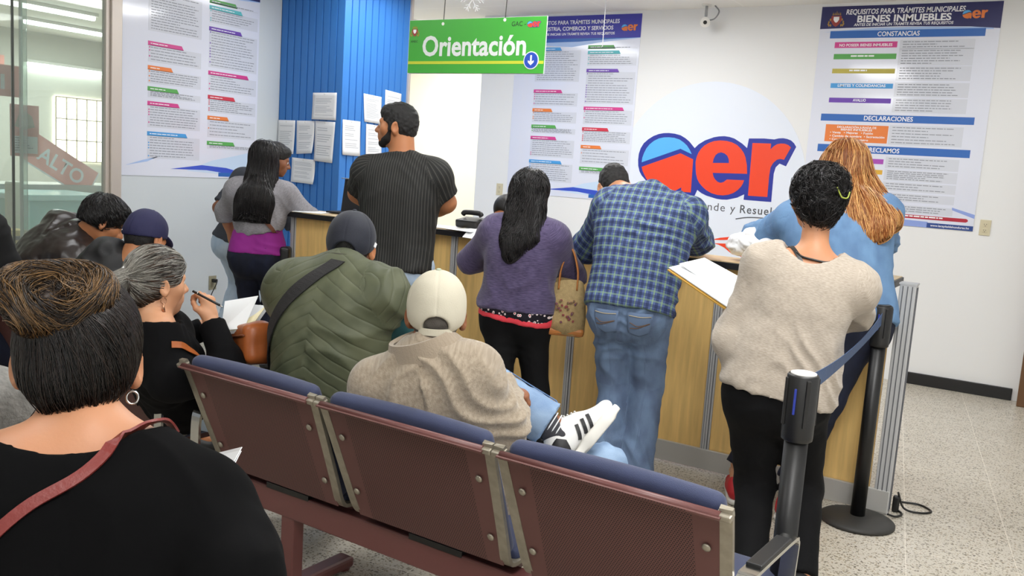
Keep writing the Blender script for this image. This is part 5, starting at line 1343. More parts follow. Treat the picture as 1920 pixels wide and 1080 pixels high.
def falling(top, out=.6, drift=(0,0,0), seed=2, wob=.25):
    top = V(top)
    def f(P, i):
        d = P-top; r = np.linalg.norm(d,axis=1); k = np.exp(-(r/.09)**2)[:,None]
        d = d/np.maximum(1e-6,r)[:,None]; d[:,2] *= .3
        w = np.stack([vnoise(P/.05,seed+j) for j in range(3)],1)*wob
        return d*(k*out+.15)+V(0,0,-1.)*(1-k*.7)+V(drift)+w
    return f
def patch(J, key, c, ux, uy, poly, name, m, th=.003, n=9, lift=.003, parent=None):
    """a flat piece of cloth lying on a garment: polygon poly in metres on ux, uy about c"""
    S_ = J[key]; bm = bmesh.new(); pts = [V(c)+V(ux)*x+V(uy)*y for x, y in poly]
    xs_ = np.array(poly); g = []
    # fill: blend rows between left and right outline
    P = np.array(pts); cen = P.mean(0); rings = [hug(S_, cen+(P-cen)*k, lift) for k in (1.,.8,.6,.4,.2,.02)]
    V_ = [[bm.verts.new(p-J['root']) for p in R] for R in rings]; L = len(poly)
    for A, B in zip(V_,V_[1:]):
        for i in range(L): bm.faces.new((A[i],A[(i+1)%L],B[(i+1)%L],B[i]))
    bmesh.ops.recalc_face_normals(bm,faces=bm.faces); bmesh.ops.solidify(bm,geom=list(bm.faces),thickness=-th)
    me = bpy.data.meshes.new(name); bm.to_mesh(me); bm.free(); smooth(me); return link_mesh(name, me, m, parent or J['ob'])
def dense(poly, k=5):
    out = []
    for a, b in zip(poly, poly[1:]+poly[:1]):
        for i in range(k): t = i/k; out.append((a[0]*(1-t)+b[0]*t, a[1]*(1-t)+b[1]*t))
    return out
def strap(J, key, pts, w, m, name, n=40, lift=.005, th=.003, parent=None, flat=None, pre=None):
    S_ = J[key]; P = hug(S_, bez(pts, n), lift)
    if pre: P = np.array(list(hug(J['body'], bez([*pre, P[0]], 16)[:-1], lift))+list(P))
    P = [Vector(p) for p in P]; P = [sum((P[max(0,i-1)],P[i],P[min(len(P)-1,i+1)]),Vector())/3 for i in range(len(P))]
    N = grad(S_.D, S_.ax, np.array([list(p) for p in P])); fl = []
    for i, p in enumerate(P):
        t = (P[min(i+1,len(P)-1)]-P[max(i-1,0)]).normalized(); fl.append(t.cross(Vector(N[i])))
    b = MB(); b.tube(P, th/2, w=w, flat=fl)
    ob = b.build(name, m, parent)
    if parent is not None:
        for v in ob.data.vertices: v.co -= Vector(J['root'])
    return ob
def cap(J, m, kind, rim_back=-.035, rim_front=.055, opening=True, vis=True, button=None, vm=None, seams=6, thick=.017):
    w, s, (X,Y,Z) = J['hw'], J['hsc'], J['H']; A = [X,Y,Z]
    o = Solid(); o.ell(w(0,-.013,.036), (V(.078,.098,.090)+thick)*s, A, k=.01)
    o.ell(w(0,-.03,.0), (V(.070,.083,.06)+thick)*s, A, k=.02)
    n = nrm(-(Z-Y*(rim_front-rim_back)/.2)); o.plane(w(0,-.10,rim_back), n)
    if opening: o.ell(w(0,-.125,rim_back+.018), V(.043,.06,.038)*s, A, k=.004, op='-')
    P, Q = o.mesh(.0042, pad=.02)
    q = (P-J['hc'])/s; x, y, z = q@X, q@Y+.013, q@Z; a = np.arctan2(x,-y); f = np.abs(((a/(2*math.pi)*seams+.0) % 1.)-.0); f = np.minimum(f,1-f)*2*math.pi/seams*np.hypot(x,y)
    N = normals(P,Q); P = P-N*(.0016*np.exp(-(f/.003)**2))[:,None]+N*(.0012*vnoise(P/.03,4))[:,None]
    ob = raw_mesh('cap', P, Q, m, J['ob'], loc=J['root']); J['cap'] = o
    if vis:
        v = Solid(); c = w(0,.085,rim_front-.005); B = [X, nrm(Y-Z*.25), nrm(Z+Y*.25)]; v.ell(c, V(.078,.085,.012)*s, B, k=.01); v.ell(c-B[2]*.016*s, V(.09,.1,.012)*s, B, k=.004, op='-'); v.ell(w(0,-.013,.03), V(.080,.10,.088)*s, A, k=.004, op='-')
        P, Q = v.mesh(.004, pad=.015); raw_mesh('visor', P, Q, vm or m, ob, loc=J['root'])
    if button: v = Solid(); v.ell(w(0,-.013,.036+.090+thick), V(.009,.009,.005)*s, A, k=.002); P, Q = v.mesh(.0018, pad=.008); raw_mesh('button', P, Q, button, ob, loc=J['root'])
    if opening:
        zz = rim_back+.0
        pts = [w(.060*math.sin(t),-.019-.103*math.cos(t)**.5,zz+.006) for t in np.linspace(-1.0,1.0,16)]
        P = hug(o, pts, .0) if False else np.array(pts)
        b = MB(); b.tube([Vector(p) for p in P],.0018,w=.02,flat=Vector(nrm(Z))); k = b.build('strap', m, ob)
        for v_ in k.data.vertices: v_.co -= Vector(J['root'])
    return ob
# ------------------------------------------------------------------ people standing at the counter
def dark_shirt_man():
    S = dict(h=1.83, w=1.03, d=1.10, shw=.98, chw=1.04, p0=(-3.033,3.757,0.926), yaw=24, lean=8, side=-1, head=(112,-2,0), hs=.95, neckw=1.12, armw=1.1, belly=.03,
             elR=(-2.870,3.960,1.279), elL=(-3.362,3.805,1.294), wrR=(-3.066,4.053,1.203), wrL=(-3.333,3.974,1.206), poleR=(.75,-.1,-1.), poleL=(-.6,-.6,-1.), hv=.004)
    S['anL'] = (S['p0'][0]-.13, S['p0'][1]+.06, .09); S['anR'] = (S['p0'][0]+.14, S['p0'][1]-.02, .09)
    b, J = person_body(S, 'standing man in a dark pinstriped short-sleeved shirt and pale jeans, face turned left', SK4, {'R':dict(d=(-.85,.4,-.1),n=(0,0,-1),curl=.4,fine=.006),'L':dict(d=(.85,.4,-.1),n=(0,0,-1),curl=.4)})
    sh = uvm('pinstriped_cotton','#262625',.75,pinstripe,(60.,(1,1,1),.12))
    top(J, S, sh, .026, -.07, .78, neck=1.03, fold=.006, size=.11, flare=.008)
    o = Solid(); c = J['nb']+J['u']*.03; f = nrm(J['H'][1]*.2+J['fw']); hd = nrm(J['hc']-c)
    b_ = MB(); pts = [c-J['u']*.012+J['fw']*.012+(J['sd']*math.cos(a)*.074+J['fw']*math.sin(a)*.066)+J['u']*(.012-.02*math.sin(a)) for a in np.linspace(-math.pi*1.35,math.pi*.35,30)]
    b_.tube([Vector(p) for p in pts],.004,w=.042,flat=[Vector(nrm(J['u']*1.-(p-c)*3.)) for p in pts]); k = b_.build('collar', sh, J['ob'])
    for v in k.data.vertices: v.co -= Vector(J['root'])
    for v in k.data.uv_layers: pass
    pants(J, S, JEANS_P, .02, .02, flare=.03, fold=.009)
    shoes(J, S, SHOE_B, SOLE_B)
    def ext(o, w, s):
        o.ell(w(0,.055,.072), V(.066,.045,.042)*s, [*J['H']], k=.02)
        for sg in (-1,1): o.box(w(sg*.073,.022,-.005), V(.007,.012,.03)*s, [*J['H']], rad=.004, k=.01)
    scalp(J, S, ext, HSH, thick=.010, back=-.055, fold=.0035, vox=.0045)
    # beard along the jaw
    w, s = J['hw'], J['hsc']; o = Solid(); A = [*J['H']]
    o.ell(w(0,.030,-.078), V(.063,.063,.047)*s, A, k=.02); o.ell(w(0,.078,-.106), .026*s, k=.02)
    for sg in (-1,1): o.cone(w(sg*.064,.016,-.012), w(sg*.052,.034,-.075), .010, .020, k=.02)
    o.cone(w(-.022,.104,-.054), w(.022,.104,-.054), .006, k=.01); o.plane(w(0,.09,-.046), nrm(A[2]-A[1]*-.55)); 
    P, Q = o.mesh(.004, pad=.012); raw_mesh('beard', P, Q, mat('beard_black','#17110f',.8,bump=.8,bscale=400.), J['ob'], loc=J['root'])
    eyes(J, SK4, BROW)
dark_shirt_man()
def purple_woman():
    S = dict(fem=1, h=1.49, nl=.9, w=1.16, d=1.25, chw=1.05, hipw=1.0, p0=(-2.258,3.766,0.768), yaw=14, lean=3, side=1.5, head=(18,14,0), nd=(0.000,0.000,1.500), armw=1.18, belly=.03, curve=.02,
             wrR=(-2.211,4.054,1.132), poleR=(.9,-.55,-1.), wrL=(-2.482,3.995,1.056), poleL=(-.9,-.3,-.7))
    del S['nd']
    S['anL'] = (-2.145,3.474,0.090); S['anR'] = (-2.023,3.628,0.090); S['hv'] = .006
    b, J = person_body(S, 'woman in a purple sweater and black trousers with long black hair, at the counter', SK2, {'R':dict(d=(-.25,.45,.85),n=(-.6,.6,-.4),curl=.55,fine=.0045,thumb=1),'L':dict(d=(.3,.8,.1),n=(0,0,-1),curl=.3)}, fine_head=False)
    top(J, S, uvm('purple_knit','#55496a',.9,heather('#423957','#5e5474',(30,260,1)),(220.,(1,6,1),.25),sheen=.2), .024, .06, 1.9, neck=1.0, fold=.007, size=.10, name='sweater', flare=.004)
    fl = uvm('floral_cotton','#17141c',.8,None); 
    if 'fl' not in MATS:
        m = fl; t = NT(m); bb = t.n['Principled BSDF']; uv = t.n['UV Map']; vo = t.new('ShaderNodeTexVoronoi', i_Scale=46.); t.link(uv,0,vo,'Vector')
        c = blend(t,(math_node(t,'LESS_THAN',(vo,0),.34),0),'#1a1620','#e6d8d8'); c = blend(t,(math_node(t,'LESS_THAN',(vo,0),.17),0),c,'#c8344a'); t.link(*c,bb,'Base Color'); MATS['fl'] = m
    top(J, S, mat('coral_cotton','#e5414f',.8), .012, -.055, 0, neck=.5, fold=.004, name='undershirt', hemn=(.10,.06,.99))
    top(J, S, fl, .0165, -.005, 0, neck=.45, fold=.005, name='blouse', hemn=(.12,.06,.99))
    pants(J, S, PANTS_K, .013, .05, flare=.008, fold=.003)
    shoes(J, S, SHOE_B, SOLE_B)
    X, Y, Z = J['H']
    def ext(o, w, s):
        o.cone(w(0,-.07,.0), w(0,-.085,-.16), .082*s, .07*s, k=.05, flat=Y, fk=1.5)
        o.cone(w(0,-.085,-.15), J['spine'](.80)-J['fw']*.12, .075*s, .06, k=.05, flat=Y, fk=2.0)
        o.cone(J['spine'](.82)-J['fw']*.125, J['spine'](.66)-J['fw']*.14+J['sd']*(-.02), .055, .022, k=.05, flat=Y, fk=2.4)
        o.cone(w(.05,-.06,-.1), J['spine'](.86)+J['sd']*.07-J['fw']*.09, .045, .04, k=.04)
        o.cone(w(-.05,-.06,-.1), J['spine'](.84)-J['sd']*.05-J['fw']*.10, .045, .03, k=.04)
    h, o, P, Q = scalp(J, S, ext, HBB, thick=.018, line=0)
    ct = J['hw'](0,-.02,.14); r = seeds(P,Q,2600,4,lambda p: (p[:,2] > J['spine'](.80)[2])*1.)
    strands('hair_strands', o, r, falling(ct,wob=.55,seed=8), 13, .016, .0016, HB, h, J['root'], lift=.007, jitter=.35, seed=3, free=.12)
    return J
JP = purple_woman()
def tote():
    c = V((-2.027,3.859,0.840)); t = thing('tote_bag','woven straw tote bag with tan handles hanging from the purple sweater woman\'s arm','bag',tuple(c-V(0,0,.14)),math.radians(25))
    m = uvm('woven_straw','#b39a6b',.85,heather('#a58c60','#c2ab7d',(120,120,1)),(300.,(1,1,1),.5))
    b = MB(); n = 28; rings = []
    for k, (z, wx, wy) in enumerate(((0,.085,.045),(.01,.095,.055),(.08,.098,.058),(.18,.09,.045),(.26,.075,.028))):
        rings.append([b.bm.verts.new((wx*math.copysign(abs(math.cos(a))**.6,math.cos(a)), wy*math.copysign(abs(math.sin(a))**.6,math.sin(a)), z+.012*math.sin(a*2+k))) for a in [2*math.pi*i/n for i in range(n)]])
    for A, B in zip(rings,rings[1:]):
        for i in range(n): b.bm.faces.new((A[i],A[(i+1)%n],B[(i+1)%n],B[i]))
    b.bm.faces.new(rings[0][::-1]); ob = b.build('bag_body', mat('straw_weave','#b0986a',.85,bump=.6,bscale=260.,var=.25,vscale=60.), t, sm=True)
    b = MB(); b.box((0,0,.012),(.19,.11,.04),bev=.014); b.build('leather_base', mat('tan_leather','#a8692f',.45), t)
    for s_ in (-1,1):
        b = MB(); b.tube(bez([(-.045,s_*.036,.22),(-.04,s_*.02,.32),(-.0,s_*.006,.42),(.04,s_*.02,.32),(.045,s_*.036,.22)],30),.0045,n=8); b.build('handle', mat('tan_leather','#a8692f',.45), t)
    b = MB(); r = random.Random(3)
    for k in range(26):
        x, z = r.uniform(-.05,.05), r.uniform(.06,.17); b.box((x,-.062+.0006*abs(z-.08)/.01,z),(.010,.006,.012),rot=Ry(r.random()*3),bev=.002,mi=k%3)
    b.build('flower_print',[mat('print_dark_red','#7d3a3a',.8),mat('print_olive','#6b6a48',.8),mat('print_plum','#5b4658',.8)],t)
tote()
def plaid_man():
    S = dict(h=1.72, w=1.12, d=1.12, chw=1.08, shw=1.02, p0=(-1.690,3.860,0.887), yaw=12, lean=17, side=3, head=(30,42,-10), hc=(-2.042,4.323,1.429), neckw=1.1, armw=1.12, curve=.03,
             elL=(-2.031,4.044,1.123), wrL=(-1.95,4.60,1.16), elR=(-1.561,4.373,1.169), wrR=(-1.72,4.66,1.15), hv=.005, butt=1.0)
    S['anL'] = (-1.741,3.848,0.090); S['anR'] = (-1.603,3.893,0.090)
    b, J = person_body(S, 'man in a blue and green plaid shirt and blue jeans leaning on the counter', SK1, {'L':dict(d=(.8,.5,-.2),n=(0,0,-1),curl=.5),'R':dict(d=(-.7,.6,-.2),n=(0,0,-1),curl=.5)})
    pl = uvm('plaid_cotton','#596a9c',.8,plaid,(40.,(1,1,1),.15))
    top(J, S, pl, .028, -.06, 1.2, neck=1.03, fold=.011, size=.10, flare=.012, vox=.008)
    c = J['nb']+J['u']*.028; b_ = MB(); pts = [c+(J['sd']*math.cos(a)*.072+J['fw']*(math.sin(a)*.062+.012))+J['u']*(.004-.012*math.sin(a)) for a in np.linspace(-math.pi*1.3,math.pi*.3,30)]
    b_.tube([Vector(p) for p in pts],.004,w=.036,flat=[Vector(nrm(J['u']-(p-c)*4.)) for p in pts]); k = b_.build('collar', mat('navy_collar_cotton','#39466e',.8), J['ob'])
    for v in k.data.vertices: v.co -= Vector(J['root'])
    pants(J, S, JEANS_M, .018, .08, flare=.028, fold=.010, size=.09, upto=2.02)
    for sg in (-1,1):
        cc = J['p0']+J['r']*sg*.085-V(0,0,.08)-J['f']*.16
        pk = patch(J,'trousers',cc,J['r'],V(0,0,1),dense([(-.065,.07),(.065,.07),(.06,-.05),(0,-.075),(-.06,-.05)],4),'back_pocket',JEANS_M,th=.003,lift=.002)
        q = [hug(J['trousers'],[cc+J['r']*x+V(0,0,z)],.0065)[0]-J['root'] for x, z in ((-.055,.055),(0,.052),(.055,.055))]
        b_ = MB(); b_.tube([Vector(p) for p in bez(q,14)],.002,n=6); b_.build('stitching', mat('pale_stitching','#b5a98e',.8), pk)
        q = [hug(J['trousers'],[cc+J['r']*x+V(0,0,z)],.0065)[0]-J['root'] for x, z in ((-.05,.02),(-.01,.005),(.05,.02),(-.01,-.005),(-.05,-.012))]
        b_ = MB(); b_.tube([Vector(p) for p in bez(q,22)],.0022,n=6); b_.build('stitching', mat('rust_stitching','#6d5748',.8), pk)
    shoes(J, S, mat('brown_leather','#4a3426',.5), SOLE_B)
    scalp(J, S, lambda o,w,s: o.ell(w(0,.055,.07), V(.064,.04,.04)*s, [*J['H']], k=.02), HSH, thick=.007, back=-.06, fold=.003, vox=.0045)
    eyes(J, SK1, BROW)
plaid_man()
def denim_woman():
    S = dict(fem=1, h=1.72, w=1.22, d=1.25, chw=1.14, shw=1.10, p0=(-0.816,4.279,0.923), yaw=12, lean=16, side=-9, head=(8,16,4), nd=(.0,.35,.9), armw=1.3, curve=.03,
             wrL=(-1.225,4.808,1.204), poleL=(-1.,-.5,-.05), wrR=(-0.877,4.973,1.205), poleR=(1.,-.3,-.3), hv=.006)
    S['elL'] = (-1.341,4.548,1.202); S['elR'] = (-0.769,4.802,1.202); S['wrL'] = (-1.05,4.62,1.17); S['wrR'] = (-.86,4.56,1.16)
    S['anL'] = (-1.154,4.056,0.090); S['anL'] = (-1.18,4.05,.09); S['anR'] = (-.92,3.98,.09)
    b, J = person_body(S, 'woman in a blue denim shirt with copper-blonde hair leaning on the counter end', SK2, {'L':dict(d=(.7,.6,-.1),n=(0,0,-1),curl=.4),'R':dict(d=(-.6,.7,-.1),n=(0,0,-1),curl=.4)}, fine_head=False)
    dn = uvm('blue_chambray','#4c7fb0',.8,denim('#386a9b','#5788b6'),(500.,(1,1,1),.2))
    top(J, S, dn, .028, -.12, 1.55, neck=1.0, fold=.010, size=.10, flare=.008, name='denim_shirt')
    pants(J, S, JEANS_N, .018, .0, flare=.006, fold=.004)
    shoes(J, S, mat('red_canvas','#b8242c',.6), SOLE_W)
    X, Y, Z = J['H']
    def ext(o, w, s):
        o.ell(w(0,.06,.045), V(.072,.05,.06)*s, [X,Y,Z], k=.03)
        o.cone(w(.02,-.06,.02), w(.05,-.085,-.17), .092*s, .085*s, k=.06, flat=Y, fk=1.4)
        o.cone(w(.05,-.085,-.14), J['spine'](.86)+J['sd']*.10-J['fw']*.115, .085*s, .075, k=.06, flat=Y, fk=1.8)
        o.cone(J['spine'](.9)+J['sd']*.09-J['fw']*.115, J['spine'](.72)+J['sd']*.16-J['fw']*.13, .08, .075, k=.05, flat=Y, fk=2.2)
        o.cone(w(.075,-.0,-.03), J['spine'](.80)+J['sd']*.22-J['fw']*.05, .06, .055, k=.05)
        o.cone(w(-.07,-.0,.0), J['spine'](.88)-J['sd']*.04-J['fw']*.11, .045, .035, k=.05)
    h, o, P, Q = scalp(J, S, ext, HBLB, thick=.020, line=0)
    ct = J['hw'](0,.02,.15); r = seeds(P,Q,2800,4,lambda p: (p[:,2] > J['spine'](.78)[2])*1.)
    strands('hair_strands', o, r, falling(ct,drift=(.12,-.02,0),wob=.3,seed=18), 14, .018, .0016, HBL, h, J['root'], lift=.006, jitter=.2, seed=5, free=.08)
denim_woman()
def beige_woman():
    S = dict(fem=1, h=1.68, w=1.0, d=1.05, chw=1.04, shw=1.0, hc=(-0.801,3.475,1.448), nb=(-0.772,3.409,1.222), p0=(-0.834,3.327,0.727), yaw=13, lean=0, side=0, head=(30,6,0), hs=.92, neckw=1.0, armw=.92,
             elL=(-1.023,3.298,0.895), wrL=(-1.077,3.543,1.008), elR=(-0.647,3.687,1.006), wrR=(-0.867,3.710,0.954), hv=.004, butt=1.08, curve=.016)
    
    S['anL'] = (-0.795,3.078,0.090); S['anR'] = (-0.638,3.182,0.090)
    b, J = person_body(S, 'woman in a beige long-sleeved top and black trousers standing with papers, back turned', SK1, {'L':dict(d=(-.1,.9,.25),n=(.9,.1,.3),curl=.45,fine=.006),'R':dict(d=(-.75,.6,.1),n=(-.2,-.1,-1),curl=.4)})
    bg = uvm('beige_melange_knit','#bfb3a3',.9,heather('#a3988a','#b8ada0',(60,300,1)),(300.,(1,4,1),.2),sheen=.2)
    top(J, S, bg, .026, -.035, 1.9, neck=.965, neck_r=.105, neck_d=.11, neck_off=-.035, fold=.009, size=.10, vox=.008, neckdir=-J['fw']*.25, flare=.006, extra=lambda o: [o.cone(J['spine'](.1)-J['sd']*.07,J['spine'](.1)+J['sd']*.07,.135,k=.05), o.cone(J['spine'](.3)-J['sd']*.07,J['spine'](.3)+J['sd']*.07,.128,k=.05)])
    pants(J, S, PANTS_K, .017, .04, flare=.0, fold=.004)
    shoes(J, S, SHOE_B, SOLE_B)
    # straps and cord at the neck
    n = J['nb']; up = J['u']
    for sg in (-1,1): strap(J,'body',[J['spine'](.90)-J['fw']*.09+J['sd']*sg*.02,J['spine'](.98)-J['fw']*.06+J['sd']*sg*.05,J['spine'](1.03)-J['fw']*.01+J['sd']*sg*.085,J['spine'](1.0)+J['fw']*.04+J['sd']*sg*.10],.014,M_BLACK,'top_strap',n=20,lift=.004,parent=J['ob'])
    pts = [n-up*.012+J['sd']*math.cos(a)*.068+J['fw']*(math.sin(a)*.074+.006)+up*(-.008-.022*math.sin(a)) for a in np.linspace(0,2*math.pi,40)[:-1]]
    pts = hug(J['body'],pts,.004); b_ = MB(); b_.tube([Vector(p)-Vector(J['root']) for p in pts],.0042,n=8,closed=True); b_.build('neck_cord', M_BLACK, J['ob'])
    X, Y, Z = J['H']
    def ext(o, w, s):
        o.ell(w(0,.04,.05), V(.072,.055,.06)*s, [X,Y,Z], k=.02)
        o.ell(w(.018,-.088,.062), V(.074,.052,.070)*s, [X,Y,Z], k=.012)
        o.ell(w(-.005,-.085,-.035), V(.052,.04,.06)*s, [X,Y,Z], k=.03)
        o.ell(w(0,-.06,-.085), V(.04,.03,.035)*s, [X,Y,Z], k=.03)
    h, o, P, Q = scalp(J, S, ext, HBB, thick=.022, back=-.125, fold=.004)
    bun = J['hw'](.018,-.09,.055); rr = np.random.default_rng(8)
    r = seeds(P,Q,2600,4); 
    def fl(P, i):
        d = bun-P; r_ = np.linalg.norm(d,axis=1)[:,None]; t = np.cross(d,-Y); near = np.exp(-(r_/.085)**4)
        return d/np.maximum(r_,1e-6)*(1-near)+t/np.maximum(1e-6,np.linalg.norm(t,axis=1))[:,None]*near*1.2+np.stack([vnoise(P/.018,40+j) for j in range(3)],1)*(.6+.9*near)
    strands('hair_strands', o, r, fl, 10, .0095, .0010, HB, h, J['root'], lift=.010, jitter=.6, seed=6, free=.42)
    w = J['hw']
    q = [w(.03,-.148,.045),w(.048,-.150,.010),w(.058,-.150,.004),w(.075,-.146,.006),w(.085,-.138,.030)]
    b_ = MB(); b_.tube([Vector(p)-Vector(J['root']) for p in bez(q,20)],.0028,n=8); b_.build('hair_clip', mat('olive_clip','#8f9a3a',.4), J['ob'])
    q = [w(-.022,-.12,.11),w(-.03,-.135,.085),w(-.028,-.135,.05),w(-.055,-.12,.015),w(-.06,-.12,-.0)]
    b_ = MB(); b_.tube([Vector(p)-Vector(J['root']) for p in bez(q,20)],.0022,n=8); b_.build('hair_pin', mat('pale_pin','#b9b6bd',.3,metal=.5), J['ob'])
    return J
JB = beige_woman()
def beige_papers():
    t = thing('document_folder','yellow envelope with white papers held by the beige top woman','papers',(-1.214,3.468,1.062))
    o = V((-1.214,3.468,1.062)); C = [V((-1.384,3.516,1.120)),V((-1.068,3.405,0.997)),V((-1.048,3.500,1.070)),V((-1.317,3.632,1.146))]
    def sheet(name, q, m, th, dz):
        n = nrm(np.cross(q[1]-q[0],q[3]-q[0])); n = n if n[2] > 0 else -n; b = MB(); A = [b.bm.verts.new(p-o+n*dz) for p in q]; B = [b.bm.verts.new(p-o+n*(dz+th)) for p in q]
        for i in range(4): b.bm.faces.new((A[i],A[(i+1)%4],B[(i+1)%4],B[i]))
        b.bm.faces.new(A[::-1]); b.bm.faces.new(B); return b.build(name, m, t)
    sheet('envelope', C, mat('manila_envelope','#d9a94a',.6), .006, -.012)
    sheet('sheet', [C[0]*.97+C[3]*.03, C[1]+V(0,0,.004), C[2], C[3]], M_PAPER, .004, .0)
    C2 = [c+V(.035,.03,.012) for c in C]; sheet('sheet', C2, M_PAPER, .002, .01)
beige_papers()
def cardigan_woman():
    S = dict(fem=1, h=1.57, w=1.04, d=1.08, p0=(-4.613,4.226,0.789), yaw=38, lean=3, side=2, head=(34,4,0), wrR=(-4.602,4.524,1.133), poleR=(.85,-.3,-.2), elL=(-4.869,4.173,1.065), wrL=(-4.880,4.234,0.893), hv=.008, hipw=1.06, butt=1.08, armw=1.05)
    S['anL'] = (-4.268,3.849,0.090); S['anR'] = (-4.133,3.893,0.090); x, y, _ = S['p0']; S['anL'] = (x-.07,y-.02,.09); S['anR'] = (x+.10,y+.03,.09)
    b, J = person_body(S, 'woman in a cropped grey cardigan with long black hair at the counter\'s left end', SK1, {'R':dict(d=(-.6,.6,-.2),n=(0,0,-1),curl=.4),'L':dict(d=(.3,.3,-.8),n=(.5,.5,0),curl=.4)}, fine_head=False)
    top(J, S, uvm('grey_marl_jersey','#8d8b90',.9,heather('#838186','#9a989d',(60,220,1)),(200.,(1,3,1),.2)), .030, .30, (1.22,1.95), neck=1.0, fold=.006, size=.10, name='cardigan', flare=.004, hemn=tuple(J['u']-J['sd']*.25))
    top(J, S, mat('magenta_cotton','#8e1f86',.8,bump=.1,bscale=40.), .012, .02, 0, neck=.6, fold=.005, name='undershirt')
    pants(J, S, JEANS_N, .014, .12, flare=.004, fold=.004)
    shoes(J, S, SHOE_B, SOLE_B)
    X, Y, Z = J['H']
    def ext(o, w, s):
        o.cone(w(0,-.06,.02), w(-.01,-.085,-.15), .085*s, .085*s, k=.05, flat=Y, fk=1.5)
        o.cone(w(-.01,-.085,-.13), J['spine'](.74)-J['fw']*.12-J['sd']*.02, .085*s, .11, k=.06, flat=Y, fk=2.6)
        o.cone(J['spine'](.78)-J['fw']*.12-J['sd']*.03, J['spine'](.52)-J['fw']*.125-J['sd']*.03, .11, .115, k=.05, flat=Y, fk=3.2, cut=(J['spine'](.50),-J['u']))
        o.cone(w(.055,-.02,-.05), J['spine'](.74)+J['sd']*.09-J['fw']*.08, .04, .022, k=.04)
    h, o, P, Q = scalp(J, S, ext, HBB, thick=.018, line=0)
    ct = J['hw'](0,-.01,.14); r = seeds(P,Q,2000,4,lambda p: (p[:,2] > J['spine'](.68)[2])*1.)
    strands('hair_strands', o, r, falling(ct,wob=.18,seed=8), 15, .018, .0018, HB, h, J['root'], lift=.006, jitter=.15, seed=3, free=.06)
    return J
JC = cardigan_woman()
def cardigan_bag():
    J = JC
    o = strap(J,'cardigan',[J['spine'](.95)-J['sd']*.10-J['fw']*.06,J['spine'](.70)-J['sd']*.02-J['fw']*.12,J['spine'](.45)+J['sd']*.08-J['fw']*.11,J['spine'](.28)+J['sd']*.15-J['fw']*.06],.024,mat('brown_strap_leather','#6f4330',.5),'strap',n=30,lift=.006)
    c = V(J['spine'](.12)+J['sd']*.19-J['fw']*.02); t = thing('crossbody_bag','small black crossbody bag on a brown strap worn by the grey cardigan woman','bag',tuple(c))
    o.parent = t; o.data.transform(Matrix.Translation(-Vector(c)))
    q = Solid(); q.box(V(0,0,-.05),V(.035,.08,.07),[J['sd'],J['fw'],J['u']],rad=.02,k=.01); P, Q = q.mesh(.007); raw_mesh('bag_body', P, Q, mat('black_leather','#19191b',.4,bump=.2,bscale=80.), t)
cardigan_bag()
def leaning_man():
    S = dict(h=1.66, w=1.05, p0=(-5.284,4.647,0.801), yaw=14, lean=10, side=19, head=(-38,16,0), nd=(.35,.2,.8), wrL=(-5.170,4.495,0.896), poleL=(-1,-.3,.1), wrR=(-5.090,4.988,1.086), poleR=(.6,-.4,-.6), hv=.005)
    x, y, _ = S['p0']; S['anL'] = (x-.14,y,.09); S['anR'] = (x+.12,y+.05,.09)
    b, J = person_body(S, 'man in light jeans behind the grey cardigan woman, his face showing past her hair', SK3, {'L':dict(d=(.3,.3,-.9),n=(.8,.3,.1),curl=.4,fine=.006),'R':dict(d=(.6,.5,-.2),n=(0,0,-1),curl=.4)})
    top(J, S, mat('charcoal_cotton','#3b3f48',.85), .02, -.05, .9, neck=1.02, fold=.006)
    pants(J, S, JEANS_P, .018, .0, flare=.02, fold=.008); shoes(J, S, SHOE_B, SOLE_B)
    scalp(J, S, lambda o,w,s: o.ell(w(0,.06,.075), V(.066,.042,.04)*s, [*J['H']], k=.02), HSH, thick=.012, back=-.055, fold=.003, vox=.005)
    eyes(J, SK3, BROW)
leaning_man()
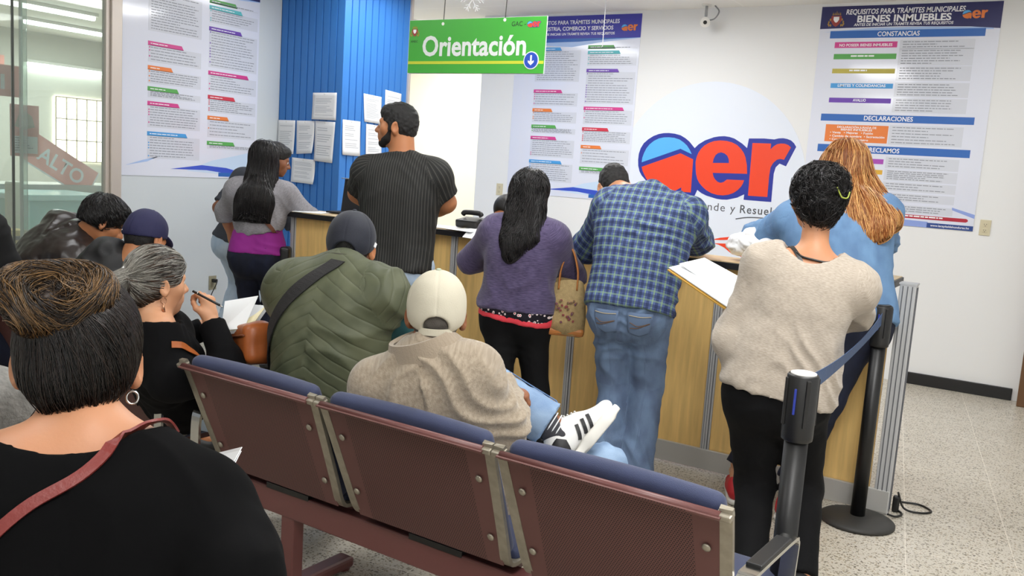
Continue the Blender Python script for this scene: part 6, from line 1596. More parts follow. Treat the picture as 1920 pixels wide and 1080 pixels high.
# ------------------------------------------------------------------ people seated
def seat_legs(S, fw, sp=.12, knee=.46, z=.50):
    """thighs forward from the seat, shins down"""
    p = V(S['p0']); r, f, _ = frame(fw)
    for k, sg in (('L',-1),('R',1)):
        a = p+f*(knee+.02)+r*sg*(sp+.03); S['an'+k] = (a[0],a[1],.09); S['kpole'+k] = f+V(0,0,.8); S['ft'+k] = f
def vest_man():
    S = dict(h=1.74, w=.98, d=1.08, chw=1.02, shw=.98, hc=(-2.224,2.492,1.167), p0=(-2.12,2.30,.50), yaw=14, lean=18, side=-4, head=(28,8,2), curve=.05, neckw=1.05, armw=1.1, hv=.004, wrL=(-2.42,2.75,.62), poleL=(-.8,-.4,-.4), wrR=(-1.98,2.78,.62), poleR=(1.2,-.3,-.1))
    nb = V((-2.159,2.373,1.063)); S['nb'] = nb; p = V(S['p0']); r, f, _ = frame(S['yaw'])
    seat_legs(S, 10)
    b, J = person_body(S, 'seated man in a quilted olive vest and dark navy baseball cap, back turned', SK4, {'L':dict(d=(.3,.8,-.3),n=(0,0,-1)),'R':dict(d=(-.3,.8,-.3),n=(0,0,-1))})
    top(J, S, mat('teal_sleeve_cotton','#15484c',.8,bump=.15,bscale=40.), .022, -.05, 1.95, neck=1.0, fold=.007, name='shirt')
    vs_ = Solid; q = uvm('quilted_olive_nylon','#565a44',.55,quilt,None,spec=.35)
    top(J, S, q, .042, -.10, .12, neck=1.02, fold=.008, size=.12, name='vest', flare=.0)
    c = J['nb']+J['u']*.034; b_ = MB(); pts = [c+(J['sd']*math.cos(a)*.083+J['fw']*(math.sin(a)*.076+.014))+J['u']*(.012-.016*math.sin(a)) for a in np.linspace(-math.pi*1.3,math.pi*.3,30)]
    b_.tube([Vector(p)-Vector(J['root']) for p in pts],.008,w=.05,flat=[Vector(nrm(J['u']-(p-c)*2.)) for p in pts]); b_.build('collar', mat('grey_knit_collar','#4b4a44',.9,bump=.4,bscale=200.), J['ob'])
    pants(J, S, mat('dark_trouser_cotton','#2b2d33',.8), .012, .05, flare=.01); shoes(J, S, SHOE_B, SOLE_B)
    scalp(J, S, None, HSH, thick=.007, back=-.075, fold=.002, vox=.0045)
    k = cap(J, mat('dark_navy_twill','#191d2b',.75,bump=.2,bscale=300.,sheen=.1), 'b', rim_back=-.045, rim_front=.04, button=mat('dark_navy_twill','#191d2b',.75))
    w = J['hw']; b_ = MB(); b_.tube([Vector(p)-Vector(J['root']) for p in (w(.096,-.02,.005),w(.099,-.012,.022))],.002,w=.012,flat=(0,0,1)); b_.build('side_tag', M_PWHITE, k)
    st = strap(J,'vest',[J['spine'](1.0)+J['sd']*.11+J['fw']*.02,J['spine'](1.0)+J['sd']*.04-J['fw']*.05,J['spine'](.9)-J['sd']*.05-J['fw']*.12,J['spine'](.62)-J['sd']*.14-J['fw']*.10,J['spine'](.35)-J['sd']*.19-J['fw']*.02],.052,mat('black_webbing','#1b1a1b',.8,bump=.5,bscale=260.),'strap',n=36,lift=.005,th=.004)
    c = V(J['spine'](.15)-J['sd']*.26+J['fw']*.08); t = thing('sling_bag','black sling bag strapped across the olive vest of the seated man','bag',tuple(c)); st.parent = t; st.data.transform(Matrix.Translation(-Vector(c)))
    q = Solid(); q.box(V(0,0,-.02),V(.04,.11,.08),[J['sd'],J['fw'],J['u']],rad=.025,k=.01); P, Q = q.mesh(.008); raw_mesh('bag_body', P, Q, mat('black_webbing','#1b1a1b',.8,bump=.5,bscale=260.), t)
vest_man()
def fleece_man():
    S = dict(h=1.70, w=1.02, d=1.05, chw=1.02, shw=1.02, hc=(-1.576,2.158,1.043), p0=(-1.50,2.33,.50), yaw=20, lean=0, side=0, head=(36,0,0), curve=.04, neckw=1.08, armw=.95, hv=.0038, hs=.95,
             dshR=(-.045,-.02,-.03), elR=(-1.342,2.226,0.724), wrR=(-1.543,2.491,0.786), wrL=(-1.643,2.368,0.765), poleL=(-.9,-.3,-.6))
    nb = V((-1.560,2.100,0.916)); S['nb'] = nb; p = V(S['p0']); r, f, _ = frame(S['yaw'])
    S.update(knL=(-1.620,2.467,0.784), anL=(-1.319,2.578,0.619), anR=(-1.22,2.66,.09), kpoleR=(.15,.8,.9), kpoleL=(-.3,.6,1.), ftL=V((-1.249,2.706,0.639))-V((-1.313,2.574,0.577)))
    b, J = person_body(S, 'seated man in a beige fleece and cream baseball cap with one leg crossed', SK3, {'R':dict(d=V((-1.476,2.553,0.770))-V((-1.543,2.491,0.786)),n=(.1,.2,-1),curl=[.3,.55,.6,.62,.65],fine=.0038),'L':dict(d=(.7,.5,.0),n=(.1,.2,-1),curl=.5)})
    J_fix = J
    fl = uvm('beige_fleece','#a99b88',.95,heather('#908372','#a69987',(90,90,1)),(260.,(1,1,1),.45),sheen=.35,spec=.1)
    top(J, S, fl, .027, -.16, 1.98, neck=1.02, fold=.010, size=.13, vox=.008, name='fleece', flare=.016)
    c = J['nb']+J['u']*.036; b_ = MB(); hn = nrm(J['hc']-J['nb'])
    pts = [c+(J['sd']*math.cos(a)*(.092+.012*abs(math.cos(a)))+J['fw']*(math.sin(a)*.080+.014))+J['u']*(.004-.018*math.sin(a)) for a in np.linspace(-math.pi*1.36,math.pi*.36,40)]
    b_.tube([Vector(p)-Vector(J['root']) for p in pts],.007,w=.066,flat=[Vector(nrm(J['u']*1.-(p-c)*5.2)) for p in pts]); b_.build('collar', mat('beige_fleece_collar','#998b79',.95,bump=.4,bscale=220.,sheen=.3), J['ob'])
    pts = [c+(J['sd']*math.cos(a)*.068+J['fw']*(math.sin(a)*.062+.01))+J['u']*(.016-.012*math.sin(a)) for a in np.linspace(-math.pi*1.3,math.pi*.3,30)]
    b_ = MB(); b_.tube([Vector(p)-Vector(J['root']) for p in pts],.002,w=.03,flat=Vector(J['u'])); b_.build('shirt_collar', mat('white_shirt_cotton','#d9d9d6',.7), J['ob'])
    pants(J, S, JEANS_L, .018, .05, flare=.022, fold=.008, size=.08, upto=1.80, vox=.008)
    a, kn = J['anL'], J['knL']; dn = nrm(a-kn)
    side = nrm(np.cross(dn,V(0,0,1))); up = np.cross(side,dn)
    def seam(t): return kn+(a-kn)*t+up*.07+side*.0
    q = hug(J['trousers'],[seam(t)-side*.012 for t in np.linspace(.02,.9,18)],.0015)
    b_ = MB(); b_.tube([Vector(p)-Vector(J['root']) for p in q],.0022,n=6); b_.build('side_seam', mat('denim_seam','#5d7ba3',.8), J['ob'])
    # right shoe on the floor, left shoe raised and seen from its outer side
    shoes(J, S, SOLE_W, SOLE_W, 'R')
    heel = V((-1.251,2.453,0.620)); toe = V((-1.184,2.612,0.692)); f = nrm(toe-heel); L = np.linalg.norm(toe-heel)
    return J, heel, toe
JF, HEEL, TOE = fleece_man()
def sneaker():
    J = JF; a = J['anL']; f = nrm(V((-1.230,2.687,0.673))-V((-1.284,2.577,0.553))); shin = nrm(J['knL']-a); up = nrm(shin-f*(shin@f)); lat = nrm(np.cross(f,up))
    view = nrm(V(0,0,1.5)-a); lat = lat if lat@view > 0 else -lat
    o0 = a-up*.045-f*.01; A = [lat,f,up]; w = lambda x,y,z: o0+lat*x+f*y+up*z
    par = J['ob']; R = J['root']; WH = mat('white_shoe_leather','#e4e4e2',.4); BK = mat('shoe_black_trim','#1f1f22',.5)
    o = Solid(); o.cone(w(0,-.035,.03), w(0,.10,.016), .043, .040, k=.03, flat=up, fk=1.15); o.cone(w(0,.10,.014), w(0,.165,.008), .042, .035, k=.03, flat=up, fk=1.35)
    o.cone(w(0,-.03,.06), w(0,.0,.085), .038, .04, k=.03); o.cone(w(0,.0,.07), w(0,.07,.045), .038, .036, k=.03); o.ell(w(0,-.005,.125), V(.032,.04,.05), A, k=.01, op='-'); o.plane(w(0,0,-.018), -up)
    P, Q = o.mesh(.004, pad=.02); sh = raw_mesh('sneaker', P, Q, WH, par, loc=R); J['sneaker'] = o; JF['sneaker'] = o
    s_ = Solid(); s_.cone(w(0,-.038,-.02), w(0,.165,-.02), .0445, .040, k=.03, flat=up, fk=1.0, cut=[(w(0,0,-.008),up),(w(0,0,-.034),-up)]); s_.cone(w(0,.06,-.02), w(0,.12,-.02), .046, .046, k=.03, cut=[(w(0,0,-.008),up),(w(0,0,-.034),-up)])
    P, Q = s_.mesh(.004, pad=.02); raw_mesh('sole', P, Q, SOLE_W, sh, loc=R)
    for i, y in enumerate((.035,.062,.089)):
        pts = hug(o,[w(.05,y-.012+.03*t,-.008+.055*t) for t in np.linspace(0,1,8)],.0012); N = grad(o.D,o.ax,pts)
        b = MB(); t_ = [Vector(nrm(pts[min(k+1,7)]-pts[max(k-1,0)])) for k in range(8)]; b.tube([Vector(p)-Vector(R) for p in pts],.0012,w=.0125,flat=[t_[k].cross(Vector(N[k])) for k in range(8)]); b.build('stripe', BK, sh)
    q = [(-.05,-.006),(-.01,-.004),(.002,.03),(-.012,.055),(-.045,.05),(-.055,.02)]
    patch(J,'sneaker',w(.0,-.042,.018)+lat*.03,f,up,dense([(x+.03,z-.01) for x,z in q],4),'heel_patch',BK,th=.0015,lift=.0008,parent=sh)
    pts = [w(.036*math.cos(t),-.004+.044*math.sin(t),.088-.012*math.sin(t)) for t in np.linspace(0,2*math.pi,30)[:-1]]
    b = MB(); b.tube([Vector(p)-Vector(R) for p in pts],.0065,n=8,closed=True); b.build('padded_cuff', BK, sh)
    for i in range(5):
        y = .035+.016*i; pts = hug(o,[w(x,y,.09) for x in np.linspace(-.018,.018,6)],.003); b = MB(); b.tube([Vector(p)-Vector(R) for p in pts],.0026,n=6); b.build('lace', SOLE_W, sh)
    k = Solid(); k.cone(w(0,-.005,.06), a+shin*.10, .047, .050, k=.02); P, Q = k.mesh(.005); raw_mesh('sock', P, Q, mat('charcoal_sock','#3d3d42',.9,bump=.5,bscale=180.), par, loc=R)
    for t in (.035,.05,.065):
        c = a+shin*t; x, y, z = basis(shin); b = MB(); b.tube([Vector(c+(x*math.cos(q)+y*math.sin(q))*.0492)-Vector(R) for q in np.linspace(0,2*math.pi,28)[:-1]],.0022,n=6,closed=True); b.build('sock_stripe', M_PAPER, par)
    scalp(J, None, None, HGR, thick=.006, back=-.08, fold=.002, vox=.0045)
    cap(J, mat('cream_twill','#c2bcaa',.85,bump=.2,bscale=280.), 'b', rim_back=-.045, rim_front=.045, button=mat('sage_button','#a8b3a0',.7))
sneaker()
def grey_hair_woman():
    S = dict(fem=1, h=1.62, w=1.02, d=1.05, hc=(-2.632,1.961,1.026), p0=(-2.86,2.26,.50), yaw=-12, lean=10, side=6, head=(-11,2,0), curve=.03, hv=.0035, neckw=1.02,
             elR=(-2.378,2.088,0.701), wrR=(-2.466,2.099,0.814), wrL=(-2.732,2.268,0.814), poleL=(-.6,-.4,-.7), nd=(.12,.1,.9))
    nb = V((-2.571,1.924,0.861)); S['nb'] = nb; p = V(S['p0']); r, f, _ = frame(S['yaw'])
    S.update(anL=(-2.62,2.86,.09), anR=(-2.40,2.74,.09), kpoleL=(.3,.6,1), kpoleR=(.4,.6,1))
    b, J = person_body(S, 'seated woman with an ash-grey ponytail and black sweater holding a pen', SK2, {'R':dict(d=V((-2.492,2.100,0.917))-V((-2.466,2.099,0.814)),n=V((-2.648,1.988,0.959))-V((-2.360,2.023,0.968)),curl=[.75,.62,.66,.70,.74],fine=.0032,thumb=1),'L':dict(d=(.9,.1,-.1),n=(0,0,1),curl=.5,fine=.005)})
    blk = mat('black_jersey','#08080a',.9,bump=.12,bscale=60.,spec=.15)
    top(J, S, blk, .018, -.08, 1.93, neck=.985, neck_r=.078, fold=.007, size=.09, vox=.008, name='sweater', flare=.004)
    pants(J, S, JEANS_P, .012, .05, flare=.006); shoes(J, S, SOLE_W, SOLE_W)
    X, Y, Z = J['H']; w0 = J['hw']
    tie = w0(0,-.125,.012)
    def ext(o, w, s):
        o.ell(w(0,.05,.065), V(.070,.05,.045)*s, [X,Y,Z], k=.02)
        for sg in (-1,1): o.ell(w(sg*.07,.03,.03), V(.012,.03,.04)*s, [X,Y,Z], k=.015)
        o.cone(w(0,-.075,.01), tie, .04*s, .022, k=.02); o.cone(tie, w(0,-.155,-.02), .026, .038, k=.012); o.cone(w(0,-.155,-.02), w(.0,-.165,-.10), .038, .036, k=.03); o.cone(w(0,-.165,-.10), w(.005,-.14,-.19), .034, .014, k=.03)
        o.ell(w(0,-.075,-.05), V(.05,.04,.05)*s, [X,Y,Z], k=.03)
    h, o, P, Q = scalp(J, S, ext, HGB, thick=.012, back=-.10)
    def fl(P, i):
        q = P-tie; y = q@Y; before = (y > -.006)[:,None]; d = tie-Y*.004-P; d /= np.maximum(1e-6,np.linalg.norm(d,axis=1))[:,None]
        k = np.clip((-(q@Z)+.0)/.05,0,1)[:,None]; dn = -Y*(1-k)-Z*(k+.35)
        return np.where(before, d, dn)
    r = seeds(P,Q,2600,4); m = hair_mat('ash_brown_hair','#3b3029','#8f8a81',.3)
    strands('hair_strands', o, r, fl, 11, .012, .0011, HG, h, J['root'], lift=.003, jitter=.10, seed=3, free=.03)
    dk = seeds(P,Q,900,9,lambda p: np.exp(-(((p-w0(0,.03,.02))@Y)/.05)**2)+np.exp(-(((p-w0(0,-.05,-.07))@Z)/.03)**2))
    strands('hair_strands', o, dk, fl, 6, .011, .0012, HBR, h, J['root'], lift=.004, jitter=.10, seed=13, free=.03)
    R = Vector(J['root']); q = [tie+(X*math.cos(a)+Z*math.sin(a)*1.0)*.027 for a in np.linspace(0,2*math.pi,24)[:-1]]
    b_ = MB(); b_.tube([Vector(p)-R for p in q],.008,n=8,closed=True); k = b_.build('hair_tie', M_BLACK, J['ob']); b_ = MB(); b_.lathe((0,0,0),[(.003,-.009),(.009,-.004),(.009,.004),(.003,.009)],n=14); e = b_.build('bead', mat('pearl_bead','#dcdcdc',.15), k); e.location = Vector(tie+Z*.033)-R
    eyes(J, SK2, mat('brow_brown','#3a2a20',.8))
    l = Solid(); A = [X,Y,Z]; s = J['hsc']; l.cone(w0(-.016,.1005,-.0635), w0(.016,.1005,-.0635), .0055*s, k=.004); l.cone(w0(-.014,.0995,-.0755), w0(.014,.0995,-.0755), .0065*s, k=.004); P, Q = l.mesh(.0025,pad=.01); raw_mesh('lips', P, Q, LIPM, J['ob'], loc=J['root'])
    e = w0(.088,-.012,-.05); b_ = MB(); b_.tube([Vector(e-V(0,0,.012)+(Y*math.cos(a)+Z*math.sin(a))*.010)-R for a in np.linspace(0,2*math.pi,20)[:-1]],.0016,n=6,closed=True); b_.cyl(Vector(e-V(0,0,.022))-R,Vector(e-V(0,0,.05))-R,.003,.007,n=10); b_.build('earring', mat('copper_earring','#b98a6c',.25,metal=.8), J['ob'])
    return J
JG = grey_hair_woman()
def grey_hair_things():
    J = JG; W_, d, n, x, h = J['handR']
    t = thing('pen','black pen held up by the seated woman with the grey ponytail','pen',(-2.498,2.059,0.981)); c = V((-2.498,2.059,0.981)); a = V((-2.553,2.051,0.993))-c; e = V((-2.444,2.076,0.956))-c
    MB().cyl(a,e,.0042,n=12).build('barrel', M_BLACK, t); MB().cyl(a*.55+e*.0,a*.62,.0049,n=12).build('ring', M_CHROME, t); MB().cyl(e,e*1.25,.0035,.001,n=10).build('tip', M_CHROME, t)
    c = V((-2.572,2.302,0.859)); t = thing('paper_stack','stack of white papers on the lap of the grey ponytail woman','papers',tuple(c))
    q = [V((-2.523,2.161,0.828)),V((-2.406,2.189,0.854)),V((-2.501,2.353,0.909)),V((-2.714,2.339,0.893))]
    def sheet(q, m, dz, name='sheet', th=.002):
        n = nrm(np.cross(q[1]-q[0],q[3]-q[0])); n = n if n[2] > 0 else -n; b = MB(); A = [b.bm.verts.new(p-c+n*dz) for p in q]; B = [b.bm.verts.new(p-c+n*(dz+th)) for p in q]
        for i in range(4): b.bm.faces.new((A[i],A[(i+1)%4],B[(i+1)%4],B[i]))
        b.bm.faces.new(A[::-1]); b.bm.faces.new(B); return b.build(name, m, t)
    sheet(q, M_PAPER, 0, th=.012); sheet([q[0]*.75+q[1]*.25,q[1],q[2],q[2]*.6+q[1]*.4-V(.02,0,0)], mat('cream_paper','#e9dfb8',.7), .013); sheet([q[0],q[1]*.8+q[0]*.2,q[2]*.8+q[3]*.2+V(0,0,.03),q[3]], M_PAPER, .016)
    c = V((-2.457,2.222,0.807)); t = thing('handbag','tan leather handbag on the lap of the grey ponytail woman','bag',tuple(c)); A = basis(V(0,0,1)); r, f, u = frame(-20)
    tan = mat('tan_bag_leather','#b0602f',.38,bump=.2,bscale=50.,var=.2,vscale=12.)
    o = Solid(); o.box(V(0,0,-.01),V(.12,.055,.075),[nrm(r+u*.25),f,nrm(u-r*.25)],rad=.03,k=.01); P, Q = o.mesh(.006); N = normals(P,Q); P = P+N*(.006*vnoise(P/.05,3))[:,None]; raw_mesh('bag_body', P, Q, tan, t)
    b = MB(); p = nrm(r+u*.25); b.tube([Vector(p*x-f*.058+u*.02) for x in np.linspace(-.1,.1,10)],.004,n=8); b.build('zip_seam', mat('dark_tan_leather','#6e3717',.5), t)
    st = strap(J,'sweater',[J['spine'](1.0)+J['sd']*.07,J['spine'](.93)+J['sd']*.10+J['fw']*.06,J['spine'](.75)+J['sd']*.12+J['fw']*.12,J['spine'](.55)+J['sd']*.10+J['fw']*.14],.022,tan,'strap',n=24,lift=.005); st.parent = t; st.data.transform(Matrix.Translation(-Vector(c)))
grey_hair_things()
def leather_man():
    S = dict(h=1.72, w=1.05, d=1.05, p0=(-4.378,2.584,0.712), yaw=-26, lean=30, side=0, head=(-26,29,0), nd=(.62,.3,.55), nl=1.0, curve=.06, hv=.0045, armw=1.1, wrR=(-4.070,2.711,0.700), poleR=(.0,-.8,-.6), wrL=(-4.287,2.935,0.709), poleL=(-.2,.8,-.6))
    nb = V((-4.209,2.673,0.991)); S['nb'] = nb; p = V(S['p0']); r, f, _ = frame(S['yaw'])
    S['hc'] = V((-4.111,2.749,1.090)); a = p+f*.5; S['anL'] = (a[0]-.05,a[1]+.1,.09); S['anR'] = (a[0]+.05,a[1]-.1,.09); S['kpoleL'] = S['kpoleR'] = f+V(0,0,.9)
    b, J = person_body(S, 'young man in a dark brown leather jacket bending forward in his seat, face in profile', SK4, {'R':dict(d=f+V(0,0,-.3),n=(0,0,-1)),'L':dict(d=f+V(0,0,-.3),n=(0,0,-1))})
    lt = mat('dark_brown_leather','#2c2321',.34,bump=.35,bscale=24.,var=.25,vscale=10.,spec=.55)
    top(J, S, lt, .03, -.1, 1.95, neck=1.03, fold=.012, size=.09, name='jacket', flare=.008)
    c = J['nb']+J['u']*.0; b_ = MB(); pts = [c+(J['sd']*math.cos(a)*.082+J['fw']*(math.sin(a)*.074+.014))+J['u']*(.016-.01*math.sin(a)) for a in np.linspace(-math.pi*1.3,math.pi*.3,30)]
    b_.tube([Vector(p)-Vector(J['root']) for p in pts],.006,w=.055,flat=[Vector(nrm(J['u']-(p-c)*1.5)) for p in pts]); b_.build('collar', lt, J['ob'])
    pants(J, S, JEANS_N, .012, .0); shoes(J, S, SHOE_B, SOLE_B)
    X, Y, Z = J['H']
    def ext(o,w,s):
        o.ell(w(0,.055,.075), V(.072,.055,.05)*s, [X,Y,Z], k=.02); o.ell(w(0,.09,.06), V(.055,.025,.025)*s, [X,Y,Z], k=.02)
        for sg in (-1,1): o.ell(w(sg*.07,.02,.02), V(.013,.03,.045)*s, [X,Y,Z], k=.015)
    h, o, P, Q = scalp(J, S, ext, HBB, thick=.022, back=-.045, fold=.004, vox=.005)
    r_ = seeds(P,Q,1500,4); cr = J['hw'](0,-.06,.14); strands('hair_strands', o, r_, falling(cr,out=1.,drift=tuple(Y*.5),wob=.3), 5, .009, .0013, HB, h, J['root'], lift=.004, jitter=.3, seed=3, free=.1)
    eyes(J, SK4, BROW, open_=False)
leather_man()
def navy_cap_man():
    S = dict(h=1.70, w=1.05, d=1.08, p0=(-3.846,2.375,0.699), yaw=-30, lean=20, side=0, head=(14,28,0), curve=.03, hv=.0045, armw=1.05)
    nb = V((-3.559,2.476,0.828)); S['nb'] = nb; p = V(S['p0']); r, f, _ = frame(S['yaw'])
    S['hc'] = V((-3.588,2.613,1.059)); a = p+f*.5; S['anL'] = (a[0]-.12,a[1],.09); S['anR'] = (a[0]+.12,a[1],.09); S['kpoleL'] = S['kpoleR'] = f+V(0,0,.9)
    S['wrL'] = nb+f*.12-r*.13-V(0,0,.42); S['wrR'] = nb+f*.12+r*.10-V(0,0,.42); S['poleL'] = -f; S['poleR'] = -f
    b, J = person_body(S, 'man in a navy baseball cap and black jacket bowing forward beside the leather jacket man', SK4, {'R':dict(d=f+V(0,0,-.3),n=(0,0,-1)),'L':dict(d=f+V(0,0,-.3),n=(0,0,-1))})
    top(J, S, mat('black_jacket_nylon','#0b0c10',.6,bump=.2,bscale=30.), .034, -.1, 1.95, neck=1.0, fold=.010, name='jacket', flare=.008)
    pants(J, S, JEANS_N, .012, .0); shoes(J, S, SHOE_B, SOLE_B)
    scalp(J, S, None, HSH, thick=.007, back=-.075, fold=.002, vox=.0045)
    cap(J, mat('deep_navy_twill','#1d1d46',.75,bump=.15,bscale=300.), 'b', rim_back=-.03, rim_front=.04, opening=False, button=mat('deep_navy_twill','#1d1d46',.75))
    w = J['hw']; pts = [w(-.0985*math.cos(t),-.013-.118*math.sin(t)*1.0,-.012) for t in np.linspace(.15,1.05,10)]; pts = hug(J['cap'],pts,.001)
    b_ = MB(); b_.tube([Vector(p)-Vector(J['root']) for p in pts],.001,w=.006,flat=Vector(J['H'][2])); b_.build('rim_lettering', M_PWHITE, J['ob'])
    c = V(J['spine'](.55)-J['fw']*.15); t = thing('backpack','black backpack with a brown grab handle on the back of the navy cap man','backpack',tuple(c))
    bk = mat('black_pack_nylon','#14151a',.65,bump=.3,bscale=120.); o = Solid(); o.box(V(0,0,-.12),V(.13,.06,.18),[J['sd'],J['fw'],J['u']],rad=.06,k=.02); P, Q = o.mesh(.009); raw_mesh('pack', P, Q, bk, t)
    b_ = MB(); b_.tube(bez([-J['sd']*.08+J['u']*.10,-J['sd']*.05+J['u']*.145,J['sd']*.05+J['u']*.145,J['sd']*.08+J['u']*.10],20),.009,n=8); b_.build('grab_handle', mat('brown_handle','#6b3a22',.5), t)
    for sg in (-1,1):
        b_ = MB(); b_.tube(bez([J['sd']*sg*.07+J['u']*.09,J['sd']*sg*.09+J['u']*.15+J['fw']*.10,J['sd']*sg*.10+J['u']*.12+J['fw']*.2],16),.006,w=.05,flat=Vector(J['sd'])); b_.build('shoulder_strap', bk, t)
navy_cap_man()
def edge_people():
    # the person in black at the left edge and the one in grey knit, both mostly outside the frame
    S = dict(h=1.72, w=1.08, d=1.1, p0=(-3.72,2.28,.50), yaw=10, lean=4, side=0, head=(10,0,0), curve=.02)
    nb = V((-3.957,1.964,1.139)); S['nb'] = nb; S['p0'] = p = V(nb[0]+.02,nb[1]-.06,nb[2]-.5); r, f, _ = frame(S['yaw']); seat_legs(S, 5)
    S['wrL'] = p+f*.4-r*.15+V(0,0,.1); S['wrR'] = p+f*.4+r*.15+V(0,0,.1); S['poleL'] = -r-f*.5; S['poleR'] = r*.4-f*.8
    b, J = person_body(S, 'person in black at the left edge of the picture, seated with back turned', SK4, {'R':dict(d=f,n=(0,0,-1)),'L':dict(d=f,n=(0,0,-1))}, fine_head=False)
    top(J, S, mat('black_wool','#060608',.95), .03, -.08, 1.95, neck=1.0, fold=.006, name='jacket'); pants(J, S, JEANS_N, .012, .02); shoes(J, S, SHOE_B, SOLE_B); scalp(J, S, None, HSH, thick=.012, back=-.06)
    S = dict(fem=1, h=1.60, w=1.05, d=1.1, p0=(-1.86,.66,.50), yaw=35, lean=6, side=0, head=(30,8,0), curve=.02); p = V(S['p0']); r, f, _ = frame(S['yaw']); nb = V((-1.682,0.736,1.054)); S['nb'] = nb
    S['p0'] = p = V(nb[0]+.02,nb[1]-.04,nb[2]-.47); seat_legs(S, 30)
    S['wrL'] = p+f*.4-r*.15+V(0,0,.1); S['wrR'] = p+f*.4+r*.12+V(0,0,.1); S['poleL'] = -r-f*.5; S['poleR'] = r*.4-f*.8
    b, J = person_body(S, 'person in grey knit, only a shoulder showing left of the nearest woman', SK2, {'R':dict(d=f,n=(0,0,-1)),'L':dict(d=f,n=(0,0,-1))}, fine_head=False)
    top(J, S, mat('grey_boucle_knit','#8b8a86',.95,bump=1.,bscale=120.,var=.4,vscale=70.), .03, -.08, 1.95, neck=1.0, fold=.006, name='sweater'); pants(J, S, JEANS_N, .012, .02); shoes(J, S, SHOE_B, SOLE_B); scalp(J, S, None, HBB, thick=.018, back=-.12)
edge_people()
def clerk():
    S = dict(fem=1, h=1.60, w=1.0, p0=(-3.62,5.15,.52), yaw=180, lean=14, head=(190,18,0)); p = V(S['p0']); r, f, _ = frame(180); hc = V((-3.208,5.146,1.189)); S['p0'] = p = V(hc[0],hc[1]+.14,hc[2]-.115*1.6-.46); seat_legs(S, 180)
    S['wrL'] = p+f*.3-r*.1+V(0,0,.26); S['wrR'] = p+f*.3+r*.1+V(0,0,.26); S['poleL'] = -r-f*.5; S['poleR'] = r-f*.5
    b, J = person_body(S, 'dark-haired clerk seated behind the counter, mostly hidden by the purple sweater woman', SK4, {'R':dict(d=f,n=(0,0,-1)),'L':dict(d=f,n=(0,0,-1))})
    top(J, S, mat('charcoal_cotton','#3b3f48',.85), .02, -.05, 1.9, neck=1.0, fold=.006); pants(J, S, PANTS_K, .012, .05); shoes(J, S, SHOE_B, SOLE_B)
    scalp(J, S, lambda o,w,s: o.cone(w(0,-.05,0), w(0,-.06,-.14), .08*s, .06*s, k=.04), HBB, thick=.015, line=0)
    c = thing('office_chair','dark office chair under the clerk behind the counter','chair',(p[0],p[1],0))
    MB().box((0,0,.40),(.46,.44,.07),bev=.03).build('seat', M_BLACK, c); MB().box((0,.24,.70),(.42,.05,.42),bev=.02).build('backrest', M_BLACK, c); MB().cyl((0,0,.06),(0,0,.37),.03).build('stem', M_BLACK, c)
    b = MB()
    for k in range(5): a = k*2*math.pi/5; b.box((.15*math.cos(a),.15*math.sin(a),.05),(.3,.04,.03),rot=Rz(a),bev=.006)
    for k in range(5): a = k*2*math.pi/5; b.cyl((.29*math.cos(a),.29*math.sin(a)-.012,.026),(.29*math.cos(a),.29*math.sin(a)+.012,.026),.026,n=14)
    b.build('base', M_BLACK, c)
clerk()
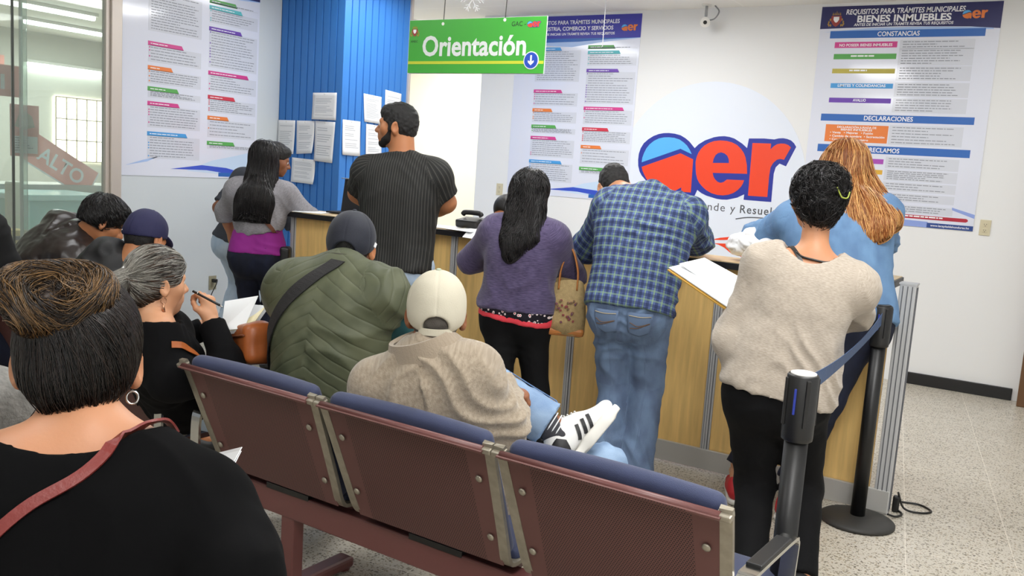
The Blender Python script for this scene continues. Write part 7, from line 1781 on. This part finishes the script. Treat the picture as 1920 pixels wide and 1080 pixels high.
# ------------------------------------------------------------------ the woman in the foreground
HFG = hair_mat('near_black_hair', '#0b0808', '#241914', .3)
def foreground_woman():
    hc = V((-1.247,0.794,1.166))
    S = dict(fem=1, h=1.62, w=1.08, d=1.15, chw=1.06, shw=1.02, yaw=46, lean=8, side=0, head=(54,4,2), curve=.03, hv=.0032, armw=1.15, neckw=1.08, hs=.93)
    nb = V((-1.165,0.756,1.054)); S['hc'] = hc; S['nb'] = nb
    r, f, _ = frame(S['yaw']); p = nb-V(0,0,.47)-f*.07; S['p0'] = p; seat_legs(S, 46)
    S['dshR'] = (-.01,.0,-.05); S['elR'] = (-0.892,0.805,0.913); S['wrR'] = V((-1.066,0.934,0.908)); S['wrL'] = p+f*.38-r*.08+V(0,0,.12); S['poleL'] = -r-f*.3-V(0,0,.3)
    b, J = person_body(S, 'nearest woman, in a black top with streaked brown hair in a messy bun', skin_mat('skin_warm_tan','#b07f5f'), {'R':dict(d=f+V(0,0,.1),n=(0,0,-1)),'L':dict(d=f,n=(0,0,-1))})
    top(J, S, mat('black_jersey_matte','#060607',.95,bump=.1,bscale=60.,spec=.1), .014, -.08, 1.95, neck=.95, neck_r=.120, neck_d=.085, neck_off=-.02, neckdir=-J['fw']*.3, fold=.005, size=.11, vox=.007, name='top')
    pants(J, S, JEANS_N, .012, .02); shoes(J, S, SHOE_B, SOLE_B)
    X, Y, Z = J['H']; w0 = J['hw']; s = J['hsc']; A = [X,Y,Z]; bun = w0(-.026,-.066,.104)
    def ext(o, w, s):
        o.ell(w(0,.05,.06), V(.074,.05,.05)*s, A, k=.02); o.ell(w(0,-.07,-.03), V(.05,.045,.052)*s, A, k=.03)
        for sg in (-1,1): o.ell(w(sg*.078,-.045,-.088), V(.044,.06,.045)*s, A, k=.02, op='-')
        o.cone(w(0,-.05,.09), bun-Z*.02, .05*s, .04, k=.03)
    h, o, P, Q = scalp(J, S, ext, HBRB, thick=.012, line=0, fold=.002)
    r_ = seeds(P,Q,9000,4); strands('hair_strands', o, r_, toward(bun), 13, .0125, .0006, HFG, h, J['root'], lift=.004, jitter=.12, seed=6, free=.02)
    # the bun: tousled loops
    q = Solid(); 
    for dx, dy, dz, rx, ry, rz in ((0,0,0,.05,.045,.036),(-.05,-.005,.010,.034,.036,.027),(.035,.0,.008,.04,.04,.032),(.0,-.02,.010,.045,.035,.028),(.036,.02,-.016,.026,.030,.028),(-.02,-.03,-.018,.04,.026,.024)):
        q.ell(bun+X*dx*.9+Y*dy+Z*dz, V(rx*.95,ry,rz*1.05), A, k=.02)
    P, Q = q.mesh(.005); N = normals(P,Q); P = P+N*(.008*vnoise(P/.025,3))[:,None]; bo = raw_mesh('bun', P, Q, HBUNB, J['ob'], loc=J['root'])
    def swirl(P, i):
        d = P-bun; t = np.cross(d, nrm(Y*.8-Z*.5)); t /= np.maximum(1e-6,np.linalg.norm(t,axis=1))[:,None]
        return t*.8+np.stack([vnoise(P/.035,60+j) for j in range(3)],1)*1.3
    r_ = seeds(P,Q,5200,7); strands('hair_strands', q, r_, swirl, 11, .009, .0006, HBUN, bo, J['root'], lift=.008, jitter=.35, seed=9, free=.18)
    # loose hair at the nape and about the bun
    rr = np.random.default_rng(5); st = np.stack([w0(x*.75,-.088+.03*(abs(x)/.07)**2,-.080+.02*(abs(x)/.07)**2) for x in rr.uniform(-.068,.072,150)])
    fld = J['top']
    def nape(P, i): return V(0,0,-1.)+np.stack([vnoise(P/.03,80+j) for j in range(3)],1)*.55+(-Y)*.1
    bo2 = Solid(); bo2.D, bo2.ax = o.D, o.ax; strands('nape_wisps', o, st, nape, 9, .0085, .0006, HBR, h, J['root'], lift=.004, jitter=.35, seed=19, free=.95)
    R = Vector(J['root'])
    e = w0(.083,-.008,-.052); b_ = MB(); b_.tube([Vector(e-V(0,0,.011)+(X*math.cos(a)*.9+Y*math.sin(a)*.3+Z*math.sin(a))*.0095)-R for a in np.linspace(0,2*math.pi,28)[:-1]],.0019,n=8,closed=True); b_.build('hoop_earring', M_CHROME, J['ob'])
    U = Solid(); T_ = J['top']; U.ax = T_.ax; U.D = np.minimum(T_.D, J['body'].field(*T_.ax)); J['both'] = U
    st = strap(J,'both',[J['nb']+J['sd']*.125+J['fw']*.06+J['u']*.03,J['nb']+J['sd']*.105+J['fw']*.0+J['u']*.05,J['nb']+J['sd']*.07-J['fw']*.05+J['u']*.03,J['spine'](.96)+J['sd']*.02-J['fw']*.10,J['spine'](.88)-J['sd']*.05-J['fw']*.12,J['spine'](.72)-J['sd']*.12-J['fw']*.12,J['spine'](.45)-J['sd']*.19-J['fw']*.08],.016,mat('oxblood_leather','#6b2622',.42,bump=.2,bscale=120.),'strap',n=44,lift=.004,th=.004)
    c = V(J['spine'](.1)-J['sd']*.27); t = thing('crossbody_bag','dark red leather strap of a crossbody bag over the foreground woman\'s back','bag',tuple(c)); st.parent = t; st.data.transform(Matrix.Translation(-Vector(c)))
    q = Solid(); q.box(V(0,0,-.03),V(.035,.09,.07),[J['sd'],J['fw'],J['u']],rad=.02,k=.01); P, Q = q.mesh(.008); raw_mesh('bag_body', P, Q, mat('oxblood_leather','#6b2622',.42), t)
    c = V((-1.139,0.995,0.975)); t = thing('paper_sheet','white papers with pointed corner beside the foreground woman\'s right arm','paper',tuple(c))
    for dz, k in ((0,0),(.004,.006)):
        q = [V((-1.094,0.981,1.009))+V(k,0,k),V((-1.159,0.984,0.986)),V((-1.151,0.952,0.898)),V((-1.090,0.955,0.979))]; n = nrm(np.cross(q[1]-q[0],q[3]-q[0])); b_ = MB(); A_ = [b_.bm.verts.new(p-c+n*dz) for p in q]; B_ = [b_.bm.verts.new(p-c+n*(dz+.0015)) for p in q]
        for i in range(4): b_.bm.faces.new((A_[i],A_[(i+1)%4],B_[(i+1)%4],B_[i]))
        b_.bm.faces.new(A_[::-1]); b_.bm.faces.new(B_); b_.build('sheet', M_PAPER, t)
foreground_woman()
